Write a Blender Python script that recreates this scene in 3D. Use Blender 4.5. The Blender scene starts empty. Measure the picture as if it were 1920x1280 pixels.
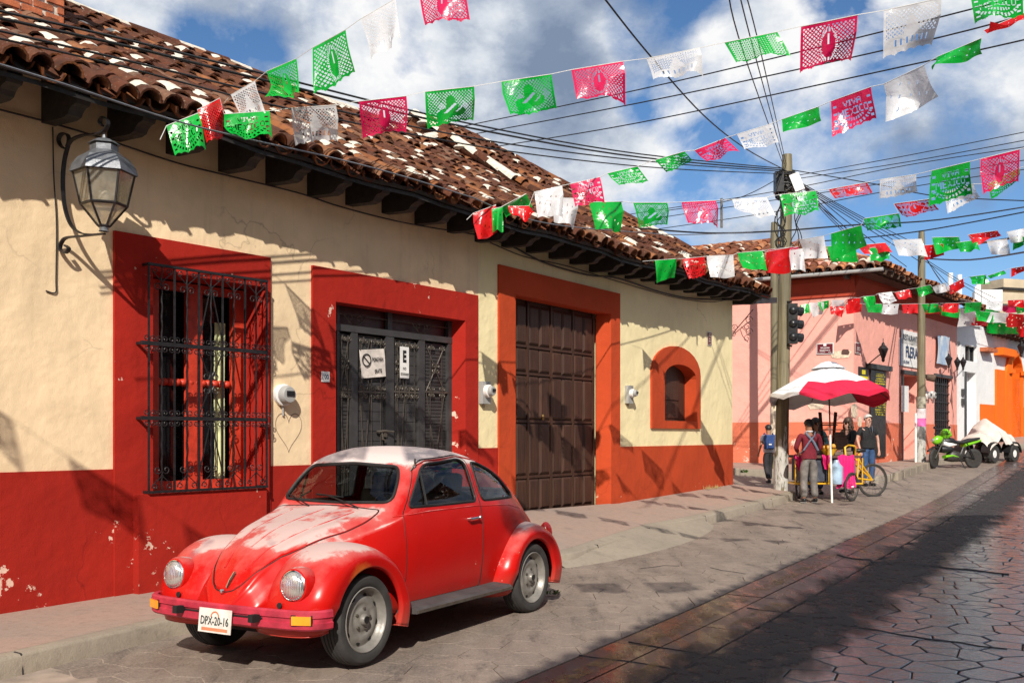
import bpy, bmesh, math, random
from mathutils import Vector, Matrix
from mathutils.bvhtree import BVHTree
R = math.radians
rnd = random.Random(7)
sc = bpy.context.scene
C = sc.collection
# ---------------- camera, sky, sun, exposure ----------------
F = 1900.0
CH = 1.62                       # camera height
HY = 815.0                      # image row of the horizon (photo pixels)
cam = bpy.data.cameras.new('camera'); camo = bpy.data.objects.new('camera', cam); C.objects.link(camo)
camo.location = (0, 0, CH); camo.rotation_euler = (R(90), 0, 0)
cam.lens = 36.0*F/1920; cam.sensor_width = 36; cam.shift_y = (HY-640)/1920
cam.clip_start = 0.1; cam.clip_end = 3000
sc.camera = camo
SUN_AZ, SUN_EL = R(1.0), R(35)  # travel azimuth from +Y towards +X
w = bpy.data.worlds.new('World'); sc.world = w; w.use_nodes = True
nt = w.node_tree; N = nt.nodes; L = nt.links
for n_ in list(N): N.remove(n_)
def nd(t, **k):
    n = N.new(t)
    for a, b in k.items(): setattr(n, a, b)
    return n
out = nd('ShaderNodeOutputWorld')
sky = nd('ShaderNodeTexSky', sky_type='NISHITA', sun_disc=False)
sky.sun_elevation = SUN_EL; sky.sun_rotation = math.pi + SUN_AZ
sky.altitude = 2100; sky.air_density = 1.0; sky.dust_density = 0.5; sky.ozone_density = 2.5
b1 = nd('ShaderNodeBackground'); b1.inputs[1].default_value = 0.105
hs = nd('ShaderNodeHueSaturation'); hs.inputs['Saturation'].default_value = 1.15
L.new(sky.outputs[0], hs.inputs['Color']); L.new(hs.outputs[0], b1.inputs[0])
tc = nd('ShaderNodeTexCoord'); sx = nd('ShaderNodeSeparateXYZ'); L.new(tc.outputs['Generated'], sx.inputs[0])
ad = nd('ShaderNodeMath', operation='ADD'); L.new(sx.outputs['Z'], ad.inputs[0]); ad.inputs[1].default_value = 0.22
mx = nd('ShaderNodeMath', operation='MAXIMUM'); L.new(ad.outputs[0], mx.inputs[0]); mx.inputs[1].default_value = 0.05
dx = nd('ShaderNodeMath', operation='DIVIDE'); L.new(sx.outputs['X'], dx.inputs[0]); L.new(mx.outputs[0], dx.inputs[1])
dy = nd('ShaderNodeMath', operation='DIVIDE'); L.new(sx.outputs['Y'], dy.inputs[0]); L.new(mx.outputs[0], dy.inputs[1])
cb = nd('ShaderNodeCombineXYZ'); L.new(dx.outputs[0], cb.inputs[0]); L.new(dy.outputs[0], cb.inputs[1]); cb.inputs[2].default_value = 3.7
def cloud_noise(scale, det, dist, off):
    mp = nd('ShaderNodeMapping'); mp.inputs['Location'].default_value = off
    L.new(cb.outputs[0], mp.inputs[0])
    n = nd('ShaderNodeTexNoise'); n.inputs['Scale'].default_value = scale; n.inputs['Detail'].default_value = det
    n.inputs['Roughness'].default_value = 0.55; n.inputs['Distortion'].default_value = dist
    L.new(mp.outputs[0], n.inputs['Vector']); return n
def ramp(src, stops):
    r = nd('ShaderNodeValToRGB'); el = r.color_ramp.elements
    while len(el) < len(stops): el.new(0.5)
    for e, (p, c) in zip(el, stops): e.position = p; e.color = (*c, 1)
    L.new(src, r.inputs[0]); return r
def wm(op, x, y, z=None):
    n = nd('ShaderNodeMath', operation=op)
    for k, v in enumerate((x, y, z)):
        if v is None: continue
        if isinstance(v, (int, float)): n.inputs[k].default_value = v
        else: L.new(v, n.inputs[k])
    return n.outputs[0]
def skybump(lst, base):
    """soft swellings and gaps of the cloud deck, given by the direction (x, z at unit depth), radius and amount"""
    acc = base
    wn = nd('ShaderNodeTexNoise'); wn.inputs['Scale'].default_value = 7.0; wn.inputs['Detail'].default_value = 6; L.new(tc.outputs['Generated'], wn.inputs['Vector'])
    vm = nd('ShaderNodeVectorMath', operation='MULTIPLY_ADD'); L.new(wn.outputs['Color'], vm.inputs[0]); vm.inputs[1].default_value = (0.22, 0.22, 0.22); vm.inputs[2].default_value = (-0.11, -0.11, -0.11)
    va = nd('ShaderNodeVectorMath', operation='ADD'); L.new(tc.outputs['Generated'], va.inputs[0]); L.new(vm.outputs[0], va.inputs[1])
    for x, y, r, a_ in lst:
        d = Vector(((x-960)/F, 1, (HY-y)/F)).normalized()
        n = nd('ShaderNodeVectorMath', operation='DISTANCE'); L.new(va.outputs[0], n.inputs[0]); n.inputs[1].default_value = d
        mr = nd('ShaderNodeMapRange', interpolation_type='SMOOTHERSTEP'); L.new(n.outputs['Value'], mr.inputs['Value'])
        mr.inputs['From Min'].default_value = 0; mr.inputs['From Max'].default_value = r/F*1.6; mr.inputs['To Min'].default_value = a_; mr.inputs['To Max'].default_value = 0
        acc = wm('ADD', acc, mr.outputs[0])
    return acc
def dirnoise(scale, det, rough, dist, off, zs=1.5):
    mp = nd('ShaderNodeMapping'); mp.inputs['Location'].default_value = off; mp.inputs['Scale'].default_value = (1, 1, zs)
    L.new(tc.outputs['Generated'], mp.inputs[0]); n = nd('ShaderNodeTexNoise')
    n.inputs['Scale'].default_value = scale; n.inputs['Detail'].default_value = det; n.inputs['Roughness'].default_value = rough; n.inputs['Distortion'].default_value = dist
    L.new(mp.outputs[0], n.inputs['Vector']); return n.outputs[0]
nA = wm('ADD', wm('MULTIPLY', dirnoise(3.2, 12, 0.58, 0.3, (2.6, 0.9, 0)), 0.75), wm('MULTIPLY', dirnoise(9.0, 10, 0.6, 0.2, (4, 1, 7)), 0.25))
mk = skybump([(400, 95, 110, -.10), (735, 80, 80, -.11), (1235, 180, 85, -.11), (1525, 15, 75, -.14), (1260, 425, 160, -.12), (1880, 500, 220, -.16), (1640, 440, 100, -.06), (650, 160, 120, .10), (1400, 120, 150, .12), (1000, 60, 160, .12), (1800, 330, 160, .10), (250, 10, 120, .06)], wm('ADD', nA, 0.045))
m1 = ramp(mk, [(0.455, (0, 0, 0)), (0.56, (1, 1, 1))])
nB = wm('ADD', wm('MULTIPLY', dirnoise(4.0, 10, 0.6, 0.2, (7.3, 4.3, 2)), 0.7), wm('MULTIPLY', dirnoise(13.0, 10, 0.62, 0.1, (1, 8, 3)), 0.3))
sh = skybump([(1000, 50, 170, -.13), (300, 30, 220, -.05), (1780, 330, 190, -.13), (1450, 90, 150, .12), (660, 130, 130, .10), (1560, 210, 140, .07), (1330, 290, 120, .06), (1150, 120, 60, .05), (1000, 250, 150, .03)], nB)
m2 = ramp(sh, [(0.34, (0.22, 0.29, 0.42)), (0.45, (0.42, 0.49, 0.61)), (0.52, (0.72, 0.77, 0.84)), (0.60, (1.0, 1.0, 1.0))])
b2 = nd('ShaderNodeBackground'); b2.inputs[1].default_value = 0.88; L.new(m2.outputs[0], b2.inputs[0])
ms = nd('ShaderNodeMixShader'); L.new(m1.outputs[0], ms.inputs[0]); L.new(b1.outputs[0], ms.inputs[1]); L.new(b2.outputs[0], ms.inputs[2])
L.new(ms.outputs[0], out.inputs[0])
sun = bpy.data.lights.new('sun', 'SUN'); suno = bpy.data.objects.new('sun', sun); C.objects.link(suno)
sun.energy = 5.0; sun.angle = R(0.5); sun.color = (1.0, 0.93, 0.82)
SD = Vector((math.sin(SUN_AZ)*math.cos(SUN_EL), math.cos(SUN_AZ)*math.cos(SUN_EL), -math.sin(SUN_EL)))
suno.rotation_euler = SD.to_track_quat('-Z', 'Y').to_euler(); suno.location = (0, -20, 20)
sc.view_settings.view_transform = 'Standard'; sc.view_settings.look = 'None'
sc.view_settings.exposure = 0.15; sc.view_settings.gamma = 1.0; sc.view_settings.use_curve_mapping = False
# ---------------- helpers ----------------
def V(*a): return Vector(a)
def px(x, y, Y):
    """photo pixel at depth Y -> world point"""
    return Vector(((x-960)/F*Y, Y, CH+(HY-y)/F*Y))
def wmat(o):
    m = Matrix.Identity(4)
    while o is not None:
        m = Matrix.LocRotScale(o.location, o.rotation_euler, o.scale) @ m
        o = o.parent
    return m
def tag(o, label=None, cat=None, group=None, kind=None):
    if label: o['label'] = label
    if cat: o['category'] = cat
    if group: o['group'] = group
    if kind: o['kind'] = kind
    return o
def thing(name, label, cat, loc=(0, 0, 0), rz=0.0, group=None):
    o = bpy.data.objects.new(name, None); C.objects.link(o)
    o.empty_display_size = 0.1
    o.location = loc; o.rotation_euler = (0, 0, rz)
    return tag(o, label, cat, group)
def copy_tree(o, parent=None):
    c = o.copy(); C.objects.link(c)
    if parent is not None: c.parent = parent
    for ch in [k for k in bpy.data.objects if k.parent == o]: copy_tree(ch, c)
    return c
class MB:
    def __init__(s): s.v = []; s.f = []
    def add(s, vs, fs):
        b = len(s.v); s.v += [Vector(q) for q in vs]; s.f += [tuple(b+i for i in f) for f in fs]; return s
    def pp(s, o, a, b, c):
        o, a, b, c = map(Vector, (o, a, b, c))
        vs = [o, o+a, o+a+b, o+b, o+c, o+a+c, o+a+b+c, o+b+c]
        fs = [(0, 3, 2, 1), (4, 5, 6, 7), (0, 1, 5, 4), (1, 2, 6, 5), (2, 3, 7, 6), (3, 0, 4, 7)]
        if a.cross(b).dot(c) < 0: fs = [f[::-1] for f in fs]
        return s.add(vs, fs)
    def box(s, c, size, rz=0.0, m=None):
        mm = Matrix.Rotation(rz, 3, 'Z') if m is None else m
        hx, hy, hz = size[0]/2, size[1]/2, size[2]/2
        c = Vector(c)
        return s.pp(c+mm@V(-hx, -hy, -hz), mm@V(2*hx, 0, 0), mm@V(0, 2*hy, 0), mm@V(0, 0, 2*hz))
    def bar(s, a, b, w, h, up=(0, 0, 1)):
        a, b = Vector(a), Vector(b); d = (b-a); dn = d.normalized(); up = Vector(up)
        if abs(dn.dot(up)) > 0.98: up = V(1, 0, 0)
        sd = dn.cross(up).normalized(); u2 = sd.cross(dn).normalized()
        return s.pp(a-sd*w/2-u2*h/2, sd*w, u2*h, d)
    def prism(s, poly, vec):
        poly = [Vector(q) for q in poly]; vec = Vector(vec); n = len(poly)
        nr = sum(((poly[i]-poly[0]).cross(poly[(i+1) % n]-poly[0]) for i in range(n)), Vector())
        if nr.dot(vec) > 0: poly = poly[::-1]
        vs = poly+[q+vec for q in poly]
        fs = [tuple(range(n)), tuple(range(2*n-1, n-1, -1))]+[(i, i+n, (i+1) % n+n, (i+1) % n) for i in range(n)]
        return s.add(vs, fs)
    def tube(s, pts, r, n=6, closed=False, flat=None):
        pts = [Vector(q) for q in pts]; m = len(pts)
        rr = r if isinstance(r, (list, tuple)) else [r]*m
        up = None; rings = []
        for i, p in enumerate(pts):
            if closed: t = pts[(i+1) % m]-pts[i-1]
            else: t = pts[min(i+1, m-1)]-pts[max(i-1, 0)]
            if t.length < 1e-9: t = V(0, 0, 1)
            t.normalize()
            if up is None: up = V(0, 0, 1) if abs(t.z) < 0.9 else V(1, 0, 0)
            up = up-t*up.dot(t)
            if up.length < 1e-6: up = V(0, 1, 0)-t*t.y
            up.normalize(); sd = t.cross(up)
            fx = flat or (1, 1)
            rings.append([p+(up*math.sin(2*math.pi*k/n)*fx[0]+sd*math.cos(2*math.pi*k/n)*fx[1])*rr[i] for k in range(n)])
        vs = [q for rg in rings for q in rg]; fs = []
        for i in range(m if closed else m-1):
            a = i*n; b = ((i+1) % m)*n
            for k in range(n):
                k2 = (k+1) % n; fs.append((a+k, a+k2, b+k2, b+k))
        if not closed: fs += [tuple(range(n))[::-1], tuple((m-1)*n+k for k in range(n))]
        return s.add(vs, [f[::-1] for f in fs])
    def lathe(s, prof, o=(0, 0, 0), ax=(0, 0, 1), n=24, ref=None, caps=True):
        """prof: list of (radius, height along axis)"""
        o = Vector(o); ax = Vector(ax).normalized()
        rf = Vector(ref) if ref else (V(1, 0, 0) if abs(ax.x) < 0.9 else V(0, 1, 0))
        a = (rf-ax*rf.dot(ax)).normalized(); b = ax.cross(a)
        vs = []
        for r, h in prof:
            for k in range(n):
                t = 2*math.pi*k/n
                vs.append(o+ax*h+(a*math.cos(t)+b*math.sin(t))*r)
        fs = []
        for i in range(len(prof)-1):
            for k in range(n):
                k2 = (k+1) % n; fs.append((i*n+k, i*n+k2, (i+1)*n+k2, (i+1)*n+k))
        if caps and prof[0][0] > 1e-6: fs.append(tuple(range(n))[::-1])
        if caps and prof[-1][0] > 1e-6: fs.append(tuple((len(prof)-1)*n+k for k in range(n)))
        return s.add(vs, fs)
    def ball(s, c, r, n=10, m=6, sc=(1, 1, 1), rot=None):
        c = Vector(c); vs = []; 
        for i in range(m+1):
            ph = math.pi*i/m
            for k in range(n):
                t = 2*math.pi*k/n
                q = V(math.sin(ph)*math.cos(t)*r*sc[0], math.sin(ph)*math.sin(t)*r*sc[1], math.cos(ph)*r*sc[2])
                if rot is not None: q = rot@q
                vs.append(c+q)
        fs = [(i*n+k, (i+1)*n+k, (i+1)*n+(k+1) % n, i*n+(k+1) % n) for i in range(m) for k in range(n)]
        return s.add(vs, fs)
    def grid(s, P, nu, nv, flip=False):
        """P(i,j) -> point for i in 0..nu, j in 0..nv"""
        vs = [P(i, j) for i in range(nu+1) for j in range(nv+1)]
        fs = []
        for i in range(nu):
            for j in range(nv):
                q = (i*(nv+1)+j, (i+1)*(nv+1)+j, (i+1)*(nv+1)+j+1, i*(nv+1)+j+1)
                fs.append(q[::-1] if flip else q)
        return s.add(vs, fs)
    def mesh(s, name, m, inv=None, smooth=None):
        me = bpy.data.meshes.new(name)
        vs = [tuple(inv@q) for q in s.v] if inv is not None else [tuple(q) for q in s.v]
        me.from_pydata(vs, [], s.f); me.materials.append(m)
        me.validate()
        if smooth is not None:
            for p in me.polygons: p.use_smooth = True
            if smooth < 179: me.set_sharp_from_angle(angle=R(smooth))
        me.update(); return me
    def build(s, name, m, parent=None, label=None, cat=None, kind=None, smooth=None, world=True, group=None):
        inv = wmat(parent).inverted() if (parent is not None and world) else None
        o = bpy.data.objects.new(name, s.mesh(name, m, inv, smooth)); C.objects.link(o)
        if parent is not None: o.parent = parent
        return tag(o, label, cat, group, kind)
def link_mesh(name, me, parent=None, loc=None, mat4=None):
    o = bpy.data.objects.new(name, me); C.objects.link(o)
    if parent is not None: o.parent = parent
    if mat4 is not None:
        l, q, s_ = mat4.decompose(); o.location = l; o.rotation_euler = q.to_euler(); o.scale = s_
    elif loc is not None: o.location = loc
    return o
def frame(o, xax, yax, zax):
    m = Matrix((( xax[0], yax[0], zax[0], o[0]), (xax[1], yax[1], zax[1], o[1]), (xax[2], yax[2], zax[2], o[2]), (0, 0, 0, 1)))
    return m
def lettering(body, mtl, parent, o, right, up, height, width=None, ext=0.0015, bold=0.0, name='lettering'):
    cu = bpy.data.curves.new('txt', 'FONT'); cu.body = body; cu.align_x = 'CENTER'; cu.align_y = 'CENTER'
    cu.size = 1.0; cu.extrude = 0.0; cu.offset = bold; cu.resolution_u = 2
    to = bpy.data.objects.new('txt', cu); C.objects.link(to)
    dg = bpy.context.evaluated_depsgraph_get(); dg.update()
    me = bpy.data.meshes.new_from_object(to.evaluated_get(dg)); bpy.data.objects.remove(to)
    xs = [v.co.x for v in me.vertices]; ys = [v.co.y for v in me.vertices]
    if not xs: return None
    cx, cy = (min(xs)+max(xs))/2, (min(ys)+max(ys))/2
    h = max(ys)-min(ys); wd = max(xs)-min(xs)
    k = height/h; kx = (width/wd) if width else k
    right = Vector(right).normalized(); up = Vector(up).normalized(); nn = right.cross(up)
    inv = wmat(parent).inverted() if parent else Matrix.Identity(4)
    for v in me.vertices:
        v.co = inv@(Vector(o)+right*(v.co.x-cx)*kx+up*(v.co.y-cy)*k+nn*ext)
    me.materials.clear(); me.materials.append(mtl)
    ob = bpy.data.objects.new(name, me); C.objects.link(ob)
    if parent: ob.parent = parent
    return ob
# ---------------- materials ----------------
def material(name): 
    m = bpy.data.materials.new(name); m.use_nodes = True
    nt = m.node_tree; p = nt.nodes['Principled BSDF']
    return m, nt, p
def node(nt, t, ins=None, **k):
    n = nt.nodes.new(t)
    for a, b in k.items(): setattr(n, a, b)
    for a, b in (ins or {}).items():
        if hasattr(b, 'is_linked') or b.__class__.__name__.startswith('NodeSocket'): nt.links.new(b, n.inputs[a])
        else: n.inputs[a].default_value = b
    return n
def noise(nt, vec, scale, det=4, rough=0.55, dist=0.0):
    return node(nt, 'ShaderNodeTexNoise', {'Vector': vec, 'Scale': scale, 'Detail': det, 'Roughness': rough, 'Distortion': dist}).outputs[0]
def mramp(nt, src, stops, interp='LINEAR'):
    r = node(nt, 'ShaderNodeValToRGB', {'Fac': src}); el = r.color_ramp.elements; r.color_ramp.interpolation = interp
    while len(el) < len(stops): el.new(0.5)
    for e, (p, c) in zip(el, stops):
        e.position = p; e.color = (*c, 1) if not isinstance(c, (int, float)) else (c, c, c, 1)
    return r.outputs[0]
def mixc(nt, f, a, b, mode='MIX'):
    n = nt.nodes.new('ShaderNodeMix'); n.data_type = 'RGBA'; n.blend_type = mode
    for k, v in ((0, f), (6, a), (7, b)):
        if v.__class__.__name__.startswith('NodeSocket'): nt.links.new(v, n.inputs[k])
        else: n.inputs[k].default_value = v if k == 0 else (*v, 1) if len(v) == 3 else v
    return n.outputs[2]
def mth(nt, op, a, b=0.0, c=0.0):
    n = nt.nodes.new('ShaderNodeMath'); n.operation = op
    for k, v in enumerate((a, b, c)):
        if v.__class__.__name__.startswith('NodeSocket'): nt.links.new(v, n.inputs[k])
        else: n.inputs[k].default_value = v
    return n.outputs[0]
def bump(nt, h, strength, dist=0.01, nrm=None):
    ins = {'Height': h, 'Strength': strength, 'Distance': dist}
    if nrm is not None: ins['Normal'] = nrm
    return node(nt, 'ShaderNodeBump', ins).outputs[0]
def pos(nt): return node(nt, 'ShaderNodeNewGeometry').outputs['Position']
def objc(nt): return node(nt, 'ShaderNodeTexCoord').outputs['Object']
def simple(name, col, rough=0.6, metal=0.0, var=0.15, vs=6.0, bs=0.15, bsc=60.0, rv=0.1, spec=None, coord='obj'):
    m, nt, p = material(name)
    vec = objc(nt) if coord == 'obj' else pos(nt)
    n = noise(nt, vec, vs, 5)
    lo = tuple(c*(1-var) for c in col); hi = tuple(min(1, c*(1+var)) for c in col)
    nt.links.new(mramp(nt, n, [(0.3, lo), (0.7, hi)]), p.inputs['Base Color'])
    p.inputs['Metallic'].default_value = metal
    nt.links.new(mramp(nt, noise(nt, vec, vs*2.3, 4), [(0.3, max(0.02, rough-rv)), (0.7, min(1, rough+rv))]), p.inputs['Roughness'])
    if bs > 0: nt.links.new(bump(nt, noise(nt, vec, bsc, 5), bs, 0.01), p.inputs['Normal'])
    if spec is not None: p.inputs['Specular IOR Level'].default_value = spec
    return m
def stucco(name, col, stain=(0.25, 0.18, 0.1), chips=None, chip_z=None, zbase=None, chip_col=(0.75, 0.6, 0.5), fade=None, amt=0.25):
    m, nt, p = material(name)
    P = pos(nt)
    big = noise(nt, P, 0.9, 4, 0.6); mid = noise(nt, P, 4.0, 6, 0.6)
    c = mixc(nt, mramp(nt, big, [(0.35, 0.0), (0.7, 1.0)]), tuple(q*(1-amt*0.5) for q in col), tuple(min(1, q*(1+amt*0.35)) for q in col))
    c = mixc(nt, mramp(nt, mid, [(0.52, 0.0), (0.75, 0.35)]), c, tuple(q*0.72+s*0.15 for q, s in zip(col, stain)))
    # thin drips: noise stretched vertically
    mp = node(nt, 'ShaderNodeMapping', {'Vector': P, 'Scale': (5.0, 5.0, 0.35)}).outputs[0]
    c = mixc(nt, mramp(nt, noise(nt, mp, 1.6, 6, 0.65), [(0.56, 0.0), (0.72, 0.30)]), c, tuple(q*0.6+s*0.2 for q, s in zip(col, stain)))
    if fade: c = mixc(nt, mramp(nt, noise(nt, P, 1.6, 5, 0.6), [(0.5, 0.0), (0.68, 0.6)]), c, fade)
    hchip = None
    wob = node(nt, 'ShaderNodeVectorMath', operation='MULTIPLY_ADD'); nz_ = node(nt, 'ShaderNodeTexNoise', {'Vector': P, 'Scale': 3.0, 'Detail': 6}); nt.links.new(nz_.outputs['Color'], wob.inputs[0]); wob.inputs[1].default_value = (.5, .5, .5); nt.links.new(P, wob.inputs[2])
    vo = node(nt, 'ShaderNodeTexVoronoi', {'Vector': wob.outputs[0], 'Scale': 0.55}, feature='DISTANCE_TO_EDGE')
    ck = mth(nt, 'MULTIPLY', mramp(nt, vo.outputs['Distance'], [(0.0, .55), (0.006, 0.0)]), mramp(nt, noise(nt, P, 0.7, 2), [(0.5, 0.0), (0.6, 1.0)]))
    c = mixc(nt, ck, c, tuple(q*0.4 for q in col))
    if chips is not None:
        z = node(nt, 'ShaderNodeSeparateXYZ', {'Vector': P}).outputs['Z']
        lowf = mth(nt, 'SUBTRACT', 1.0, mth(nt, 'MULTIPLY', mth(nt, 'SUBTRACT', z, chip_z[0]), 1.0/(chip_z[1]-chip_z[0])))
        lowf = mth(nt, 'MAXIMUM', mth(nt, 'MINIMUM', lowf, 1.0), 0.0)
        a = mth(nt, 'ADD', mth(nt, 'MULTIPLY', noise(nt, P, 2.2, 3, 0.5), 0.5), mth(nt, 'MULTIPLY', noise(nt, P, 11.0, 5, 0.65), 0.5))
        a = mth(nt, 'ADD', a, mth(nt, 'MULTIPLY', lowf, 0.075))
        msk = mramp(nt, a, [(chips, 0.0), (chips+0.012, 1.0)])
        c = mixc(nt, msk, c, chip_col)
        grime = mth(nt, 'MULTIPLY', mth(nt, 'POWER', lowf, 3.0), mramp(nt, mid, [(0.35, 0.1), (0.7, 0.6)]))
        c = mixc(nt, grime, c, tuple(q*0.55 for q in col))
    nt.links.new(c, p.inputs['Base Color']); p.inputs['Roughness'].default_value = 0.88
    p.inputs['Specular IOR Level'].default_value = 0.25
    h = mth(nt, 'ADD', mth(nt, 'MULTIPLY', noise(nt, P, 2.5, 3), 1.0), mth(nt, 'MULTIPLY', noise(nt, P, 90.0, 4), 0.10))
    nt.links.new(bump(nt, h, 0.8, 0.035), p.inputs['Normal'])
    return m
def isl(nt):
    g = node(nt, 'ShaderNodeNewGeometry').outputs['Random Per Island']
    o = node(nt, 'ShaderNodeObjectInfo').outputs['Random']
    return mth(nt, 'FRACT', mth(nt, 'ADD', g, mth(nt, 'MULTIPLY', o, 7.31)))
def tile_mat(name, dark=1.0, white=0.6):
    m, nt, p = material(name); P = pos(nt); r = isl(nt)
    c = mramp(nt, r, [(0.0, (0.10*dark, 0.036*dark, 0.018*dark)), (0.35, (0.17*dark, 0.055*dark, 0.028*dark)), (0.6, (0.13*dark, 0.05*dark, 0.03*dark)), (0.8, (0.30*dark, 0.11*dark, 0.045*dark)), (0.9, (0.42*dark, 0.16*dark, 0.06*dark)), (1.0, (0.22*dark, 0.13*dark, 0.09*dark))])
    c = mixc(nt, mramp(nt, noise(nt, P, 9, 6, 0.7), [(0.45, 0.0), (0.7, 0.75)]), c, (0.05*dark, 0.028*dark, 0.02*dark))
    c = mixc(nt, mramp(nt, noise(nt, P, 26, 4, 0.7), [(0.60, 0.0), (0.70, 0.5)]), c, (0.32, 0.27, 0.2))
    nt.links.new(c, p.inputs['Base Color']); p.inputs['Roughness'].default_value = 0.92
    p.inputs['Specular IOR Level'].default_value = 0.2
    nt.links.new(bump(nt, noise(nt, P, 45, 5), 0.5, 0.01), p.inputs['Normal'])
    return m
def glassy(name, tint=(0.75, 0.8, 0.8), alpha=0.75, rough=0.02, glossmix=None):
    m, nt, p = material(name); nt.nodes.remove(p)
    o = nt.nodes['Material Output']
    t = node(nt, 'ShaderNodeBsdfTransparent', {'Color': (*[q*alpha for q in tint], 1)})
    g = node(nt, 'ShaderNodeBsdfGlossy', {'Color': (1, 1, 1, 1), 'Roughness': rough})
    f = node(nt, 'ShaderNodeFresnel', {'IOR': 1.5})
    mx = node(nt, 'ShaderNodeMixShader', {'Fac': f.outputs[0]})
    nt.links.new(t.outputs[0], mx.inputs[1]); nt.links.new(g.outputs[0], mx.inputs[2]); nt.links.new(mx.outputs[0], o.inputs[0])
    return m
M = {}
M['cream'] = stucco('cream_stucco', (0.87, 0.67, 0.43), chips=0.70, chip_z=(0.0, 2.0))
M['yellow'] = stucco('yellow_stucco', (0.86, 0.74, 0.44), stain=(0.3, 0.25, 0.1), chips=0.70, chip_z=(0.3, 1.6), amt=0.15)
M['redwall'] = stucco('red_stucco', (0.36, 0.016, 0.008), stain=(0.1, 0.02, 0.02), chips=0.652, chip_z=(0.05, 0.9), chip_col=(0.72, 0.5, 0.4))
M['orangewall'] = stucco('rust_orange_stucco', (0.48, 0.060, 0.016), stain=(0.1, 0.05, 0.02), chips=0.69, chip_z=(0.4, 1.2), chip_col=(0.65, 0.4, 0.25))
M['pink'] = stucco('pink_stucco', (0.84, 0.40, 0.33), stain=(0.3, 0.1, 0.1), chips=0.68, chip_z=(0.7, 2.4), amt=0.15)
M['coral'] = stucco('coral_stucco', (0.68, 0.18, 0.10), stain=(0.2, 0.05, 0.03), chips=0.63, chip_z=(0.5, 1.6), chip_col=(0.75, 0.55, 0.45))
M['cornice'] = stucco('dark_red_cornice', (0.42, 0.06, 0.03))
M['whitewall'] = stucco('white_stucco', (0.80, 0.80, 0.80), stain=(0.4, 0.4, 0.42), amt=0.1)
M['orange2'] = stucco('bright_orange_stucco', (0.85, 0.16, 0.01), amt=0.15)
M['beige'] = stucco('beige_stucco', (0.55, 0.45, 0.32))
M['tile'] = tile_mat('roof_clay', 0.72)
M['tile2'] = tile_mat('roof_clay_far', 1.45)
M['lime'] = simple('lime_mortar', (0.62, 0.56, 0.47), 0.95, var=0.25, vs=18, bs=0.6, bsc=40, coord='pos')
M['timber'] = simple('black_painted_timber', (0.016, 0.014, 0.013), 0.65, var=0.4, vs=8, bs=0.3, coord='pos')
M['iron'] = simple('wrought_iron', (0.022, 0.020, 0.022), 0.45, 0.3, var=0.4, vs=20, bs=0.2, bsc=150, coord='pos')
M['ironlite'] = simple('dusty_iron', (0.10, 0.085, 0.07), 0.5, 0.4, var=0.3, vs=20, bs=0.1, coord='pos')
M['doorgrey'] = simple('grey_painted_steel', (0.045, 0.043, 0.044), 0.5, 0.0, var=0.25, vs=5, bs=0.1, coord='pos')
M['dark'] = simple('dark_interior', (0.006, 0.005, 0.005), 0.8, bs=0)
M['redwood'] = simple('red_painted_wood', (0.55, 0.045, 0.02), 0.5, var=0.2, vs=12, bs=0.3, coord='pos')
M['glassdark'] = simple('dark_window_glass', (0.012, 0.013, 0.016), 0.06, var=0.3, bs=0, rv=0.02)
M['curtain'] = simple('pale_green_curtain', (0.62, 0.66, 0.36), 0.9, var=0.12, vs=14, coord='pos')
M['white'] = simple('white_paint', (0.78, 0.77, 0.75), 0.5, var=0.08, vs=10, bs=0.05)
M['maroon'] = simple('maroon_enamel', (0.13, 0.012, 0.02), 0.35, var=0.1, bs=0)
M['black'] = simple('black_paint', (0.012, 0.012, 0.013), 0.4, var=0.2, bs=0)
M['blackcloth'] = simple('black_cloth', (0.014, 0.014, 0.016), 0.9, var=0.3, vs=20, bs=0.2)
M['grey'] = simple('grey_plastic', (0.35, 0.35, 0.34), 0.5, var=0.1)
M['chrome'] = simple('chrome', (0.7, 0.7, 0.7), 0.18, 1.0, var=0.1, bs=0)
M['cable'] = simple('black_cable', (0.015, 0.015, 0.016), 0.5, var=0.1, bs=0)
M['twine'] = simple('white_twine', (0.7, 0.7, 0.68), 0.8, bs=0)
def wood(name, col, sc=(14, 14, 0.8)):
    m, nt, p = material(name); P = pos(nt)
    mp = node(nt, 'ShaderNodeMapping', {'Vector': P, 'Scale': sc}).outputs[0]
    n = noise(nt, mp, 2.0, 8, 0.65, 0.6)
    c = mramp(nt, n, [(0.3, tuple(q*0.45 for q in col)), (0.5, col), (0.72, tuple(min(1, q*1.7) for q in col))])
    c = mixc(nt, mramp(nt, noise(nt, P, 1.7, 4), [(0.4, 0.0), (0.75, 0.5)]), c, tuple(q*0.5 for q in col))
    nt.links.new(c, p.inputs['Base Color']); p.inputs['Roughness'].default_value = 0.62
    nt.links.new(bump(nt, n, 0.5, 0.01), p.inputs['Normal']); return m
M['garagewood'] = wood('varnished_dark_wood', (0.052, 0.020, 0.010))
M['polewood'] = wood('weathered_pole_wood', (0.17, 0.145, 0.085), (9, 9, 0.35))
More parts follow.
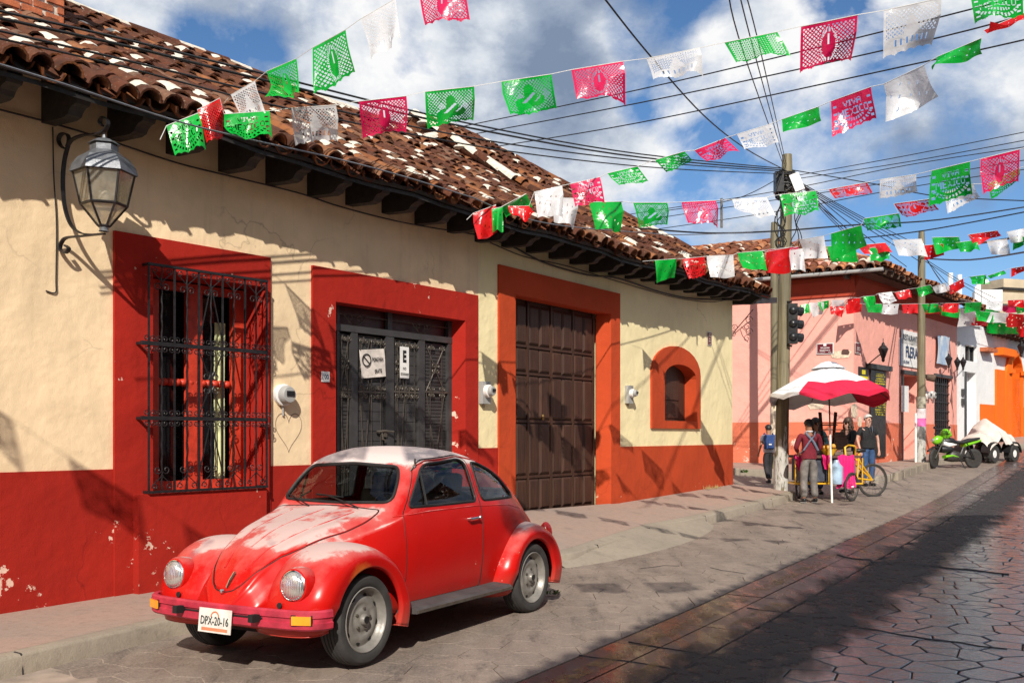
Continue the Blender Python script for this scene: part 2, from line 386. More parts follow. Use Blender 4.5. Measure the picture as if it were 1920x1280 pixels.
# ---------------- ground, road, pavements ----------------
def interp(pts, x):
    if x <= pts[0][0]: return pts[0][1]
    for (a, p), (b, q) in zip(pts, pts[1:]):
        if x <= b: return p+(q-p)*(x-a)/(b-a)
    return pts[-1][1]
ZR = [(6.5, 0.0), (9, 0.03), (12, 0.09), (16, 0.17), (20, 0.28), (24, 0.45), (27, 0.60), (30, 0.74), (35, 1.0), (45, 1.5), (60, 2.1), (80, 2.4)]
def zr(Y): return interp(ZR, Y)
DS = V(0.5225, 0.8526, 0); NS = V(0.8526, -0.5225, 0)   # street direction, its right-hand normal
def vt(v, t, z=None):
    q = DS*t+NS*v
    q.z = zr(q.y) if z is None else z
    return q
def ground_of(x, y):
    """photo pixel on the road surface -> world point"""
    lo, hi = 3.0, 80.0
    for _ in range(60):
        mid = (lo+hi)/2
        if CH+(HY-y)/F*mid > zr(mid): lo = mid
        else: hi = mid
    return px(x, y, lo)
M['earth'] = simple('dry_ground', (0.20, 0.15, 0.11), 0.95, var=0.3, vs=2, bs=0.3, coord='pos')
mb = MB()
xs = [-400, -120, -60, -30, -15, -8, -4, 0, 4, 8, 12, 16, 22, 30, 45, 80, 200, 500]
ys = [-300, -80, -30, -15, -5, 0, 3, 6.5, 9, 12, 16, 20, 24, 27, 30, 35, 45, 60, 80, 150, 400, 900]
mb.grid(lambda i, j: V(xs[i], ys[j], zr(ys[j])-0.10), len(xs)-1, len(ys)-1)
mb.build('ground', M['earth'], kind='structure')
def road_mat(name, base, base2, rough, wet=0.0, nscale=1.2, grainb=0.35, dirt=(0.035, 0.03, 0.028), dirtamt=0.5, coat=None):
    m, nt, p = material(name); P = pos(nt); r = isl(nt)
    mp = node(nt, 'ShaderNodeMapping', {'Vector': P, 'Rotation': (0, 0, R(31.5)), 'Scale': (2.2, 0.6, 1)}).outputs[0]
    c = mixc(nt, r, base, base2)
    c = mixc(nt, mramp(nt, noise(nt, mp, nscale, 8, 0.65, 0.3), [(0.42, 0.0), (0.62, 1.0)]), c, tuple(q*0.72 for q in base2))
    c = mixc(nt, mramp(nt, noise(nt, P, 7.0, 7, 0.7), [(0.54, 0.0), (0.7, dirtamt)]), c, dirt)
    c = mixc(nt, mramp(nt, noise(nt, P, 60.0, 3, 0.6), [(0.45, 0.0), (0.75, 0.6)]), c, tuple(min(1, q*1.5) for q in base))
    c = mixc(nt, mramp(nt, noise(nt, P, 140.0, 3, 0.7), [(0.5, 0.0), (0.68, 0.7)]), c, tuple(q*.45 for q in base))
    c = mixc(nt, mramp(nt, noise(nt, mp, 2.4, 9, .75), [(0.56, 0.0), (0.66, 0.5)]), c, dirt)
    nt.links.new(c, p.inputs['Base Color'])
    nt.links.new(mramp(nt, noise(nt, mp, 3.0, 6, 0.6), [(0.35, max(0.05, rough-0.1)), (0.65, min(1, rough+0.15))]), p.inputs['Roughness'])
    h = mth(nt, 'ADD', mth(nt, 'MULTIPLY', noise(nt, P, 9.0, 5, 0.6), 1.0), mth(nt, 'MULTIPLY', noise(nt, P, 110.0, 3), 0.12))
    nt.links.new(bump(nt, h, grainb, 0.02), p.inputs['Normal'])
    if name.startswith('worn_pol'): p.inputs['Specular IOR Level'].default_value = 1.0; p.inputs['IOR'].default_value = 1.65
    return m
M['road'] = road_mat('dusty_stamped_concrete', (0.275, 0.215, 0.175), (0.225, 0.180, 0.150), 0.72, dirtamt=0.5)
M['joint'] = simple('pale_joint_sand', (0.33, 0.26, 0.21), 0.95, var=0.25, vs=5, coord='pos')
M['jointdark'] = simple('dark_joint_dirt', (0.035, 0.03, 0.03), 0.9, var=0.3, vs=5, coord='pos')
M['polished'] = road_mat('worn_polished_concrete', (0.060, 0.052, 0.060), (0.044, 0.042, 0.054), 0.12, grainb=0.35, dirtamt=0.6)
M['asphalt'] = road_mat('oily_asphalt_strip', (0.028, 0.026, 0.028), (0.022, 0.02, 0.022), 0.8, grainb=0.6, dirtamt=0.3)
M['slab'] = road_mat('smooth_red_dusted_slabs', (0.12, 0.078, 0.068), (0.09, 0.060, 0.058), 0.28, grainb=0.2, dirtamt=0.8)
VL, VM, VR = -3.42, -2.65, -1.95
ts = [-14+1.0*i for i in range(90)]
def strip(name, v0, v1, m, dz, t0=-14, t1=75, parent=None, **k):
    b = MB(); n = int((t1-t0)/1.0)
    b.grid(lambda i, j: vt(v0 if j == 0 else v1, t0+(t1-t0)*i/n)+V(0, 0, dz), n, 1)
    return b.build(name, m, parent=parent, **k)
strip('road', -16, VL, M['joint'], -0.012, kind='structure')
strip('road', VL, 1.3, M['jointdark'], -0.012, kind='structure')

road_l = thing('road_paving', None, None); tag(road_l, kind='structure')
# irregular stamped cobbles (clipped Voronoi cells of a jittered grid)
def clip(poly, px_, py_, nx, ny):
    o = []
    for i in range(len(poly)):
        a, b = poly[i], poly[(i+1) % len(poly)]
        da = (a[0]-px_)*nx+(a[1]-py_)*ny; db = (b[0]-px_)*nx+(b[1]-py_)*ny
        if da <= 0: o.append(a)
        if (da < 0 < db) or (db < 0 < da):
            k = da/(da-db); o.append((a[0]+(b[0]-a[0])*k, a[1]+(b[1]-a[1])*k))
    return o
def cells(v0, v1, t0, t1, dv, dt_, jit, seed):
    r_ = random.Random(seed); pts = {}
    nv = int((v1-v0)/dv)+3; ntt = int((t1-t0)/dt_)+3
    for j in range(-1, ntt):
        for i in range(-1, nv):
            pts[(i, j)] = (v0+(i+0.5*(j % 2))*dv+r_.uniform(-jit, jit)*dv, t0+j*dt_+r_.uniform(-jit, jit)*dt_)
    res = []
    for (i, j), c in pts.items():
        if i < 0 or j < 0 or i >= nv-1 or j >= ntt-1: continue
        pl = [(c[0]-dv*1.5, c[1]-dt_*1.5), (c[0]+dv*1.5, c[1]-dt_*1.5), (c[0]+dv*1.5, c[1]+dt_*1.5), (c[0]-dv*1.5, c[1]+dt_*1.5)]
        for di in (-2, -1, 0, 1, 2):
            for dj in (-2, -1, 0, 1, 2):
                if (di or dj) and (i+di, j+dj) in pts:
                    q = pts[(i+di, j+dj)]
                    pl = clip(pl, (c[0]+q[0])/2, (c[1]+q[1])/2, q[0]-c[0], q[1]-c[1])
        pl = clip(clip(pl, v0, 0, -1, 0), v1, 0, 1, 0)
        if len(pl) >= 3: res.append((c, pl))
    return res
def stone(b, c, pl, gap, h, bev, tilt):
    cx = sum(q[0] for q in pl)/len(pl); cy = sum(q[1] for q in pl)/len(pl)
    tx, ty = rnd.gauss(0, tilt), rnd.gauss(0, tilt)
    # drop very short edges
    p2 = [q for k, q in enumerate(pl) if math.dist(q, pl[k-1]) > 0.02]
    if len(p2) < 3: return False
    def ring(ins, dz):
        o = []
        for q in p2:
            dx_, dy_ = q[0]-cx, q[1]-cy; l = math.hypot(dx_, dy_) or 1
            k = max(0.1, (l-ins)/l)
            g = vt(cx+dx_*k, cy+dy_*k); g.z += dz+(tx*dx_+ty*dy_ if dz > 0 else 0)
            o.append(g)
        return o
    n = len(p2); a = ring(gap, -0.012); m_ = ring(gap+0.002, h*0.4); t_ = ring(gap+bev, h)
    vs = a+m_+t_
    fs = [tuple(2*n+k for k in range(n))]
    for k in range(n):
        k2 = (k+1) % n
        fs += [(k, k2, n+k2, n+k), (n+k, n+k2, 2*n+k2, 2*n+k)]
    area = sum(p2[k][0]*p2[(k+1) % n][1]-p2[(k+1) % n][0]*p2[k][1] for k in range(n))
    if area > 0: fs = [f[::-1] for f in fs]
    b.add(vs, fs); return True
allst = []
for c, pl in cells(-15, VL-0.02, 0.5, 46, 0.34, 0.36, 0.28, 3): allst.append((0, c, pl))
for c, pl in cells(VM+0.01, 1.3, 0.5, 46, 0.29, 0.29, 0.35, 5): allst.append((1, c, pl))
def keep(c):
    q = vt(*c)
    if q.y < 5.4 or q.x > 0.56*q.y+0.5: return False
    if c[0] < -6.9 and q.y < 20.9: return False
    if q.x < -0.30*q.y-1.5: return False
    return True
allst = [s for s in allst if keep(s[1])]
allst.sort(key=lambda s: vt(*s[1]).y*(1.0 if s[0] else 1.25))
bL, bR = MB(), MB(); cnt = 0
for kd, c, pl in allst:
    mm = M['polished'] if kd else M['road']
    gp, hh, bv, tl = (0.006, 0.007, 0.012, 0.006) if kd else (0.003, 0.002, 0.004, 0.001)
    if cnt < 290:
        b = MB()
        if stone(b, c, pl, gp, hh, bv, tl): b.build('cobble', mm, parent=road_l); cnt += 1
    else: stone(bR if kd else bL, c, pl, gp, hh, bv, tl)
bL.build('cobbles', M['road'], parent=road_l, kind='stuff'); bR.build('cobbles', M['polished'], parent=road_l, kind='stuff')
# smooth slabs of the middle strip, about a metre long, uneven
t = 3.0
while t < 44:
    ln = rnd.uniform(0.9, 1.6)
    for va, vb in ((VL+0.01, VL+0.37), (VL+0.385, VM-0.01)):
        b = MB(); dz = rnd.uniform(0.002, 0.006)
        q = [(va, t), (vb, t), (vb, t+ln-0.014), (va, t+ln-0.014)]
        p4 = [vt(*k)+V(0, 0, -0.01) for k in q]
        b.prism(p4, V(0, 0, 0.012+dz)); b.build('paving_slab', M['slab'], parent=road_l)
    t += ln
m, nt, p = material('worn_asphalt_overlay'); P = pos(nt)
dd = node(nt, 'ShaderNodeVectorMath', operation='DOT_PRODUCT'); nt.links.new(P, dd.inputs[0]); dd.inputs[1].default_value = tuple(NS)
vv = mth(nt, 'ABSOLUTE', mth(nt, 'SUBTRACT', dd.outputs['Value'], (VM+VR)/2))
mp_ = node(nt, 'ShaderNodeMapping', {'Vector': P, 'Rotation': (0, 0, R(31.5)), 'Scale': (1.6, .5, 1)}).outputs[0]
ee = mth(nt, 'ADD', vv, mth(nt, 'MULTIPLY', mth(nt, 'SUBTRACT', noise(nt, mp_, 2.0, 10, .65), .5), 1.1))
al = mth(nt, 'MULTIPLY', mramp(nt, ee, [(.22, .93), (.52, 0.0)]), mramp(nt, noise(nt, P, 8.0, 8, .75), [(.38, .45), (.50, 1.0)]))
nt.links.new(al, p.inputs['Alpha'])
nt.links.new(mixc(nt, noise(nt, P, 3, 6), (.020, .018, .020), (.040, .034, .034)), p.inputs['Base Color']); p.inputs['Roughness'].default_value = .82
nt.links.new(bump(nt, noise(nt, P, 70, 4), .6, .01), p.inputs['Normal']); M['asphalt2'] = m
strip('asphalt_strip', VM-.35, VR+.45, M['asphalt2'], 0.016, kind='structure')
# worn yellow line painted on the strip
m, nt, p = material('worn_yellow_paint'); P = pos(nt)
a_ = mramp(nt, noise(nt, P, 5.0, 8, 0.75), [(0.44, 0.0), (0.62, 0.55)])
p.inputs['Base Color'].default_value = (0.34, 0.20, 0.07, 1); p.inputs['Roughness'].default_value = 0.8
nt.links.new(a_, p.inputs['Alpha']); M['yline'] = m
for (v0, v1, t0, t1) in ((VL+0.16, VL+0.30, 4.0, 13.0), (VM-0.24, VM-0.04, 3.0, 9.4)):
    strip('road_marking', v0, v1, M['yline'], 0.0125, t0, t1, kind='structure')
# tar sealed joints crossing the carriageway
def crack(pts, r_=0.008):
    b = MB(); q = []
    for (x, y) in pts: g = ground_of(x, y); g.z += 0.007; q.append(g)
    qq = []
    for a, c in zip(q, q[1:]):
        n = max(2, int((c-a).length/0.15))
        for k in range(n):
            z_ = a.lerp(c, k/n); z_ += NS*rnd.gauss(0, 0.02)+DS*rnd.gauss(0, 0.03); z_.z = zr(z_.y)+0.007; qq.append(z_)
    b.tube(qq, r_, 5, flat=(0.6, 1.0)); return b
cr = MB()
for pts, r_ in (([(1575, 1042), (1640, 1055), (1760, 1063), (1925, 1082)], 0.022), ([(1400, 1140), (1560, 1165), (1680, 1190), (1925, 1225)], 0.012),
                ([(1180, 1205), (1300, 1225), (1440, 1250)], 0.010), ([(1080, 1228), (1260, 1255), (1430, 1285)], 0.010),
                ([(1700, 992), (1790, 1000), (1925, 1012)], 0.010)):
    b = crack(pts, r_); cr.add(b.v, b.f)
cr.build('tar_joints', M['asphalt'], parent=road_l)
# dry cracks on the sunlit lane
cr = MB()
for pts in ([(1200, 1066), (1250, 1060), (1290, 1064)], [(1330, 1064), (1380, 1072), (1420, 1082)]):
    b = crack(pts, 0.004); cr.add(b.v, b.f)
cr.build('crack', M['jointdark'], parent=road_l)
# wall polylines (plan) of the two house fronts
WB = [(5, 0.05), (8.44, 0.13), (9.7, 0.16), (11.1, 0.28), (13.5, 0.53), (14.1, 0.55), (16.9, 0.49), (21, 0.60)]
def wz(Y): return interp(WB, Y)
def mat_walk(name, c1, c2):
    m, nt, p = material(name); P = pos(nt)
    c = mixc(nt, mramp(nt, noise(nt, P, 1.1, 6, 0.6), [(0.4, 0.0), (0.65, 1.0)]), c1, c2)
    c = mixc(nt, mramp(nt, noise(nt, P, 14, 6, 0.75), [(0.5, 0.0), (0.75, 0.6)]), c, tuple(q*0.55 for q in c1))
    c = mixc(nt, mramp(nt, noise(nt, P, 3.0, 4, 0.7), [(0.6, 0.0), (0.7, 0.5)]), c, tuple(q*0.62 for q in c2))
    nt.links.new(c, p.inputs['Base Color']); p.inputs['Roughness'].default_value = 0.9
    h = mth(nt, 'ADD', noise(nt, P, 6, 6), mth(nt, 'MULTIPLY', noise(nt, P, 80, 4), 0.3))
    nt.links.new(bump(nt, h, 0.5, 0.02), p.inputs['Normal']); return m
M['walk'] = mat_walk('pinkish_pavement_concrete', (0.36, 0.25, 0.20), (0.31, 0.24, 0.20))
M['kerb'] = mat_walk('kerb_concrete', (0.32, 0.27, 0.21), (0.26, 0.22, 0.175))
def pavement(pairs, name, zc=0.14, wzf=wz, fine=6):
    rows = []
    for (c0, w0), (c1, w1) in zip(pairs, pairs[1:]):
        n = fine
        for k in range(n):
            f = k/n; rows.append((V(*c0, 0).lerp(V(*c1, 0), f), V(*w0, 0).lerp(V(*w1, 0), f)))
    rows.append((V(*pairs[-1][0], 0), V(*pairs[-1][1], 0)))
    b = MB(); kb = MB()
    def P_(i, j):
        c, w_ = rows[i]; f = (j/6); q = c.lerp(w_, f*1.0)
        zc_ = zr(c.y)+zc; zw = wzf(w_.y); q.z = zc_+(zw-zc_)*f; return q
    def inner(i):
        c, w_ = rows[i]; return (w_-c).normalized()
    def PP(i, j):
        c, w_ = rows[i]; d = inner(i)*0.16
        if j == 0:
            q = c+d; zc_ = zr(c.y)+zc; zw = wzf(w_.y); q.z = zc_+(zw-zc_)*(0.16/(w_-c).length)+0.0; return q
        return P_(i, j)
    b.grid(PP, len(rows)-1, 6, flip=False)
    o = b.build(name, M['walk'], kind='structure', smooth=180)
    def K(i, j):
        c, w_ = rows[i]; d = inner(i); wob = 0.008*math.sin(i*1.7)+0.005*math.sin(i*4.1)
        off = (-0.02, 0.0, 0.012, 0.03, 0.165)[j]; q = c+d*(off+wob*(j < 4))
        z0 = zr(c.y)
        q.z = (z0-0.05, z0+zc*0.85, z0+zc*0.97, z0+zc, PP(i, 0).z-0.001)[j]; return q
    kb.grid(K, len(rows)-1, 4)
    kb.build('kerb', M['kerb'], kind='structure', smooth=50)
    jb = MB(); acc_ = 0.6
    for i in range(len(rows)-1):
        c0_, w0_ = rows[i]; c1_, w1_ = rows[i+1]; l_ = (c1_-c0_).length
        while acc_ < l_:
            f_ = acc_/l_; c_ = c0_.lerp(c1_, f_); d_ = inner(i); u_2 = (c1_-c0_).normalized(); z0 = zr(c_.y)
            for (a_, za_, b_2, zb_2) in ((-.026, z0-.02, .006, z0+zc+.001), (.004, z0+zc+.001, .10, z0+zc+.001)):
                A_, B_ = c_+d_*a_, c_+d_*b_2; A_.z, B_.z = za_, zb_2; jb.bar(A_, B_, .010, .008, up=u_2.cross(d_))
            acc_ += rnd.uniform(1.1, 2.2)
        acc_ -= l_
    if jb.f: jb.build('kerb_joints', M['jointdark'], kind='structure')
    return rows
P0, P1, P2, P3, P4 = (-4.27, 8.44), (-2.208, 11.125), (-0.45, 13.57), (1.826, 16.92), (4.56, 20.97)
Wm = (P0[0]-0.609*6, P0[1]-0.793*6)
pavement([((-6.2, 1.9), (-7.6, 4.0)), ((-3.38, 6.69), (-4.75, 7.8)), ((-2.68, 8.09), (-4.0, 8.8)), ((-1.0, 10.1), (-2.5, 10.75)), ((0.2, 11.55), (-1.4, 12.25)), ((0.75, 12.0), (-0.75, 13.15)),
          ((2.1, 14.8), (0.75, 15.3)), ((3.38, 16.7), (2.0, 17.2)), ((5.45, 20.1), (4.45, 20.8)), ((5.8, 20.7), (4.56, 21.0)), ((5.75, 21.3), (4.5, 21.05)), ((3.3, 22.9), (2.4, 22.3))], 'pavement')
# driveway ramp spilling over the kerb in front of the garage
def ramp_p(i, j):
    c = V(0.5, 11.75, 0).lerp(V(3.1, 16.3, 0), i/14); n_ = V(0.87, -0.49, 0)
    bulge = 0.55*math.sin(math.pi*min(1, max(0, (i+0.5)/15)))**0.6
    f = j/5; q = c-n_*0.25+n_*(0.25+bulge)*f
    zt = zr(c.y)+0.15; q.z = zt+(zr(q.y)-0.006-zt)*(f**1.3)+0.006; return q
b = MB(); b.grid(ramp_p, 14, 5, flip=True); b.build('driveway_ramp', M['kerb'], kind='structure', smooth=180)
def wz2(Y): return interp([(20, 0.6), (27.5, 0.80), (31, 0.85), (35.3, 1.25), (40, 1.5), (47, 1.78), (60, 2.3)], Y)
pavement([((0.0, 32.2), (0.9, 32.7)), ((3.0, 29.2), (3.9, 30.9)), ((8.2, 24.35), (9.0, 27.6)), ((8.75, 24.2), (9.27, 27.5)), ((9.3, 24.8), (9.6, 27.9)), ((12.3, 29.5), (11.3, 30.05)), ((16.6, 34.8), (15.5, 35.3)), ((21.5, 40.2), (19.7, 40.1)), ((28, 47), (25.7, 47))], 'pavement', zc=0.17, wzf=wz2)
# stepped kerb blocks at the corner of the pink house
for k in range(7):
    a = V(9.35, 24.85, 0).lerp(V(12.25, 29.45, 0), k/7+0.01); c = V(9.35, 24.85, 0).lerp(V(12.25, 29.45, 0), (k+1)/7-0.01)
    b = MB(); z0 = zr((a.y+c.y)/2); a.z = c.z = z0+0.085; b.bar(a+V(0.03, -0.02, 0), c+V(0.03, -0.02, 0), 0.14, 0.19)
    tag(b.build('kerb_block', M['kerb']), kind='structure')
# ---------------- the long house on the left ----------------
class Seg:
    def __init__(s, a, b):
        s.a = V(a[0], a[1], 0); s.b = V(b[0], b[1], 0); d = s.b-s.a; s.len = d.length; s.u = d.normalized(); s.n = V(s.u.y, -s.u.x, 0)
    def pt(s, q, z, off=0.0): return s.a+s.u*q+s.n*off+V(0, 0, z)
    def s_px(s, x, off=0.0):
        k = (x-960)/F; o = s.a+s.n*off
        return (k*o.y-o.x)/(s.u.x-k*s.u.y)
    def sz(s, x, y, off=0.0):
        q = s.s_px(x, off); Y = s.pt(q, 0, off).y; return q, CH+(HY-y)/F*Y
    def p(s, x, y, off=0.0):
        q, z = s.sz(x, y, off); return s.pt(q, z, off)
    def boxp(s, b, q0, q1, z0, z1, o0, o1):
        return b.pp(s.pt(q0, z0, o0), s.u*(q1-q0), V(0, 0, z1-z0), s.n*(o1-o0))
def wall_sheet(b, seg, s0, s1, z0, z1, holes=(), off=0.0, depth=0.35, edge=0.0):
    S = sorted({s0, s1, *[h[0] for h in holes], *[h[1] for h in holes]}); Z = sorted({z0, z1, *[h[2] for h in holes], *[h[3] for h in holes]})
    S = [q for q in S if s0 <= q <= s1]; Z = [q for q in Z if z0 <= q <= z1]
    for a, c in zip(S, S[1:]):
        for d, e in zip(Z, Z[1:]):
            m_, k_ = (a+c)/2, (d+e)/2
            if any(h[0] < m_ < h[1] and h[2] < k_ < h[3] for h in holes): continue
            b.add([seg.pt(a, d, off), seg.pt(c, d, off), seg.pt(c, e, off), seg.pt(a, e, off)], [(0, 1, 2, 3)])
    if depth:
        for h in holes:
            q = [seg.pt(h[0], h[2], off), seg.pt(h[1], h[2], off), seg.pt(h[1], h[3], off), seg.pt(h[0], h[3], off)]
            r_ = [k-seg.n*depth for k in q]
            b.add(q+r_, [(0, 4, 5, 1), (1, 5, 6, 2), (2, 6, 7, 3), (3, 7, 4, 0)])
    if edge:
        for (a, c, z) in ((s0, s1, z1),):
            b.add([seg.pt(a, z, off), seg.pt(c, z, off), seg.pt(c, z, off-edge), seg.pt(a, z, off-edge)], [(0, 1, 2, 3)])
        for a, sg in ((s0, 1), (s1, -1)):
            f = (0, 1, 2, 3) if sg < 0 else (3, 2, 1, 0)
            b.add([seg.pt(a, z0, off), seg.pt(a, z0, off-edge), seg.pt(a, z1, off-edge), seg.pt(a, z1, off)], [f])
    return b
def surround(seg, name, m, parent, o, inn, zb, off=0.03, depth=0.2, spl=(0.0, 0.0), label=None):
    """o = (s0, s1, ztop) outer, inn = (s0, s1, ztop) opening; splayed reveals going in"""
    b = MB(); P_ = seg.pt
    O = [P_(o[0], zb, off), P_(o[0], o[2], off), P_(o[1], o[2], off), P_(o[1], zb, off)]
    I = [P_(inn[0], zb, off), P_(inn[0], inn[2], off), P_(inn[1], inn[2], off), P_(inn[1], zb, off)]
    K = [P_(inn[0]+spl[0], zb, -depth), P_(inn[0]+spl[0], inn[2], -depth), P_(inn[1]-spl[1], inn[2], -depth), P_(inn[1]-spl[1], zb, -depth)]
    B = [q-seg.n*(off+0.05) for q in O]
    b.add(O+I+K+B, [(0, 4, 5, 1), (1, 5, 6, 2), (2, 6, 7, 3), (4, 8, 9, 5), (5, 9, 10, 6), (6, 10, 11, 7), (12, 0, 1, 13), (13, 1, 2, 14), (14, 2, 3, 15)])
    return b.build(name, m, parent=parent, label=label)
SA, SB, SC, SDD = Seg(Wm, P1), Seg(P1, P2), Seg(P2, P3), Seg(P3, P4)
cream = thing('colonial_house', 'long cream single storey house with red dado, grilled window and grey iron double door', 'house', (P0[0], P0[1], 0.1))
yellow = thing('colonial_house', 'pale yellow corner house with rust orange dado, dark wooden garage door and small arched window', 'house', (P3[0], P3[1], 0.4))
TOPZ = 4.80
# --- seg A: window
w_o = (SA.s_px(215, .03), SA.s_px(508, .03), SA.sz(360, 457, .03)[1])
w_i = (SA.s_px(287, .03), SA.s_px(497, .03), SA.sz(380, 521, .03)[1]); w_zb = SA.sz(380, 921, .03)[1]
d2o = (0.0, SB.s_px(897, .03), SB.sz(740, 525, .03)[1]); d2i = (SB.s_px(630, .03), SB.s_px(873, .03), SB.sz(750, 583, .03)[1])
go = (SC.s_px(936, .03), SC.s_px(1163, .03), SC.sz(1050, 523, .03)[1]); gi = (SC.s_px(967, .03), SC.s_px(1146, .03), SC.sz(1060, 571, .03)[1])
dA = SA.sz(110, 882)[1]; dB = SB.sz(583, 863)[1]; dC = SC.sz(1165, 837)[1]
b = MB(); wall_sheet(b, SA, 0, SA.len, -0.5, TOPZ, [(w_i[0]-.02, w_i[1]+.02, w_zb-.02, w_i[2]+.02)], depth=0.5)
wall_sheet(b, SB, 0, SB.len, -0.5, TOPZ, [(d2i[0]-.02, d2i[1]+.02, -.5, d2i[2]+.02)], depth=0.3)
b.build('wall', M['cream'], parent=cream)
b = MB(); wall_sheet(b, SC, 0, SC.len, -0.2, TOPZ, [(gi[0]-.02, gi[1]+.02, -.2, gi[2]+.02)], depth=0.3)
aw = (SDD.s_px(1243), SDD.s_px(1302), SDD.sz(1270, 789)[1], SDD.sz(1270, 683)[1])
wall_sheet(b, SDD, 0, SDD.len, -0.2, TOPZ, [(aw[0]-.03, aw[1]+.03, aw[2]-.03, aw[3]+.03)], depth=0.3)
sd = Seg(P4, (P4[0]-0.829*9, P4[1]+0.559*9)); wall_sheet(b, sd, 0, 9, 0, TOPZ)
b.build('wall', M['yellow'], parent=yellow)
# dados
b = MB(); wall_sheet(b, SA, 0, w_o[0], -.5, dA, off=.012, edge=.03)
wall_sheet(b, SA, w_o[1], SA.len+.0, -.5, dA-0.015, off=.012, edge=.03)
b.build('dado', M['redwall'], parent=cream)
b = MB(); wall_sheet(b, SC, 0, go[0], -.2, dC+.02, off=.012, edge=.03); b.build('dado', M['redwall'], parent=yellow)
b = MB(); wall_sheet(b, SC, go[1], SC.len+0.003, -.2, dC, off=.014, edge=.03); wall_sheet(b, SDD, 0.0, SDD.len+.012, -.2, dC, off=.012, edge=.03)
wall_sheet(b, sd, -0.012, 9, 0, dC, off=.012, edge=.03)
b.build('dado', M['orangewall'], parent=yellow)
# window surround + base below
b = MB(); wall_sheet(b, SA, w_o[0], w_o[1], -.5, w_o[2], [(w_i[0], w_i[1], w_zb, w_i[2])], off=.03, depth=.42, edge=.05)
b.build('window_surround', M['redwall'], parent=cream)
b = MB(); s0, s1 = SA.s_px(260, .12), SA.s_px(500, .12); zt = SA.sz(380, 921, .12)[1]
SA.boxp(b, s0, s1, -.5, zt, .031, .12); b.build('window_sill', M['redwall'], parent=cream)
surround(SB, 'door_surround', M['redwall'], cream, (d2o[0]+.002, d2o[1], d2o[2]), d2i, -.5, depth=.2, spl=(0, .09))
surround(SC, 'door_surround', M['orangewall'], yellow, go, gi, -.2, depth=.2, spl=(0, .10))
# arched window surround
def arch_pts(seg, s0, s1, zb, ztop, rise, off, n=12):
    w_ = (s1-s0)/2; zs = ztop-rise; q = [seg.pt(s0, zb, off)]
    for k in range(n+1):
        t = math.pi*(1-k/n); q.append(seg.pt((s0+s1)/2+w_*math.cos(t), zs+rise*math.sin(t), off))
    q.append(seg.pt(s1, zb, off)); return q
ao = (SDD.s_px(1223, .04), SDD.s_px(1314, .04), SDD.sz(1268, 803, .04)[1], SDD.sz(1265, 648, .04)[1])
def ring(seg, o, i, off, depth, name, m, parent, ro, ri, n=12):
    O = arch_pts(seg, *o, ro, off, n); I = arch_pts(seg, *i, ri, off, n); K = [q-seg.n*(off+depth) for q in I]; B = [q-seg.n*(off+.03) for q in O]
    m_ = len(O); b = MB(); fs = []
    for k in range(m_):
        k2 = (k+1) % m_
        fs += [(k, k2, m_+k2, m_+k), (m_+k, m_+k2, 2*m_+k2, 2*m_+k), (k, 3*m_+k, 3*m_+k2, k2)]
    b.add(O+I+K+B, [f[::-1] for f in fs]); return b.build(name, m, parent=parent)
ring(SDD, ao, aw, .04, .22, 'window_surround', M['orangewall'], yellow, 0.50, 0.24)
b = MB(); b.prism([q for q in arch_pts(SDD, aw[0]+.001, aw[1]-.001, aw[2], aw[3], .24, -.20)], SDD.n*-.05)
ws = b.build('shutter', M['garagewood'], parent=yellow)
b = MB(); sm = aw[0]+.30
for a_, c_ in ((aw[0]+.03, sm-.01), (sm+.01, aw[1]-.26)):
    for z0, z1 in ((aw[2]+.06, aw[2]+.34), (aw[2]+.40, aw[2]+.78)): SDD.boxp(b, a_+.03, c_-.03, z0, z1, -.2, -.18)
b.build('shutter_panels', M['garagewood'], parent=ws)
b = MB(); SB.boxp(b, d2i[0]-.4, d2i[1]+.6, -.4, d2i[2]+.5, -1.2, -.26); b.build('room', M['dark'], parent=cream)
b = MB(); SC.boxp(b, gi[0]-.4, gi[1]+.4, 0, gi[2]+.5, -1.2, -.29); b.build('room', M['dark'], parent=yellow)
# dark rooms behind the openings
b = MB(); SA.boxp(b, w_i[0]-.3, w_i[1]+.3, w_zb-.5, w_i[2]+.3, -2.0, -.52); b.build('room', M['dark'], parent=cream)
# --- roof ---
EV = []   # (eave point, upslope dir, s)
cor = [SA.a+SA.n*.66, V(*P1, 0)+(SA.n+SB.n).normalized()*.66, V(*P2, 0)+(SB.n+SC.n).normalized()*.66, V(*P4, 0)+SDD.n*.66+SDD.u*.5]
nrm = [-SA.n, -(SA.n+SB.n).normalized(), -(SB.n+SC.n).normalized(), -SDD.n]
cum = [0]
for a, c in zip(cor, cor[1:]): cum.append(cum[-1]+(c-a).length)
def ez_of(p_):
    x_ = 960+F*p_.x/p_.y if p_.y > 1 else -500
    return CH+interp([(-1500, 2.86), (0, 2.90), (500, 2.83), (890, 2.78), (1200, 2.79), (1400, 2.88), (1446, 2.90)], x_)
def eave(q):
    for k in range(3):
        if q <= cum[k+1] or k == 2:
            f = (q-cum[k])/(cum[k+1]-cum[k]); p_ = cor[k].lerp(cor[k+1], f)
            # direction: constant inside a stretch, blended near the bends
            d = (-(SA.n), -(SB.n), -(SC.n))[k]
            if k < 2 and f > 0.8: d = d.lerp((-(SA.n), -(SB.n), -(SC.n))[k+1], (f-0.8)/0.4)
            if k > 0 and f < 0.2: d = d.lerp((-(SA.n), -(SB.n), -(SC.n))[k-1], (0.2-f)/0.4)
            z = ez_of(p_)+0.018*math.sin(q*1.9)+0.012*math.sin(q*4.3+1)
            p_ = p_.copy(); p_.z = z; return p_, d.normalized()
sP2 = cum[2]; sEnd = cum[3]
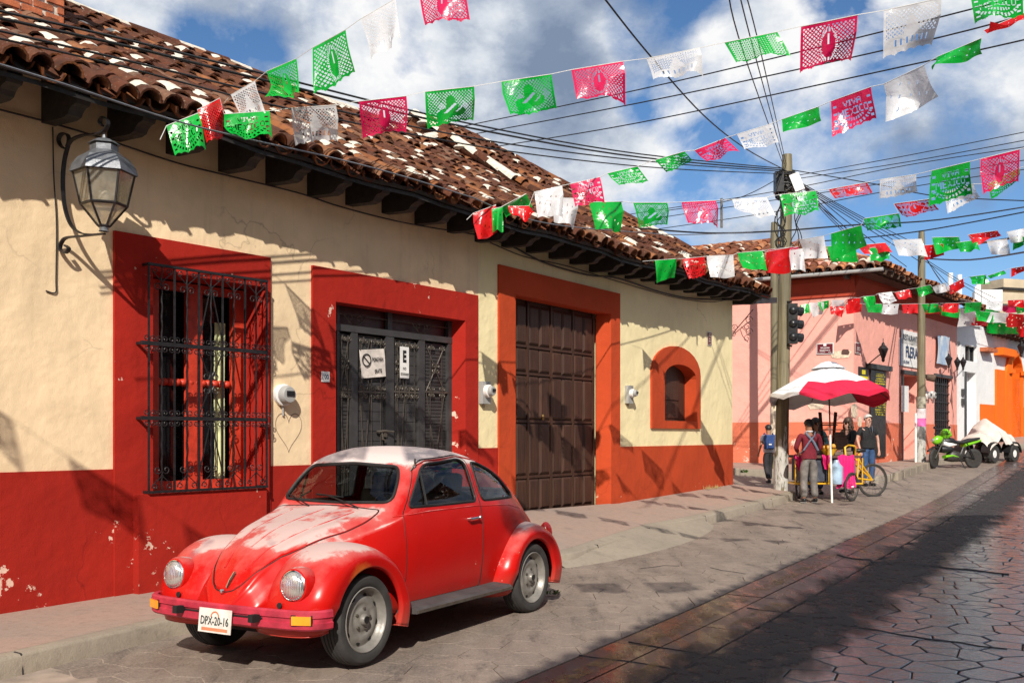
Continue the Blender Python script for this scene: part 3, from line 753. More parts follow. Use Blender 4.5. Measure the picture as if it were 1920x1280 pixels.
def roofW(q):
    r_ = q-sP2
    if r_ < 3.4: return 3.85, 0.60
    return max(0.05, min(4.66, sEnd-q)), 0.66
def roofpt(q, w_, lift=0.0):
    e, d = eave(q); W_, t = roofW(q); p_ = e+d*w_; p_.z += t*w_
    nn = (V(0, 0, 1)-d*t).normalized(); sag = -0.05*math.sin(math.pi*min(1, w_/4.0))
    return p_+nn*(lift)+V(0, 0, sag), (d+V(0, 0, t)).normalized(), nn
def barrel(b, mat4, r0, r1, ln, n=6, th=0.018, convex=True):
    """half round tile: local x across, y upslope, z out"""
    vs = []
    for (y, r_) in ((0.0, r0), (ln, r1)):
        for rr, in ((r_,), (r_-th,)):
            for k in range(n+1):
                t = math.pi*k/n; z = math.sin(t)*rr*0.98
                vs.append(mat4@V(-math.cos(t)*rr, y, z if convex else -z+0.0))
    m_ = n+1; fs = []
    for k in range(n):
        fs.append((k, k+1, 2*m_+k+1, 2*m_+k))            # outer
        fs.append((k, m_+k, m_+k+1, k+1))                # front lip
        fs.append((m_+k, 3*m_+k, 3*m_+k+1, m_+k+1))      # inner
    if convex: pass
    else: fs = [f[::-1] for f in fs]
    b.add(vs, fs)
def tile_roof(parent, s0, s1, spacing, expo, r0, m, nparts, Wf=roofW, rp=roofpt, seed=1, lime=0.3, jit=1.0, deckname='roof', label=None, ln=0.44):
    rr = random.Random(seed)
    # deck under the tiles
    b = MB(); nq = max(2, int((s1-s0)/0.4))
    b.grid(lambda i, j: rp(s0+(s1-s0)*i/nq, (Wf(s0+(s1-s0)*i/nq)[0]+0.0)*j/6, -0.02 if j else -0.02)[0], nq, 6)
    b.grid(lambda i, j: rp(s0+(s1-s0)*i/nq, (Wf(s0+(s1-s0)*i/nq)[0])*j/6, -0.06)[0], nq, 6, flip=True)
    b.grid(lambda i, j: rp(s0+(s1-s0)*i/nq, 0, -0.02-0.04*j)[0], nq, 1, flip=True)
    deck = b.build(deckname, M['timber'], parent=parent)
    items = []; nc = int((s1-s0)/spacing)
    for c in range(nc+1):
        q = s0+c*spacing
        if q > s1: break
        W_ = Wf(q)[0]; nr = int(W_/math.cos(math.atan(0.6))/expo)+1
        for r_ in range(nr):
            w_ = r_*expo*math.cos(math.atan(0.6))
            if w_ > W_-0.1: break
            for cv in (True, False):
                qq = q+(0 if cv else spacing/2)+rr.gauss(0, 0.008*jit)
                if qq > s1: continue
                p_, up, nn = rp(qq, w_-(0.05 if cv else 0.0)+rr.gauss(0, 0.02*jit), (0.050 if cv else 0.05)+rr.gauss(0, .006)*jit)
                yaw = rr.gauss(0, 0.075*jit); ac = up.cross(nn).normalized()
                up2 = (up+ac*yaw+nn*(-0.045 if cv else -0.02)+nn*rr.gauss(0, 0.022*jit)).normalized(); ac2 = up2.cross(nn).normalized(); n2 = ac2.cross(up2)
                items.append((p_.length, cv, frame(p_+nn*(0.012*r_ % 0.001), ac2, up2, n2), rr.uniform(0.92, 1.08), r_, rr.random()))
    items.sort(key=lambda k: k[0]*(1 if k[1] else 1.35))
    cvx, ccv = MB(), MB(); I4 = Matrix.Identity(4)
    barrel(cvx, I4, r0, r0*0.80, ln); barrel(ccv, I4, r0*0.98, r0*0.82, ln, convex=False)
    mcv, mcc = cvx.mesh('tile', m, smooth=60), ccv.mesh('tile', m, smooth=60)
    rest = MB(); lm = MB(); inv = wmat(deck).inverted()
    for k, (dist, cv, fr, sc_, row, lr) in enumerate(items):
        S4 = fr@Matrix.Diagonal((sc_, 1, sc_, 1))
        if k < nparts: link_mesh('tile', mcv if cv else mcc, deck, mat4=inv@S4)
        else: barrel(rest, S4, r0, r0*(0.80 if cv else 0.82), ln, n=5, convex=cv)
        pl_ = lime*(1.5 if row in (0, 1) else 1.1 if row == 2 else 0.75)
        if cv and lr < pl_:
            y0 = rr.uniform(0.06, 0.16) if row else rr.uniform(0.08, 0.16); y1 = y0+rr.uniform(0.12, 0.30)*(1.2 if row < 3 else .8); n = 6; vs = []
            e0 = [rr.uniform(-.04, .04) for _ in range(n+1)]; e1 = [rr.uniform(-.03, .03) for _ in range(n+1)]
            a0 = rr.uniform(0, 0.3); a1 = math.pi-rr.uniform(0, 0.4)
            for row_ in range(4):
                for kk in range(n+1):
                    t = a0+(a1-a0)*kk/n; y = y0+(y1-y0)*row_/3+(e0[kk] if row_ == 0 else 0)+(e1[kk] if row_ == 3 else 0)
                    lift = (0.0, 0.008, 0.009, -0.002)[row_]; r_ = r0*(1-0.20*y/ln)+lift
                    vs.append(S4@V(-math.cos(t)*r_, y, math.sin(t)*r_*0.98+.003))
            lm.add(vs, [(a*(n+1)+kk, a*(n+1)+kk+1, (a+1)*(n+1)+kk+1, (a+1)*(n+1)+kk) for a in range(3) for kk in range(n)])
    if rest.f: rest.build('tiles', m, parent=deck, kind='stuff', smooth=60)
    if lm.f: lm.build('mortar_patches', M['lime'], parent=deck, kind='stuff', smooth=60)
    return deck
deckA = tile_roof(cream, 0.35, sP2-0.01, 0.235, 0.30, 0.106, M['tile'], 300, seed=11, lime=0.21)
deckB = tile_roof(yellow, sP2+0.01, sEnd, 0.235, 0.30, 0.106, M['tile'], 300, seed=12, lime=0.14)
def ridge_caps(pts, parent, m, r0=0.12, step=0.32, seed=3, lime=0.5):
    rr = random.Random(seed); b, l = MB(), MB()
    for a, c in zip(pts, pts[1:]):
        d = (c-a); n = max(1, int(d.length/step)); d.normalize(); ac = d.cross(V(0, 0, 1)).normalized(); n2 = ac.cross(d)
        for k in range(n):
            p_ = a.lerp(c, k/n)+V(0, 0, 0.02)
            up = (d+n2*0.06+ac*rr.gauss(0, .04)).normalized(); a2 = up.cross(n2).normalized()
            fr = frame(p_, a2, up, a2.cross(up)); barrel(l if rr.random() < lime else b, fr, r0, r0*0.85, step*1.25, n=6)
            if rr.random() < lime: l.ball(p_-n2*0.03+ac*rr.choice((-.12, .12)), 0.09, 7, 4, sc=(1.3, 1.3, .5))
    b.build('ridge_tiles', m, parent=parent, kind='stuff', smooth=60)
    if l.f: l.build('ridge_mortar', M['lime'], parent=parent, kind='stuff', smooth=60)
rA = [roofpt(q, 3.85, 0.0)[0] for q in [0.4+k*0.8 for k in range(int((sP2-0.4)/0.8)+1)]+[sP2-0.02]]
rA2 = [roofpt(sP2+k*0.68, 3.85, 0.0)[0] for k in range(6) if k*0.68 < 3.45][:6]
ridge_caps(rA, deckA, M['tile'], lime=0.5, seed=5); ridge_caps([rA[-1]]+rA2[1:], deckB, M['tile'], lime=0.6, seed=6)
Q0 = roofpt(sP2+3.45, 4.66)[0]; Q1 = roofpt(sEnd-4.66, 4.66)[0]; Q2 = roofpt(sEnd-0.05, 0.05)[0]
ridge_caps([Q0, Q1], deckB, M['tile'], lime=0.6, seed=7); ridge_caps([Q1, Q2][::-1], deckB, M['tile'], lime=0.12, seed=8)
# left gable of the higher roof (mortared edge) and the rear slopes
b = MB(); b.prism([roofpt(sP2+3.38, 0.3)[0], Q0, Q0+V(0.1, 0, -1.2)-SC.n*1.5, roofpt(sP2+3.38, 3.85)[0]-V(0, 0, .3)], SC.u*0.06); b.build('gable_edge', M['tile'], parent=deckB)
gv = [roofpt(sP2+3.42, k, 0.03)[0] for k in (2.4, 3.2, 4.0, 4.6)]
ridge_caps(gv, deckB, M['tile'], r0=0.11, lime=0.5, seed=9)
def rear(pts, d, name, parent):
    b = MB(); q = [p_+d*4+V(0, 0, -2.4) for p_ in pts]
    for k in range(len(pts)-1): b.add([pts[k], pts[k+1], q[k+1], q[k]], [(0, 1, 2, 3)])
    b.build(name, M['tile'], parent=parent)
rear([rA[0], rA[-1]], -SA.n, 'rear_slope', deckA); rear([rA2[0], rA2[-1]], -SC.n, 'rear_slope', deckB); rear([Q0, Q1], -SC.n, 'rear_slope', deckB)
b = MB(); b.add([Q2, Q1, Q1-SC.n*4+V(0, 0, -2.4), Q2-SC.n*9], [(0, 1, 2, 3)]); b.build('hip_slope', M['tile'], parent=deckB)
# rafters, each one its own part, with an ogee end
def rafter(q, parent, wd=0.125):
    e, d = eave(q); n_ = -d; u_ = V(0, 0, 1).cross(n_).normalized()*-1
    W_, t = roofW(q); zt = e.z-0.07
    prof = [(-0.05, zt+t*0.71), (0.56, zt+t*0.10), (0.58, zt-0.02), (0.56, zt-0.05), (0.50, zt-0.06), (0.46, zt-0.085), (0.43, zt-0.12), (0.36, zt-0.135), (-0.05, zt-0.11)]
    base = e-n_*0.66; base.z = 0
    b = MB(); b.prism([base+n_*a+V(0, 0, z)-u_*wd/2 for a, z in prof], u_*wd); b.build('rafter', M['timber'], parent=parent)
q = 0.5
while q < sEnd-0.3:
    rafter(q, cream if q < sP2 else yellow); q += 0.60+rnd.uniform(-.03, .03)
b = MB()
for s0, s1 in ((0, sP2), (sP2, sEnd)): pass
b.grid(lambda i, j: eave(sEnd*i/40)[0]+eave(sEnd*i/40)[1]*0.05+V(0, 0, (-0.06, -0.10)[j]), 40, 1, flip=True)
b.build('eaves_board', M['timber'], parent=cream)
# brick chimney on the roof
ch = thing('chimney', 'red brick chimney stack rising from the tiled roof at the upper left', 'chimney', (-4.9, 10.4, 5.3))
M['brick'] = simple('red_brick', (0.42, 0.12, 0.05), 0.9, var=0.35, vs=9, bs=0.5, coord='pos')
ca = V(-4.56, 10.30, 0); cu = SA.u; cn = SA.n
b = MB(); b.pp(ca-cu*1.5-cn*.9+V(0, 0, 4.6), cu*1.49, cn*.89, V(0, 0, 2.5)); b.build('mortar_core', M['lime'], parent=ch)
for r_ in range(24):
    z = 5.2+r_*0.085
    for k in range(7):
        x0 = -1.5+k*0.24+rnd.uniform(-.012, .012)+(0.12 if r_ % 2 else 0); x1 = min(0.0, x0+0.200)
        if x1-x0 < 0.05: continue
        b = MB(); j = rnd.uniform(-.006, .010); b.pp(ca+cu*x0+V(0, 0, z)-cn*.05, cu*(x1-x0), V(0, 0, 0.060), cn*(.05+.010+j)); b.build('brick', M['brick'], parent=ch)
# ---------------- things on the house fronts ----------------
def spiral(c, e1, e2, r, turns, a0, sgn=1, n=14):
    """points of a spiral in the plane e1,e2, starting at the rim and curling to the centre"""
    o = []
    for k in range(n+1):
        f = k/n; rr_ = r*(1-0.78*f); t = a0+sgn*2*math.pi*turns*f
        o.append(c+e1*math.cos(t)*rr_+e2*math.sin(t)*rr_)
    return o
Z = V(0, 0, 1)
def scroll_pair(b, c, e1, e2, r, th=0.005, n=12):
    """two little curls leaving a bar, one to either side: c is the point on the bar, e2 the way they grow"""
    for s in (-1, 1):
        cc = c+e1*s*(r*1.15)+e2*r*0.9
        pts = [c+e2*r*-0.35]+spiral(cc, e1*s, e2, r, 1.15, math.pi, -1, n); b.tube(pts, th, 4)
def cscroll(b, a, d, e1, r, th=0.006):
    """C scroll from a to d bulging along e1, with curled ends"""
    ax = (d-a); L_ = ax.length; ax.normalize(); pts = spiral(a+ax*r*1.0+e1*0, -ax, e1, r, 1.1, math.pi*0.5, 1, 10)[::-1]
    mid = [a.lerp(d, f)+e1*(r*1.0+0.9*r*math.sin(math.pi*f)) for f in (0.25, 0.4, 0.5, 0.6, 0.75)]
    end = spiral(d-ax*r, ax, e1, r, 1.1, math.pi*0.5, 1, 10)
    b.tube(pts+mid+end, th, 4)
# window joinery
win = bpy.data.objects['window_surround']
b = MB(); D_ = -.36
def wq(x, off=D_): return SA.s_px(x, off)
zb_, zt_ = w_zb, w_i[2]
for x0, x1, o0, o1 in ((345, 372, D_, D_+.07), (430, 462, D_, D_+.08), (275, 289, D_, D_+.08)):
    SA.boxp(b, wq(x0), wq(x1), zb_+.03, zt_-.02, o0, o1)
SA.boxp(b, wq(275), wq(462), zt_-.10, zt_-.02, D_-.02, D_+.06); SA.boxp(b, wq(275), wq(462), zb_+.001, zb_+.10, D_-.02, D_+.085)
wf = b.build('window_frame', M['redwood'], parent=cream)
b = MB(); zc_ = SA.sz(380, 719, D_)[1]
s_ = wq(290)
while s_ < wq(425): b.ball(SA.pt(s_, zc_, D_+.03), .045, 8, 5, sc=(1.15, 1.15, .9)); s_ += .075
b.build('turned_rail', M['redwood'], parent=wf, smooth=60)
b = MB(); SA.boxp(b, wq(275), wq(462), zb_, zt_, D_-.10, D_-.09); b.build('pane', M['glassdark'], parent=wf)
b = MB(); q0, q1 = wq(407), wq(427)
b.grid(lambda i, j: SA.pt(q0+(q1-q0)*i/10, zb_+.08+(zt_-zb_-.45)*j/8, D_-.05+.02*math.sin(i*1.6)+.006*math.sin(j)), 10, 8)
b.build('curtain', M['curtain'], parent=wf, smooth=180)
# iron grille
gr = thing('window_grille', 'black wrought iron scrollwork grille over the red framed window', 'window grille', tuple(SA.pt(w_i[0], w_zb, .1)))
GO = .13
gx = [279, 307.5, 335, 360, 383.6, 407, 427.5, 447, 466, 483, 499]
g0, g1 = SA.s_px(279, GO), SA.s_px(500, GO); gs = [g0+(g1-g0)*k/10 for k in range(11)]
gt, gb = SA.sz(390, 511, GO)[1], SA.sz(390, 917, GO)[1]; gm1, gm2 = SA.sz(390, 652, GO)[1], SA.sz(390, 785, GO)[1]
for k, s_ in enumerate(gs):
    b = MB()
    if k % 2: # twisted bar
        n_ = 60; b.tube([SA.pt(s_+.0035*math.cos(i*1.3), gb+(gt-gb)*i/n_, GO+.0035*math.sin(i*1.3)) for i in range(n_+1)], .0085, 4)
    else: SA.boxp(b, s_-.008, s_+.008, gb, gt, GO-.008, GO+.008)
    b.build('bar', M['iron'], parent=gr)
for z, ext in ((gt, .02), (gm1, .10), (gm2, .10), (gb, .01)):
    b = MB(); SA.boxp(b, g0-ext*.8, g1+.01, z-.012 if z in (gt, gb) else z-.019, z+.012 if z in (gt, gb) else z+.019, GO-.012, GO+.016)
    for s_ in (g0-ext*.8+.02, g1-.01): SA.boxp(b, s_-.01, s_+.01, z-.012, z+.012, 0.0, GO)
    b.build('cross_bar', M['iron'], parent=gr)
u_ = SA.u; b = MB()
for z in (gm1, gm2):
    for k in (0.06, 1, 2, 3, 4, 5, 6, 7, 8, 9, 9.94):
        c0 = SA.pt(g0+(g1-g0)*k/10, z+.02, GO+.004); scroll_pair(b, c0, u_, Z, .030); c0 = SA.pt(g0+(g1-g0)*k/10, z-.02, GO+.004); scroll_pair(b, c0, u_, -Z, .030)
for z, sg in ((gt, -1), (gb, 1)):
    for k in (1, 3, 5, 7, 9):
        c0 = SA.pt(gs[k], z+sg*.17, GO+.004)
        for s in (-1, 1):
            b.tube([c0]+[SA.pt(gs[k]+s*x_, z+sg*y_, GO+.004) for x_, y_ in ((.012, .14), (.06, .10), (.10, .065), (.105, .035))]+spiral(SA.pt(gs[k]+s*.075, z+sg*.045, GO+.004), u_*s, Z*sg, .032, 1.0, 0.2, 1, 10), .0055, 4)
            b.tube(spiral(SA.pt(gs[k]+s*.045, z+sg*.205, GO+.004), u_*-s, Z*-sg, .042, 1.2, 0, 1, 12), .0055, 4)
b.build('scrollwork', M['iron'], parent=gr, kind='stuff')
b = MB(); mid_ = (gm1+gm2)/2
for z0, z1 in ((gt-.12, gm1), (gm1, mid_), (mid_, gm2), (gm2, gb+.1)):
    for s in (-1, 1):
        if z0 == mid_ or z1 == gb+.1: b.tube([SA.pt(gs[5], z0, GO), SA.pt(gs[5]+s*.15, z1, GO)], .007, 4)
        else: b.tube([SA.pt(gs[5], z0 if z1 != mid_ else z1, GO), SA.pt(gs[5]+s*.15, z1 if z1 != mid_ else z0, GO)], .007, 4)
for s in (-1, 1):
    for dz in (-.07, .07): b.tube(spiral(SA.pt(gs[5]+s*.055, mid_+dz, GO+.004), u_*s, Z, .05, 1.2, math.pi/2, 1, 12), .006, 4)
b.build('diagonals', M['iron'], parent=gr)
# grey iron double door
DO = -.17
dr = thing('iron_door', 'grey sheet iron double door with scrollwork and two paper signs, behind the car', 'door', tuple(SB.pt(d2i[0], .3, DO)))
q0, q1 = d2i[0]+.003, SB.s_px(845, DO)
def dq(x): return SB.s_px(x, DO)
dt, db = d2i[2]-.004, .30; zr0 = SB.sz(740, 632, DO)[1]
b = MB()
for x0, x1 in ((629, 633.5), (656, 668), (721, 736), (783, 794), (838, 845.5)):
    SB.boxp(b, max(q0, dq(x0)), dq(x1), db, zr0-.001 if 640 < x0 < 800 else dt, DO-.03, DO+.025)
SB.boxp(b, q0, q1, zr0, zr0+.075, DO-.032, DO+.032); SB.boxp(b, q0, q1, db, db+.06, DO-.028, DO+.028)
SB.boxp(b, dq(725), dq(733), zr0+.076, dt, DO-.03, DO+.02)
b.build('door_frame', M['doorgrey'], parent=dr)
bays = ((633.5, 656, 0), (668, 721, 1), (736, 783, 1), (794, 838, 0))
M['dullred'] = simple('dull_red_panel', (0.06, 0.012, 0.01), 0.4, var=0.3, bs=0)
b = MB(); SB.boxp(b, q0, q1, zr0+.05, dt, DO-.05, DO-.04); b.build('fanlight_panel', M['dullred'], parent=dr)
for bi, (x0, x1, kind_) in enumerate(bays):
    a, c = dq(x0), dq(x1); zt = zr0-.045; w_ = c-a
    z = db+.07; st = .118 if kind_ else .045
    if kind_:
        while z < zt-.02:
            for h_ in range(2):
                b = MB(); SB.boxp(b, a+w_*h_/2+.004, a+w_*(h_+1)/2-.004, z, min(zt, z+st-.007), DO-.045, DO-.012); b.build('door_panel', M['doorgrey'], parent=dr)
            z += st
        b = MB(); SB.boxp(b, a, c, db, zt+.03, DO-.05, DO-.038); b.build('door_backing', M['ironlite'], parent=dr)
    else:
        b = MB()
        while z < zt:
            b.pp(SB.pt(a, z, DO-.03), SB.u*w_, V(0, 0, st*.8), SB.n*.008); z += st
        SB.boxp(b, a, c, db, zt+.03, DO-.05, DO-.038)
        b.build('louvre_panel', M['doorgrey'], parent=dr)
    b = MB(); zs = SB.sz((x0+x1)/2, 735 if kind_ else 735, DO)[1]; o_ = DO+.012; th = .0065
    for z0, z1 in ((db+.08, zs-.012), (zs+.012, zt-.01)):
        h_ = z1-z0
        nb = 3 if kind_ else 2
        for k in range(nb): 
            s_ = a+w_*(k+.5)/nb; b.tube([SB.pt(s_, z0, o_), SB.pt(s_, z1, o_)], th*.8, 4)
        b.tube([SB.pt(a+w_*.08, z0, o_), SB.pt(a+w_*(.45 if kind_ else .85), z1, o_)], th, 4); b.tube([SB.pt(a+w_*(.45 if kind_ else .85), z0, o_), SB.pt(a+w_*.08, z1, o_)], th, 4)
        rr_ = .045 if kind_ else .036
        cols = (.22, .62, .85) if kind_ else (.3, .75)
        for k in cols:
            c0 = SB.pt(a+w_*k, z0, o_+.005); scroll_pair(b, c0, SB.u, Z, rr_*.8, .0065, 10); c0 = SB.pt(a+w_*k, z1, o_+.005); scroll_pair(b, c0, SB.u, -Z, rr_*.8, .0065, 10)
        c0 = SB.pt(a+w_*(.27 if kind_ else .47), (z0+z1)/2, o_+.005); scroll_pair(b, c0, SB.u, Z, rr_, .0065, 10); scroll_pair(b, c0, SB.u, -Z, rr_, .0065, 10)
    SB.boxp(b, a, c, zs-.012, zs+.012, DO-.0, DO+.018)
    b.build('scrollwork', M['ironlite'], parent=dr, kind='stuff')
b = MB(); 
for x_ in (663, 789):
    c0 = SB.pt(dq(x_), zr0+.08, DO+.02)
    for s in (-1, 1):
        b.tube([c0+SB.u*s*.02, c0+SB.u*s*.08+Z*.02, c0+SB.u*s*.19+Z*.12], .007, 4); b.tube(spiral(c0+SB.u*s*.07+Z*.085, SB.u*s, Z, .05, 1.2, -1.5, 1, 12), .007, 4)
b.tube([SB.pt(q0, zr0+.20, DO+.01), SB.pt(q1, zr0+.20, DO+.01)], .006, 4)
b.build('fanlight_scrolls', M['ironlite'], parent=dr)
b = MB(); c0 = SB.p(722, 812, DO+.03); b.box(c0, (.05, .03, .09), math.atan2(SB.u.y, SB.u.x)); b.tube([c0+V(-.09, -.10, .02), c0+V(0, -.03, .03), c0+V(.10, .05, .02)], .014, 6)
b.tube([c0+V(-.03, -.05, -.0), c0+V(-.02, -.06, -.07), c0+V(.01, -.03, -.09)], .012, 6)
b.build('padlock', M['ironlite'], parent=dr)
# signs on it
def panel_sign(name, label, cat, seg, c, w_, h_, off, rot=0.0, m=None, th=.004, warp=0.0):
    t = thing(name, label, cat, tuple(seg.pt(c[0], c[1], off)))
    rt = seg.u*math.cos(rot)+Z*math.sin(rot); up = -seg.u*math.sin(rot)+Z*math.cos(rot); o = seg.pt(c[0], c[1], off)
    b = MB()
    n_ = 8
    f_ = lambda i, j, dd: o+rt*w_*(i/n_-.5)+up*h_*(j/n_-.5)+seg.n*(dd+warp*math.sin(i*1.3+j*.7)*.4)
    b.grid(lambda i, j: f_(i, j, th), n_, n_); b.grid(lambda i, j: f_(i, j, 0), n_, n_, flip=True)
    b.build('board', m or M['white'], parent=t, smooth=180)
    return t, o, rt, up
c = SB.sz(698.5, 681, DO+.03)
M['signwhite'] = simple('sun_bleached_sign_board', (0.66, 0.60, 0.55), 0.6, var=0.25, vs=9, bs=0.1)
t, o, rt, up = panel_sign('sign', 'white sign with a barred circle reading PONCHAN GRATIS wired to the grey door', 'sign', SB, c, .42, .335, DO+.035, R(6), M['signwhite'], warp=.01)
nn = SB.n; oo = o+nn*.014
b = MB(); cc = oo-rt*.115+up*.045; b.tube([cc+rt*.07*math.cos(k*math.pi/12)+up*.07*math.sin(k*math.pi/12) for k in range(24)], .007, 5, closed=True); b.tube([cc-rt*.05+up*.05, cc+rt*.05-up*.05], .006, 5)
b.build('barred_circle', M['black'], parent=t)
lettering('PONCHAN', M['black'], t, oo+rt*.075+up*.045, rt, up, .05, .19, bold=.03); lettering('GRATIS', M['black'], t, oo+rt*.07-up*.095, rt, up, .05, .13, bold=.03)
b = MB()
for k in range(4): b.tube([oo+rt*(.2 if k % 2 else -.2)+up*(.16 if k < 2 else -.16), oo+rt*(.22 if k % 2 else -.22)+up*(.19 if k < 2 else -.19)], .004, 4)
b.build('wire_ties', M['ironlite'], parent=t, kind='stuff')
c = SB.sz(757.5, 679.5, DO+.03)
t, o, rt, up = panel_sign('sign', 'narrow white no parking notice reading E NO ESTACIONARSE on the grey door', 'sign', SB, c, .165, .39, DO+.035, 0, M['white'])
oo = o+nn*.006
lettering('E', M['black'], t, oo+up*.075, rt, up, .15, .065, bold=.05); lettering('NO', M['black'], t, oo-up*.075, rt, up, .035, .06, bold=.02); lettering('ESTACIONARSE', M['black'], t, oo-up*.145, rt, up, .032, .145, bold=.03)
t, o, rt, up = panel_sign('house_number', 'small white tile with house number 100 on the red door surround', 'house number', SB, SB.sz(610.5, 706, .04), .125, .115, .036)
lettering('100', simple('blue_print', (0.02, 0.04, 0.12), .5, bs=0), t, o+nn*.006, rt, up, .055, .095, bold=.02)
t, o, rt, up = panel_sign('street_sign', 'small maroon and white street name sign high on the yellow wall', 'street sign', SDD, SDD.sz(1330, 635, .01), .20, .27, .012)
b = MB(); b.pp(o-rt*.088-up*.122+SDD.n*.006, rt*.176, up*.244, SDD.n*.003); b.build('maroon_field', M['maroon'], parent=t)
for k, (tx, hh) in enumerate((('BARRIO', .02), ('Real de', .032), ('Guadalupe', .032), ('C.P. 29200', .018))): lettering(tx, M['white'], t, o+SDD.n*.012+up*(.05-.05*k), rt, up, hh, .13 if k != 1 else .09, bold=.02)
b = MB(); b.pp(o-rt*.02+up*.075+SDD.n*.01, rt*.04, up*.03, SDD.n*.002); b.build('emblem', M['white'], parent=t)
# electricity meters
def meter(seg, x, y, r_, label, box=False, boxm=None):
    q, z = seg.sz(x, y, .08); t = thing('electricity_meter', label, 'electricity meter', tuple(seg.pt(q, z, 0)))
    b = MB(); n_ = seg.n
    if box: seg.boxp(b, q-.09, q+.09, z-.17, z+.13, .002, .07); b.build('meter_box', boxm or M['grey'], parent=t); b = MB()
    b.lathe([(r_, 0), (r_*1.02, .02), (r_*1.02, .05), (r_*.86, .06)], seg.pt(q, z, .0 if not box else .07), n_, 20); b.build('ring', M['white'], parent=t, smooth=40)
    b = MB(); b.lathe([(r_*.84, 0), (r_*.84, .05), (r_*.7, .08), (0.0001, .085)], seg.pt(q, z, .06 if not box else .10), n_, 20); b.build('glass_dome', M['grey'], parent=t, smooth=40)
    b = MB(); b.pp(seg.pt(q, z, .15 if not box else .19)-seg.u*r_*.45-Z*r_*.1, seg.u*r_*.9, Z*r_*.45, n_*.006); b.build('dial', M['black'], parent=t)
    b = MB(); b.tube([seg.pt(q, z-.1, .02), seg.pt(q+.01, z-.22, .015)], .012, 6); b.build('conduit', M['grey'], parent=t); return t
meter(SB, 537, 740, .115, 'round white electricity meter on the cream wall above a drawn heart') if False else meter(SA, 537, 740, .115, 'round white electricity meter on the cream wall above a drawn heart')
meter(SC, 914, 733, .085, 'grey electricity meter on the narrow yellow strip between the two big doors', True)
meter(SDD, 1184, 737, .07, 'small white electricity meter on the yellow wall left of the arched window', True)
# heart scratched on the plaster
b = MB(); cx_, cz_ = SA.sz(541, 805, 0.0); hp = []
for k in range(40):
    a_ = 2*math.pi*k/40; hp.append(SA.pt(cx_+.0107*16*math.sin(a_)**3*1.05, cz_+.0145*(13*math.cos(a_)-5*math.cos(2*a_)-2*math.cos(3*a_)-math.cos(4*a_)), .003))
b.tube(hp, .0032, 4, closed=True); b.build('drawn_heart', simple('pencil_line', (0.20, 0.15, 0.12), .9, bs=0), parent=cream)
# garage door
gd = thing('garage_door', 'tall dark brown wooden garage door made of narrow raised panels', 'garage door', tuple(SC.pt(gi[0], .5, -.2)))
GOF = -.19; a, c = gi[0]+.003, SC.s_px(1113, GOF); zt, zb_ = gi[2]-.004, .50
b = MB(); SC.boxp(b, a, c, zb_-.25, zt, GOF-.06, GOF-.03); b.build('door_leaf', M['garagewood'], parent=gd)
edges = [a+(c-a)*k/8 for k in range(9)]; zr_ = [zb_-.02, zb_+.50, zb_+1.32, zb_+2.02, zb_+2.42, zt-.03]
for k in range(8):
    e0, e1 = edges[k]+(.028 if k % 2 == 0 else .012), edges[k+1]-(.028 if k % 2 else .012)
    for z0, z1 in zip(zr_, zr_[1:]):
        z0 += .025; z1 -= .025; b = MB()
        v_ = [SC.pt(e0, z0, GOF-.028), SC.pt(e1, z0, GOF-.028), SC.pt(e1, z1, GOF-.028), SC.pt(e0, z1, GOF-.028), SC.pt(e0+.035, z0+.04, GOF), SC.pt(e1-.035, z0+.04, GOF), SC.pt(e1-.035, z1-.04, GOF), SC.pt(e0+.035, z1-.04, GOF)]
        b.add(v_, [(4, 5, 6, 7), (0, 1, 5, 4), (1, 2, 6, 5), (2, 3, 7, 6), (3, 0, 4, 7)]); b.build('raised_panel', M['garagewood'], parent=gd)
b = MB()
for k in (0, 2, 4, 6, 8): SC.boxp(b, edges[k]-.022, edges[k]+.022, zb_-.25, zt, GOF-.03, GOF+.006)
for z in zr_[1:-1]: SC.boxp(b, a, c, z-.018, z+.018, GOF-.03, GOF-.002)
b.build('stiles', M['garagewood'], parent=gd)
b = MB(); h_ = SC.p(1018, 782, GOF+.02); b.ball(h_, .022, 8, 6, (1, 1, 2.2)); b.build('handle', simple('brass', (.35, .22, .08), .4, .8, bs=0), parent=gd, smooth=60)
# wall lantern
LP = px(190, 350, 8.60)
# lantern on bracket
lt = thing('wall_lantern', 'grey six sided street lantern on a curled iron bracket by the red framed window', 'lantern', tuple(SA.p(112, 440)))
lc = px(195, 436, 8.62); lx, ly = lc.x, lc.y
def zat(y, Y=8.62): return CH+(HY-y)/F*Y
rad = .255
hexd = [V(math.cos(R(20+60*k)), math.sin(R(20+60*k)), 0) for k in range(6)]
def hexring(r_, z): return [V(lx, ly, z)+d*r_ for d in hexd]
zb0, zb1, zb2 = zat(424), zat(385), zat(324)
r0_, r1_, r2_ = .045, .185, .245
b = MB(); A_, B_, C_ = hexring(r0_, zb0), hexring(r1_, zb1), hexring(r2_, zb2)
for k in range(6):
    b.tube([A_[k], B_[k], C_[k]], .011, 4)
for rg, th in ((A_, .012), (B_, .014), (C_, .016)): b.tube(rg, th, 4, closed=True)
b.build('lantern_frame', M['iron'], parent=lt)
m, nt, p = material('dusty_lamp_glass'); nt.nodes.remove(p); P = pos(nt)
d_ = node(nt, 'ShaderNodeBsdfDiffuse', {'Color': (.62, .58, .48, 1)}); t_ = node(nt, 'ShaderNodeBsdfTranslucent', {'Color': (.75, .68, .5, 1)}); x_ = node(nt, 'ShaderNodeBsdfTransparent', {'Color': (.95, .9, .8, 1)}); g_ = node(nt, 'ShaderNodeBsdfGlossy', {'Roughness': .08})
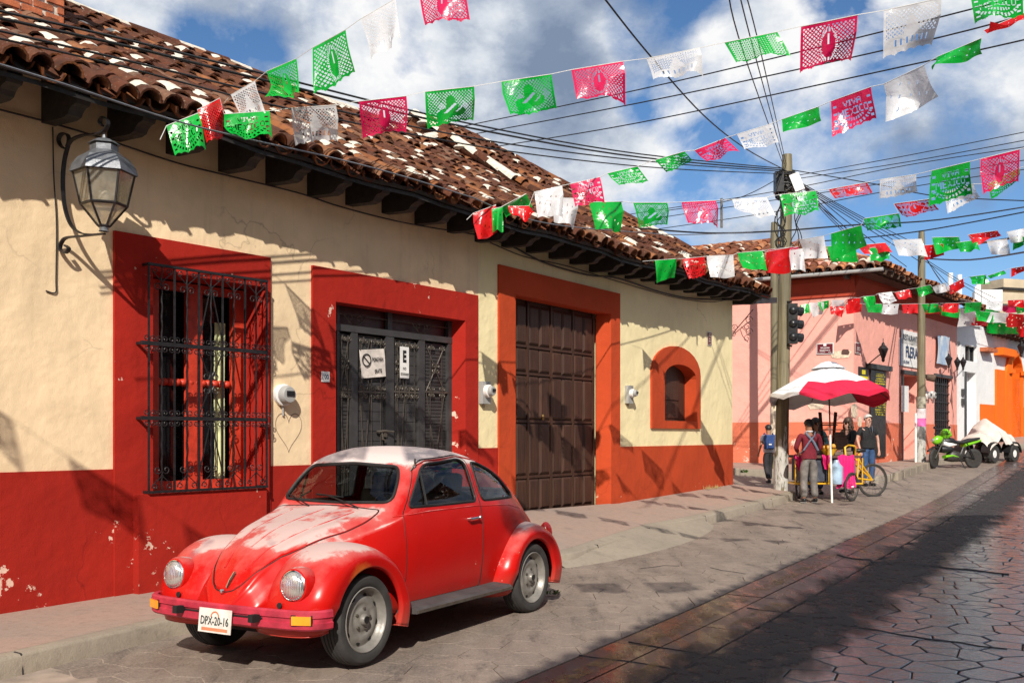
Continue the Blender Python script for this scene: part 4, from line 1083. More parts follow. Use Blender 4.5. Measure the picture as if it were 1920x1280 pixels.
a1 = node(nt, 'ShaderNodeMixShader', {'Fac': .5, 1: d_.outputs[0], 2: t_.outputs[0]}); a2 = node(nt, 'ShaderNodeMixShader', {0: mramp(nt, noise(nt, P, 9, 4), [(.35, .35), (.7, .65)]), 1: a1.outputs[0], 2: x_.outputs[0]}); a3 = node(nt, 'ShaderNodeMixShader', {0: .12, 1: a2.outputs[0], 2: g_.outputs[0]})
nt.links.new(a3.outputs[0], nt.nodes['Material Output'].inputs[0]); M['lampglass'] = m
b = MB()
for k in range(6):
    k2 = (k+1) % 6
    b.add([A_[k], A_[k2], B_[k2], B_[k]], [(0, 1, 2, 3)]); b.add([B_[k], B_[k2], C_[k2], C_[k]], [(0, 1, 2, 3)])
b.build('lantern_glass', M['lampglass'], parent=lt)
b = MB(); b.ball((lx, ly, zat(368)), .055, 12, 8, (1, 1, 1.3)); b.lathe([(.02, 0), (.02, .1)], (lx, ly, zat(352)), Z, 8); b.build('bulb', M['white'], parent=lt, smooth=60)
M['zinc'] = simple('grey_lantern_metal', (0.19, 0.20, 0.22), 0.42, 0.5, var=0.25, vs=10, bs=0.15)
b = MB(); rr_ = [(.272, zb2-.01), (.268, zb2+.015), (.255, zat(312)), (.21, zat(298)), (.14, zat(288)), (.115, zat(284)), (.115, zat(274)), (.10, zat(270)), (.135, zat(271)), (.09, zat(264)), (.02, zat(259)), (.012, zat(253))]
vs = []
for r_, z in rr_: vs += hexring(r_, z)
b.add(vs, [(i*6+k, i*6+(k+1) % 6, (i+1)*6+(k+1) % 6, (i+1)*6+k) for i in range(len(rr_)-1) for k in range(6)]); b.build('lantern_roof', M['zinc'], parent=lt)
b = MB(); b.lathe([(.045, 0), (.03, .02), (.04, .04), (.035, -.0)], (lx, ly, zb0-.045), Z, 12); b.build('lantern_foot', M['zinc'], parent=lt, smooth=50)
# bracket in the plane through the wall point and the lamp axis
wp = SA.p(110, 440, .01); bd = V(lx-wp.x, ly-wp.y, 0); bl = bd.length; bd.normalize()
def bp(d, y, Y=8.7): return V(wp.x, wp.y, 0)+bd*d+V(0, 0, CH+(HY-y)/F*(wp.y+(ly-wp.y)*min(1, d/bl)))
b = MB(); fl = (0.35, 1.0)
def band(pts, w_=.02):
    # flat iron band: rectangular section, broad across the plane
    sd = Z.cross(bd).normalized(); n_ = len(pts)
    vs = []; 
    for i, p_ in enumerate(pts):
        t_ = (pts[min(i+1, n_-1)]-pts[max(i-1, 0)]).normalized(); nrm_ = t_.cross(sd).normalized()
        vs += [p_-sd*w_+nrm_*.006, p_+sd*w_+nrm_*.006, p_+sd*w_-nrm_*.006, p_-sd*w_-nrm_*.006]
    fs = [(i*4+k, i*4+(k+1) % 4, i*4+4+(k+1) % 4, i*4+4+k) for i in range(n_-1) for k in range(4)]
    b.add(vs, fs)
def smoothpts(P_, n=8):
    o = []
    for i in range(len(P_)-1):
        p0, p1, p2, p3 = P_[max(0, i-1)], P_[i], P_[i+1], P_[min(len(P_)-1, i+2)]
        for k in range(n):
            t_ = k/n; o.append(0.5*((2*p1)+(p2-p0)*t_+(2*p0-5*p1+4*p2-p3)*t_*t_+(3*p1-p0-3*p2+p3)*t_**3))
    o.append(P_[-1]); return o
top = smoothpts([bp(.06, 278), bp(.02, 272), bp(.0, 262), bp(.03, 252), bp(.10, 252), bp(.12, 266), bp(.07, 300), bp(.05, 340), bp(.07, 385), bp(.14, 420), bp(.25, 436), bp(bl*.75, 440), bp(bl, 438)])
band(top)
arm = smoothpts([bp(.10, 275), bp(.16, 262), bp(.28, 254), bp(bl*.80, 252), bp(bl*.98, 247), bp(bl*1.08, 236), bp(bl*1.06, 224), bp(bl*.96, 221), bp(bl*.91, 229), bp(bl*.97, 236)])
band(arm)
low = smoothpts([bp(bl*.8, 440), bp(.25, 443), bp(.09, 446), bp(.03, 456), bp(.02, 468), bp(.08, 474), bp(.12, 466), bp(.08, 460)])
band(low)
b.build('bracket', M['iron'], parent=lt)
b = MB(); b.tube([bp(bl, 250), bp(bl, 256)], .012, 6); b.build('hook', M['iron'], parent=lt)
# cables along the wall under the eaves
def wall_cable(label, pts, r_=.012, off=.03):
    t = MB(); o = []
    for seg, x, y in pts: o.append(seg.p(x, y, off))
    t.tube(smoothpts(o, 6), r_, 5); return t.build('wall_cable', M['cable'], label=label, cat='cable', group='cables fixed along the house front')
wall_cable('thin black cable fixed along the cream wall below the rafters', [(SA, -60, 190), (SA, 0, 206), (SA, 100, 232), (SA, 200, 262), (SA, 330, 305), (SA, 430, 330), (SA, 560, 362), (SB, 640, 388), (SB, 760, 418), (SB, 893, 440)], .009)
wall_cable('bundle of black cables sagging along the yellow wall', [(SC, 900, 442), (SC, 960, 462), (SC, 1020, 492), (SC, 1100, 515), (SC, 1160, 522), (SDD, 1240, 548), (SDD, 1300, 560), (SDD, 1372, 562)], .014)
wall_cable('second black cable sagging lower on the yellow wall', [(SC, 900, 446), (SC, 980, 480), (SC, 1060, 498), (SC, 1160, 528), (SDD, 1260, 556), (SDD, 1330, 566), (SDD, 1372, 560)], .008)
wall_cable('thin conduit running up the cream wall beside the lantern bracket', [(SA, 99, 238), (SA, 101, 330), (SA, 106, 420), (SA, 105, 520), (SA, 104, 548), (SA, 86, 545)], .006, .012)
# ---------------- pink corner house ----------------
C0, C1 = (9.27, 27.5), (15.5, 35.3)
Cl = (C0[0]-0.85*10, C0[1]+0.53*10)
SL, SR = Seg(Cl, C0), Seg(C0, C1)
pinkh = thing('corner_house', 'pink corner house with coral base, dark red cornice and tiled hip roof', 'house', (C0[0], C0[1], .8))
CZ = 5.50
def dz_(z): return z
pd_o = (SR.s_px(1651), SR.s_px(1666)); door1 = (SR.s_px(1627), SR.s_px(1662), 0.6, SR.sz(1645, 694)[1]); door2 = (SR.s_px(1690.5), SR.s_px(1722), .6, SR.sz(1705, 703)[1]); door3 = (SR.s_px(1752), SR.s_px(1783), .6, SR.sz(1768, 708)[1])
b = MB(); wall_sheet(b, SL, 0, SL.len, .2, CZ+.9); wall_sheet(b, SR, 0, SR.len, .2, CZ+1.1, [door2, door3], depth=.45); b.build('wall', M['pink'], parent=pinkh)
dzl = SL.sz(1500, 791)[1]; dzr = SR.sz(1680, 793)[1]
b = MB(); wall_sheet(b, SL, 0, SL.len+.012, .2, dzl, off=.012, edge=.03); wall_sheet(b, SR, -.012, SR.len, .2, dzr, [door2, door3], off=.012, depth=.0, edge=.03); b.build('dado', M['coral'], parent=pinkh)
b = MB(); prof = [(0.0, CZ-.12), (.05, CZ-.10), (.06, CZ+.05), (.16, CZ+.30), (.17, CZ+.42), (.0, CZ+.45)]
b.prism([SL.pt(-.0, z, o) for o, z in prof], SL.u*(SL.len+.06)); b.prism([SR.pt(-.06, z, o) for o, z in prof], SR.u*(SR.len+.05)); b.build('cornice', M['cornice'], parent=pinkh)
# roof
EZ = 6.02; cE = V(*C0, 0)-SL.u*0+(SL.n*.75)+(SR.n*.95)*0.0
# eave corner where both offset eaves meet
def off_corner(s1, o1, s2, o2):
    a = s1.a+s1.n*o1; c = s2.a+s2.n*o2; d1, d2 = s1.u, s2.u
    den = d1.x*d2.y-d1.y*d2.x; k = ((c.x-a.x)*d2.y-(c.y-a.y)*d2.x)/den; return a+d1*k
EC = off_corner(SL, .55, SR, .95); lenL, lenR = 9.5, 11.5; angL = 0.43
def WL(q): return max(.05, min(4.0, (lenL-q)*0.95)), .43
def rpL(q, w_, lift=0.0):
    p_ = EC-SL.u*(lenL-q)-SL.n*w_; p_.z = EZ+.43*w_+.02*math.sin(q*2.1); nn = (Z-(-SL.n)*.43).normalized(); return p_+nn*lift, (-SL.n+Z*.43).normalized(), nn
def WR(q): return max(.05, min(4.0, q*0.95)), .43
def rpR(q, w_, lift=0.0):
    p_ = EC+SR.u*q-SR.n*w_; p_.z = EZ+.43*w_-.012*q+.03*math.sin(q*1.7); nn = (Z-(-SR.n)*.43).normalized(); return p_+nn*lift, (-SR.n+Z*.43).normalized(), nn
dk = tile_roof(pinkh, 0, lenL, .27, .34, .115, M['tile2'], 150, Wf=WL, rp=rpL, seed=21, lime=.12)
dk2 = tile_roof(pinkh, 0, lenR, .27, .34, .115, M['tile2'], 150, Wf=WR, rp=rpR, seed=22, lime=.06)
ridge_caps([rpL(lenL, 0)[0], rpL(lenL-4.2, 4.0)[0], rpL(0, 4.0)[0]], dk, M['tile2'], r0=.13, lime=.15, seed=4)
ridge_caps([rpR(4.2, 4.0)[0], rpR(lenR, 4.0)[0]], dk2, M['tile2'], r0=.13, lime=.1, seed=4)
b = MB(); b.add([rpR(4.2, 4.0)[0], rpR(lenR, 4.0)[0], rpR(lenR, 4.0)[0]-SR.n*3-Z*1.5, rpR(4.2, 4.0)[0]-SR.n*3-Z*1.5], [(0, 1, 2, 3)]); b.add([rpL(0, 4.0)[0], rpL(lenL-4.2, 4.0)[0], rpL(lenL-4.2, 4.0)[0]-SL.n*3-Z*1.5, rpL(0, 4.0)[0]-SL.n*3-Z*1.5], [(0, 1, 2, 3)]); b.build('rear_slope', M['tile2'], parent=dk)
M['oldwood'] = simple('weathered_rafter_wood', (0.10, 0.065, 0.045), .85, var=.4, vs=10, coord='pos')
q = .3
while q < lenR:
    p_ = EC+SR.u*q; p_.z = EZ-.11; b = MB(); b.bar(p_-SR.n*.02, p_-SR.n*.96+Z*.34, .08, .11); b.build('rafter', M['oldwood'], parent=dk2); q += .52
for q in (1.0, 2.8, 4.6, 6.4, 8.2):
    p_ = EC-SL.u*q; p_.z = EZ-.13; b = MB(); b.bar(p_-SL.n*.1, p_-SL.n*.6, .10, .14); b.build('rafter', M['oldwood'], parent=dk)
b = MB(); a = EC-SL.u*lenL; b.tube([V(a.x, a.y, EZ-.06)+SL.n*.03, V(EC.x, EC.y, EZ-.06)+SL.n*.03], .05, 8); b.build('gutter', M['grey'], parent=pinkh)
# doors, signs and lamps of the pink house
b = MB(); SR.boxp(b, SR.s_px(1623), SR.s_px(1663.5), door1[3], door1[3]+.14, 0, .16); b.build('door_lintel', M['doorgrey'], parent=pinkh)
mb_ = thing('menu_board', 'tall black menu banner with yellow hand lettering on the pink wall by the cart', 'menu board', tuple(SR.pt(door1[0], 1.0, .05)))
b = MB(); m0, m1 = SR.s_px(1633, .06), SR.s_px(1661, .06); SR.boxp(b, m0, m1, .98, door1[3]-.02, .02, .06); b.build('banner', M['black'], parent=mb_)
M['yellowpaint'] = simple('yellow_lettering', (0.75, 0.62, 0.02), .6, bs=0)
lines = ['POLLO', 'JAMON Y', 'LOMITO', 'QUESILLO', 'MILANESA', '', '', '', 'HAMBURGUESA', 'CHOCOLATE', 'Y TACOS', 'PAPA FRITA', 'CLUB SANDWICH', 'Y MAS....']
ys_ = [701, 705.5, 710, 714.5, 719, 0, 0, 0, 754, 758.5, 763, 768, 772.5, 777]
for tx, yy in zip(lines, ys_):
    if tx: qz = SR.sz(1650, yy, .065); lettering(tx, M['yellowpaint'], mb_, SR.pt(m0+(m1-m0)*.62, qz[1], .062), SR.u, Z, .043, (m1-m0)*(.68 if len(tx) > 6 else .5), bold=.03)
sb = thing('sign', 'small black and yellow sign projecting above the parasol beside the black menu', 'sign', tuple(SR.p(1619, 703, .03)))
b = MB(); s0_, s1_ = SR.s_px(1612, .05), SR.s_px(1629, .05); z1_ = SR.sz(1620, 688, .05)[1]; SR.boxp(b, s0_, s1_, z1_-.75, z1_, .01, .04); b.build('board', M['black'], parent=sb)
b = MB(); SR.boxp(b, s0_+.05, s1_-.05, z1_-.33, z1_-.25, .042, .046); SR.boxp(b, s0_+.2, s1_-.25, z1_-.20, z1_-.08, .042, .046); SR.boxp(b, s0_+.3, s1_-.3, z1_-.5, z1_-.40, .042, .046); b.build('yellow_print', M['yellowpaint'], parent=sb)
# recess of the second opening with coral reveal and white board
b = MB(); SR.boxp(b, door2[0], door2[1], .6, door2[3], -.50, -.46); b.build('door_recess', M['coral'], parent=pinkh)
b = MB(); SR.boxp(b, door2[0]-.1, door2[1]+.15, door2[3], door2[3]+.12, 0, .10); SR.boxp(b, door2[0]-.02, door2[0]+.10, .6, door2[3], -.1, .02); b.build('door_frame', M['doorgrey'], parent=pinkh)
wb = thing('notice_board', 'white board leaning in the coral doorway behind the far pole', 'board', tuple(SR.pt(door2[0], 1.6, .1)))
b = MB(); a0_, a1_ = SR.s_px(1692, .08), SR.s_px(1704, .08); za, zb2_ = SR.sz(1697, 772, .08)[1], SR.sz(1697, 723, .08)[1]; SR.boxp(b, a0_, a1_, za, zb2_, .04, .08); b.build('board', M['white'], parent=wb)
# black iron door
fd = thing('iron_door', 'black barred iron door at the far end of the pink wall', 'door', tuple(SR.pt(door3[0], 1.0, 0)))
b = MB(); SR.boxp(b, door3[0], door3[1], .6, door3[3], -.16, -.12); b.build('door_leaf', M['doorgrey'], parent=fd)
b = MB()
for k in range(8): s_ = door3[0]+(door3[1]-door3[0])*(k+.5)/8; SR.boxp(b, s_-.02, s_+.02, .7, door3[3], -.08, -.05)
for k in range(9): SR.boxp(b, door3[0], door3[1], 1.2+k*.3, 1.23+k*.3, -.085, -.045)
b.build('bars', M['iron'], parent=fd)
b = MB(); SR.boxp(b, door3[0]-.08, door3[1]+.08, door3[3], door3[3]+.1, 0, .05); b.build('door_lintel', M['doorgrey'], parent=pinkh)
def sign_on(seg, x, y, w_, h_, label, field, lines_, col, name='sign', cat='sign', border=.03, frame_=None):
    t, o, rt, up = panel_sign(name, label, cat, seg, seg.sz(x, y, .03), w_, h_, .03, 0, frame_ or M['white'])
    if field is not None:
        bb = MB(); bb.pp(o-rt*(w_/2-border)-up*(h_/2-border)+seg.n*.008, rt*(w_-2*border), up*(h_-2*border), seg.n*.004); bb.build('field', field, parent=t)
    for tx, dy, hh, ww, dxx in lines_: lettering(tx, col, t, o+seg.n*.016+up*dy*h_+rt*dxx*w_, rt, up, hh*h_, ww*w_, bold=.02)
    return t, o, rt, up
t, o, rt, up = sign_on(SL, 1547, 653.5, .46, .30, 'maroon street sign reading Vicente Guerrero on the pink wall', M['maroon'], [('Vicente', .08, .15, .55, 0), ('Guerrero', -.14, .15, .62, 0), ('B. GUADALUPE', -.34, .06, .40, -.18), ('29200', -.34, .06, .18, .28)], M['white'], 'street_sign', 'street sign', .02)
b = MB(); b.pp(o+SL.n*.016-rt*.04+up*.07, rt*.08, up*.06, SL.n*.003); b.build('emblem', M['white'], parent=t)
sign_on(SR, 1608.5, 652.5, .42, .30, 'small maroon street sign round the corner on the pink wall', M['maroon'], [('Real de', .05, .14, .45, 0), ('Guadalupe', -.15, .14, .6, 0), ('B. GUADALUPE', -.36, .06, .4, -.15)], M['white'], 'street_sign', 'street sign', .02)
t, o, rt, up = sign_on(SR, 1707, 634, 1.75, .42, 'narrow white sign reading RESTAURANTE above a larger white sign', None, [('RESTAURANTE', 0, .42, .82, 0)], simple('grey_print', (.06, .07, .09), .6, bs=0), border=.02)
M['blueprint'] = simple('pale_blue_print', (.03, .06, .14), .6, bs=0)
t, o, rt, up = sign_on(SR, 1707, 663, 2.1, .82, 'larger white and blue sign with faded letters below the RESTAURANTE sign', None, [('FLERA', .05, .42, .55, .05), ('SUSHI', -.34, .12, .25, -.2)], M['blueprint'])
b = MB(); b.pp(o-rt*1.04-up*.40+SR.n*.008, rt*.14, up*.8, SR.n*.004); b.build('blue_edge', simple('blue_field', (.10, .14, .28), .6, bs=0), parent=t)
# torn posters and peeled paper patches
def patch(parent, seg, x, y, w_, h_, m, name='torn_paper', seed=0, off=.016):
    r_ = random.Random(seed); q, z = seg.sz(x, y, off); b = MB(); n = 14
    ps = [seg.pt(q+w_/2*math.copysign(abs(math.cos(2*math.pi*k/n))**.5, math.cos(2*math.pi*k/n))*r_.uniform(.75, 1.05), z+h_/2*math.copysign(abs(math.sin(2*math.pi*k/n))**.5, math.sin(2*math.pi*k/n))*r_.uniform(.75, 1.05), off) for k in range(n)]
    b.prism(ps, -seg.n*.003); return b.build(name, m, parent=parent)
M['paper'] = simple('faded_paper', (.68, .56, .42), .9, var=.3, vs=14, bs=0)
patch(pinkh, SL, 1577, 664, .62, .24, M['paper'], seed=1); patch(pinkh, SL, 1585, 660, .22, .18, simple('torn_edge', (.10, .05, .04), .9, bs=0), seed=2, off=.019)
patch(pinkh, SR, 1602, 770, .5, .42, M['paper'], seed=3); patch(pinkh, SR, 1612, 790, .35, .3, M['paper'], seed=4); patch(pinkh, SL, 1530, 760, .5, .25, M['paper'], seed=5)
# banner
bn = thing('banner', 'washed out white and blue cloth banner hanging on the pink wall', 'banner', tuple(SR.p(1768, 610, .08)))
m, nt, p = material('banner_cloth'); P = objc(nt)
nt.links.new(mramp(nt, noise(nt, node(nt, 'ShaderNodeMapping', {'Vector': P, 'Scale': (1, 1, .4)}).outputs[0], 1.6, 4), [(.4, (.62, .68, .72)), (.55, (.30, .42, .60)), (.62, (.66, .68, .66))]), p.inputs['Base Color']); p.inputs['Roughness'].default_value = .8; M['banner'] = m
q00, q01, q10, q11 = SR.sz(1758, 628, .1), SR.sz(1782, 632, .1), SR.sz(1756, 681, .1), SR.sz(1779, 685, .1)
b = MB(); b.grid(lambda i, j: SR.pt((q10[0]*(1-i/8)+q11[0]*i/8)*(1-j/8)+(q00[0]*(1-i/8)+q01[0]*i/8)*j/8, (q10[1]*(1-i/8)+q11[1]*i/8)*(1-j/8)+(q00[1]*(1-i/8)+q01[1]*i/8)*j/8, .1+.03*math.sin(i*1.1+j*.4)), 8, 8); b.build('cloth', M['banner'], parent=bn, smooth=180)
# small wall lanterns
def small_lantern(P_, wallp, label, s=1.0, m=None, arm=True):
    t = thing('wall_lantern', label, 'lantern', tuple(wallp)); b = MB(); x, y, z = P_
    b.lathe([(.03, -.30), (.06, -.24), (.05, -.2), (.16, .10), (.17, .12), (.11, .20), (.06, .24), (.05, .30), (.012, .34), (.012, .46)], (0, 0, 0), Z, 6)
    b.v = [V(x, y, z)+q*s for q in b.v]; b.build('lantern_head', m or M['iron'], parent=t)
    b = MB(); b.tube([wallp, V(*wallp).lerp(V(x, y, z), .7)+Z*.02, V(x, y, z-.0)], .018*s, 6); b.tube([V(*wallp)-Z*.25, V(*wallp), V(*wallp)+Z*.1], .016*s, 5); b.build('bracket_arm', M['iron'], parent=t); return t
small_lantern(SR.p(1656, 661, .55), SR.p(1624, 686, .02), 'black lantern on a long slanted arm above the menu banner', .85)
small_lantern(SR.p(1779, 677, .40), SR.p(1779, 684, .02), 'black wall lantern over the iron door, next to the washed out banner', .75)
# spotlights
for x, y, lab in ((1742, 707, 'dark projector lamp on the pink wall above the meters'), ):
    t = thing('floodlight', lab, 'lamp', tuple(SR.p(x-8, y-2, .02))); b = MB(); b.bar(SR.p(x-12, y-3, .02), SR.p(x+1, y, .25), .10, .12); b.build('arm', M['doorgrey'], parent=t); b = MB(); b.lathe([(.10, -.12), (.12, .12), (.08, .14)], SR.p(x+3, y+1, .28), (1, -.3, -.2), 12); b.build('lamp_head', M['oldwood'], parent=t)
meter(SR, 1742, 741, .14, 'left one of two round meters beside the black iron door'); meter(SR, 1751, 741, .14, 'right one of two round meters beside the black iron door')
# scroll bracket on the left face of the pink wall
sbk = thing('scroll_bracket', 'thin black curled iron bracket on the pink wall above the schoolchild', 'bracket', tuple(SL.p(1376, 622, .05)))
b = MB(); b.tube([SL.p(1374, 625, .05), SL.p(1412, 580, .35)], .014, 5)
for x, y, s, r_ in ((1378, 614, -1, .10), (1404, 600, 1, .12), (1404, 622, 1, .12)): b.tube(spiral(SL.p(x, y, .2), SL.u*s, Z, r_, 1.3, 0, 1, 14), .010, 4)
b.tube(smoothpts([SL.p(1390, 612, .1), SL.p(1396, 618, .2), SL.p(1407, 626, .25)]), .010, 4)
b.build('ironwork', M['iron'], parent=sbk)
# white pipe at the foot of the house
b = MB(); b.tube([V(11.0, 28.35, .85), V(11.0, 28.35, 2.2)], .05, 8); 
# ---------------- white house, white and orange house ----------------
C2 = (C1[0]+.656*2.55, C1[1]+.755*2.55); C3 = (C1[0]+.656*16, C1[1]+.755*16)
S1, S2 = Seg(C1, C2), Seg(C2, C3)
wh = thing('white_house', 'narrow white two storey house with two dark windows beside the pink house', 'house', (C1[0], C1[1], 1.2))
WZ = S1.sz(1815, 608)[1]
h1 = (S1.s_px(1809.5), S1.s_px(1832), S1.sz(1820, 677)[1], S1.sz(1820, 648)[1]); h2 = (.05, S1.s_px(1800), S1.sz(1797, 668)[1], S1.sz(1797, 640)[1]); h3 = (S1.s_px(1808.5), S1.s_px(1830), .9, S1.sz(1815, 697)[1])
b = MB(); wall_sheet(b, S1, 0, S1.len, .6, WZ, [h1, h2, h3], depth=.30); S1.boxp(b, 0, S1.len, WZ-.02, WZ+.12, -.3, .06); b.build('wall', M['whitewall'], parent=wh)
for h in (h1, h2):
    b = MB(); S1.boxp(b, h[0], h[1], h[2], h[3], -.22, -.18); pn = b.build('window', M['glassdark'], parent=wh)
    for f in (0, .55, .97): b = MB(); S1.boxp(b, h[0]+(h[1]-h[0])*f, h[0]+(h[1]-h[0])*f+.06, h[2], h[3], -.17, -.12); b.build('mullion', M['doorgrey'], parent=pn)
b = MB(); S1.boxp(b, h3[0], h3[1], .9, h3[3], -.30, -.28); b.build('door', M['whitewall'], parent=wh)
b = MB(); S1.boxp(b, h3[0]-.03, h3[0]+.20, .9, h3[3], -.28, .02); b.build('door_post', M['doorgrey'], parent=wh)
for x, y in ((1804, 735), (1804, 753)):
    b = MB(); S1.boxp(b, S1.s_px(x-2.2), S1.s_px(x+2.2), S1.sz(x, y+6)[1], S1.sz(x, y-6)[1], .01, .08); b.build('letter_box', M['doorgrey'], parent=wh)
small_lantern(S1.p(1795, 682, .35), S1.p(1795, 692, .02), 'left wall lantern on the white house by the pink wall', .7); small_lantern(S1.p(1806, 682, .45), S1.p(1806, 692, .02), 'right wall lantern on the white house under the window', .7)
oh = thing('orange_trimmed_house', 'long white house with bright orange base, pilaster and arched doorway', 'house', (C2[0], C2[1], 1.3))
OZ = S2.sz(1870, 640)[1]
OZ = WZ+.05
b = MB(); h = (S2.s_px(1893), S2.s_px(1913), .9, S2.sz(1903, 668)[1]); wall_sheet(b, S2, 0, S2.len, .6, OZ, [h], depth=.5); b.build('wall', M['whitewall'], parent=oh)
b = MB(); zd = S2.sz(1850, 758)[1]; wall_sheet(b, S2, .02, h[0], .6, zd, off=.02, edge=.04); wall_sheet(b, S2, h[1], S2.len, .6, zd, off=.02, edge=.04); b.build('dado', M['orange2'], parent=oh)
b = MB(); S2.boxp(b, S2.s_px(1865), S2.s_px(1881), .6, S2.sz(1872, 693)[1], .0, .07); b.build('pilaster', M['orange2'], parent=oh)
b = MB(); zc2 = S2.sz(1876, 668)[1]; S2.boxp(b, S2.s_px(1863), S2.s_px(1889), zc2, zc2+.28, .0, .35); b.build('window_canopy', M['orange2'], parent=oh)
b = MB(); zc2 = S2.sz(1845, 660)[1]; S2.boxp(b, S2.s_px(1837), S2.s_px(1855), zc2, zc2+.14, .0, .3); b.build('brick_ledge', M['brick'], parent=oh)
ring(S2, (S2.s_px(1888, .1), S2.s_px(1920, .1), .6, S2.sz(1903, 656, .1)[1]), (h[0], h[1], .6, h[3]), .10, .45, 'arch_surround', M['orange2'], oh, 1.2, .85)
b = MB(); S2.boxp(b, h[0], h[1], .6, h[3], -.5, -.46); b.build('door', M['orange2'], parent=oh)
b = MB(); zi = S2.sz(1903, 702)[1]; S2.boxp(b, S2.s_px(1887), h[0]+.1, zi, zi+.16, .05, .2); S2.boxp(b, h[1]-.1, S2.s_px(1921), zi, zi+.16, .05, .2); b.build('impost', M['orange2'], parent=oh)
# tiled eave of the orange-trimmed house
def WX(q): return 2.4, .30
def rpX(q, w_, lift=0.0):
    p_ = S2.a+S2.u*(q+0.5)+S2.n*.6-S2.n*w_; p_.z = OZ-.12+.30*w_; nn = (Z+S2.n*.30).normalized(); return p_+nn*lift, (-S2.n+Z*.3).normalized(), nn
tile_roof(oh, 0, 13, .30, .40, .12, M['tile2'], 0, Wf=WX, rp=rpX, seed=31, lime=.1)
q = .8
while q < 13: p_ = S2.a+S2.u*q+S2.n*.55; p_.z = OZ-.2; b = MB(); b.bar(p_, p_-S2.n*.5, .08, .12); b.build('rafter', M['oldwood'], parent=oh); q += .6
small_lantern(S2.p(1915, 655, .5), S2.p(1912, 668, .02), 'black wall lantern right of the orange arch', 1.0)
# roof top tank, turret and dish behind
tk = thing('water_tank', 'square white water tank on the roofs behind the pink house', 'water tank', px(1851, 572, 44)); b = MB(); b.box(px(1851, 563, 44), (.9, .9, .8)); b.build('tank', M['whitewall'], parent=tk)
b = MB(); b.tube([px(1851, 572, 44)+V(0, 0, -.1), px(1851, 592, 44)], .06, 6); b.build('stand', M['white'], parent=tk)
tr = thing('roof_turret', 'cream roof turret with dark opening and flat cap far up the street', 'turret', px(1890, 590, 50))
b = MB(); c_ = px(1888, 566, 50); b.box(c_, (1.9, 1.6, 2.0), .3); b.box(px(1893, 592, 50), (3.4, 2.4, 1.9), .3); b.build('wall', M['beige'], parent=tr)
b = MB(); b.box(px(1889, 547.5, 50), (2.4, 2.0, .12), .3); b.box(px(1886, 581, 50), (4.6, 2.9, .14), .3); b.build('cap', M['timber'], parent=tr)
b = MB(); b.box(px(1891, 562, 49.1), (.55, .3, .5), .3); b.build('opening', M['dark'], parent=tr)
dsh = thing('satellite_dish', 'grey mesh satellite dish standing behind the cream turret', 'satellite dish', px(1902, 575, 51)); b = MB()
b.lathe([(.0001, 0), (.5, .06), (.85, .22), (.98, .33)], px(1900, 562, 51), (-.5, -.8, .25), 20); b.build('dish', M['ironlite'], parent=dsh, smooth=60); b = MB(); b.tube([px(1902, 562, 51.2), px(1902, 585, 51.2)], .05, 6); b.build('mast', M['ironlite'], parent=dsh)
for k, (x, y0, y1, Y, lab) in enumerate(((1829.5, 537, 560, 43, 'thin white pole on the roof left of the water tank'), (1834.5, 532, 562, 43, 'thicker white pole on the roof nearest the water tank'), (1799, 515, 540, 41, 'short white chimney pipe rising behind the pink house roof'), (1782, 512, 530, 40, 'small white roof post behind the pink house, leftmost'))):
    b = MB(); b.tube([px(x, y1+30, Y), px(x, y0, Y)], .10 if k else .06, 8); b.build('roof_pole', M['whitewall'], label=lab, cat='pole')
# distant hill and far houses closing the street
b = MB(); b.grid(lambda i, j: V(-300+600*i/30, 260+j*60, 3+(34+12*math.sin(i*.5)+6*math.sin(i*1.3+j))*math.sin(math.pi*j/4)), 30, 4, flip=False); b.build('hills', simple('wooded_hill', (.045, .06, .025), .95, var=.4, vs=3), kind='structure', smooth=180)
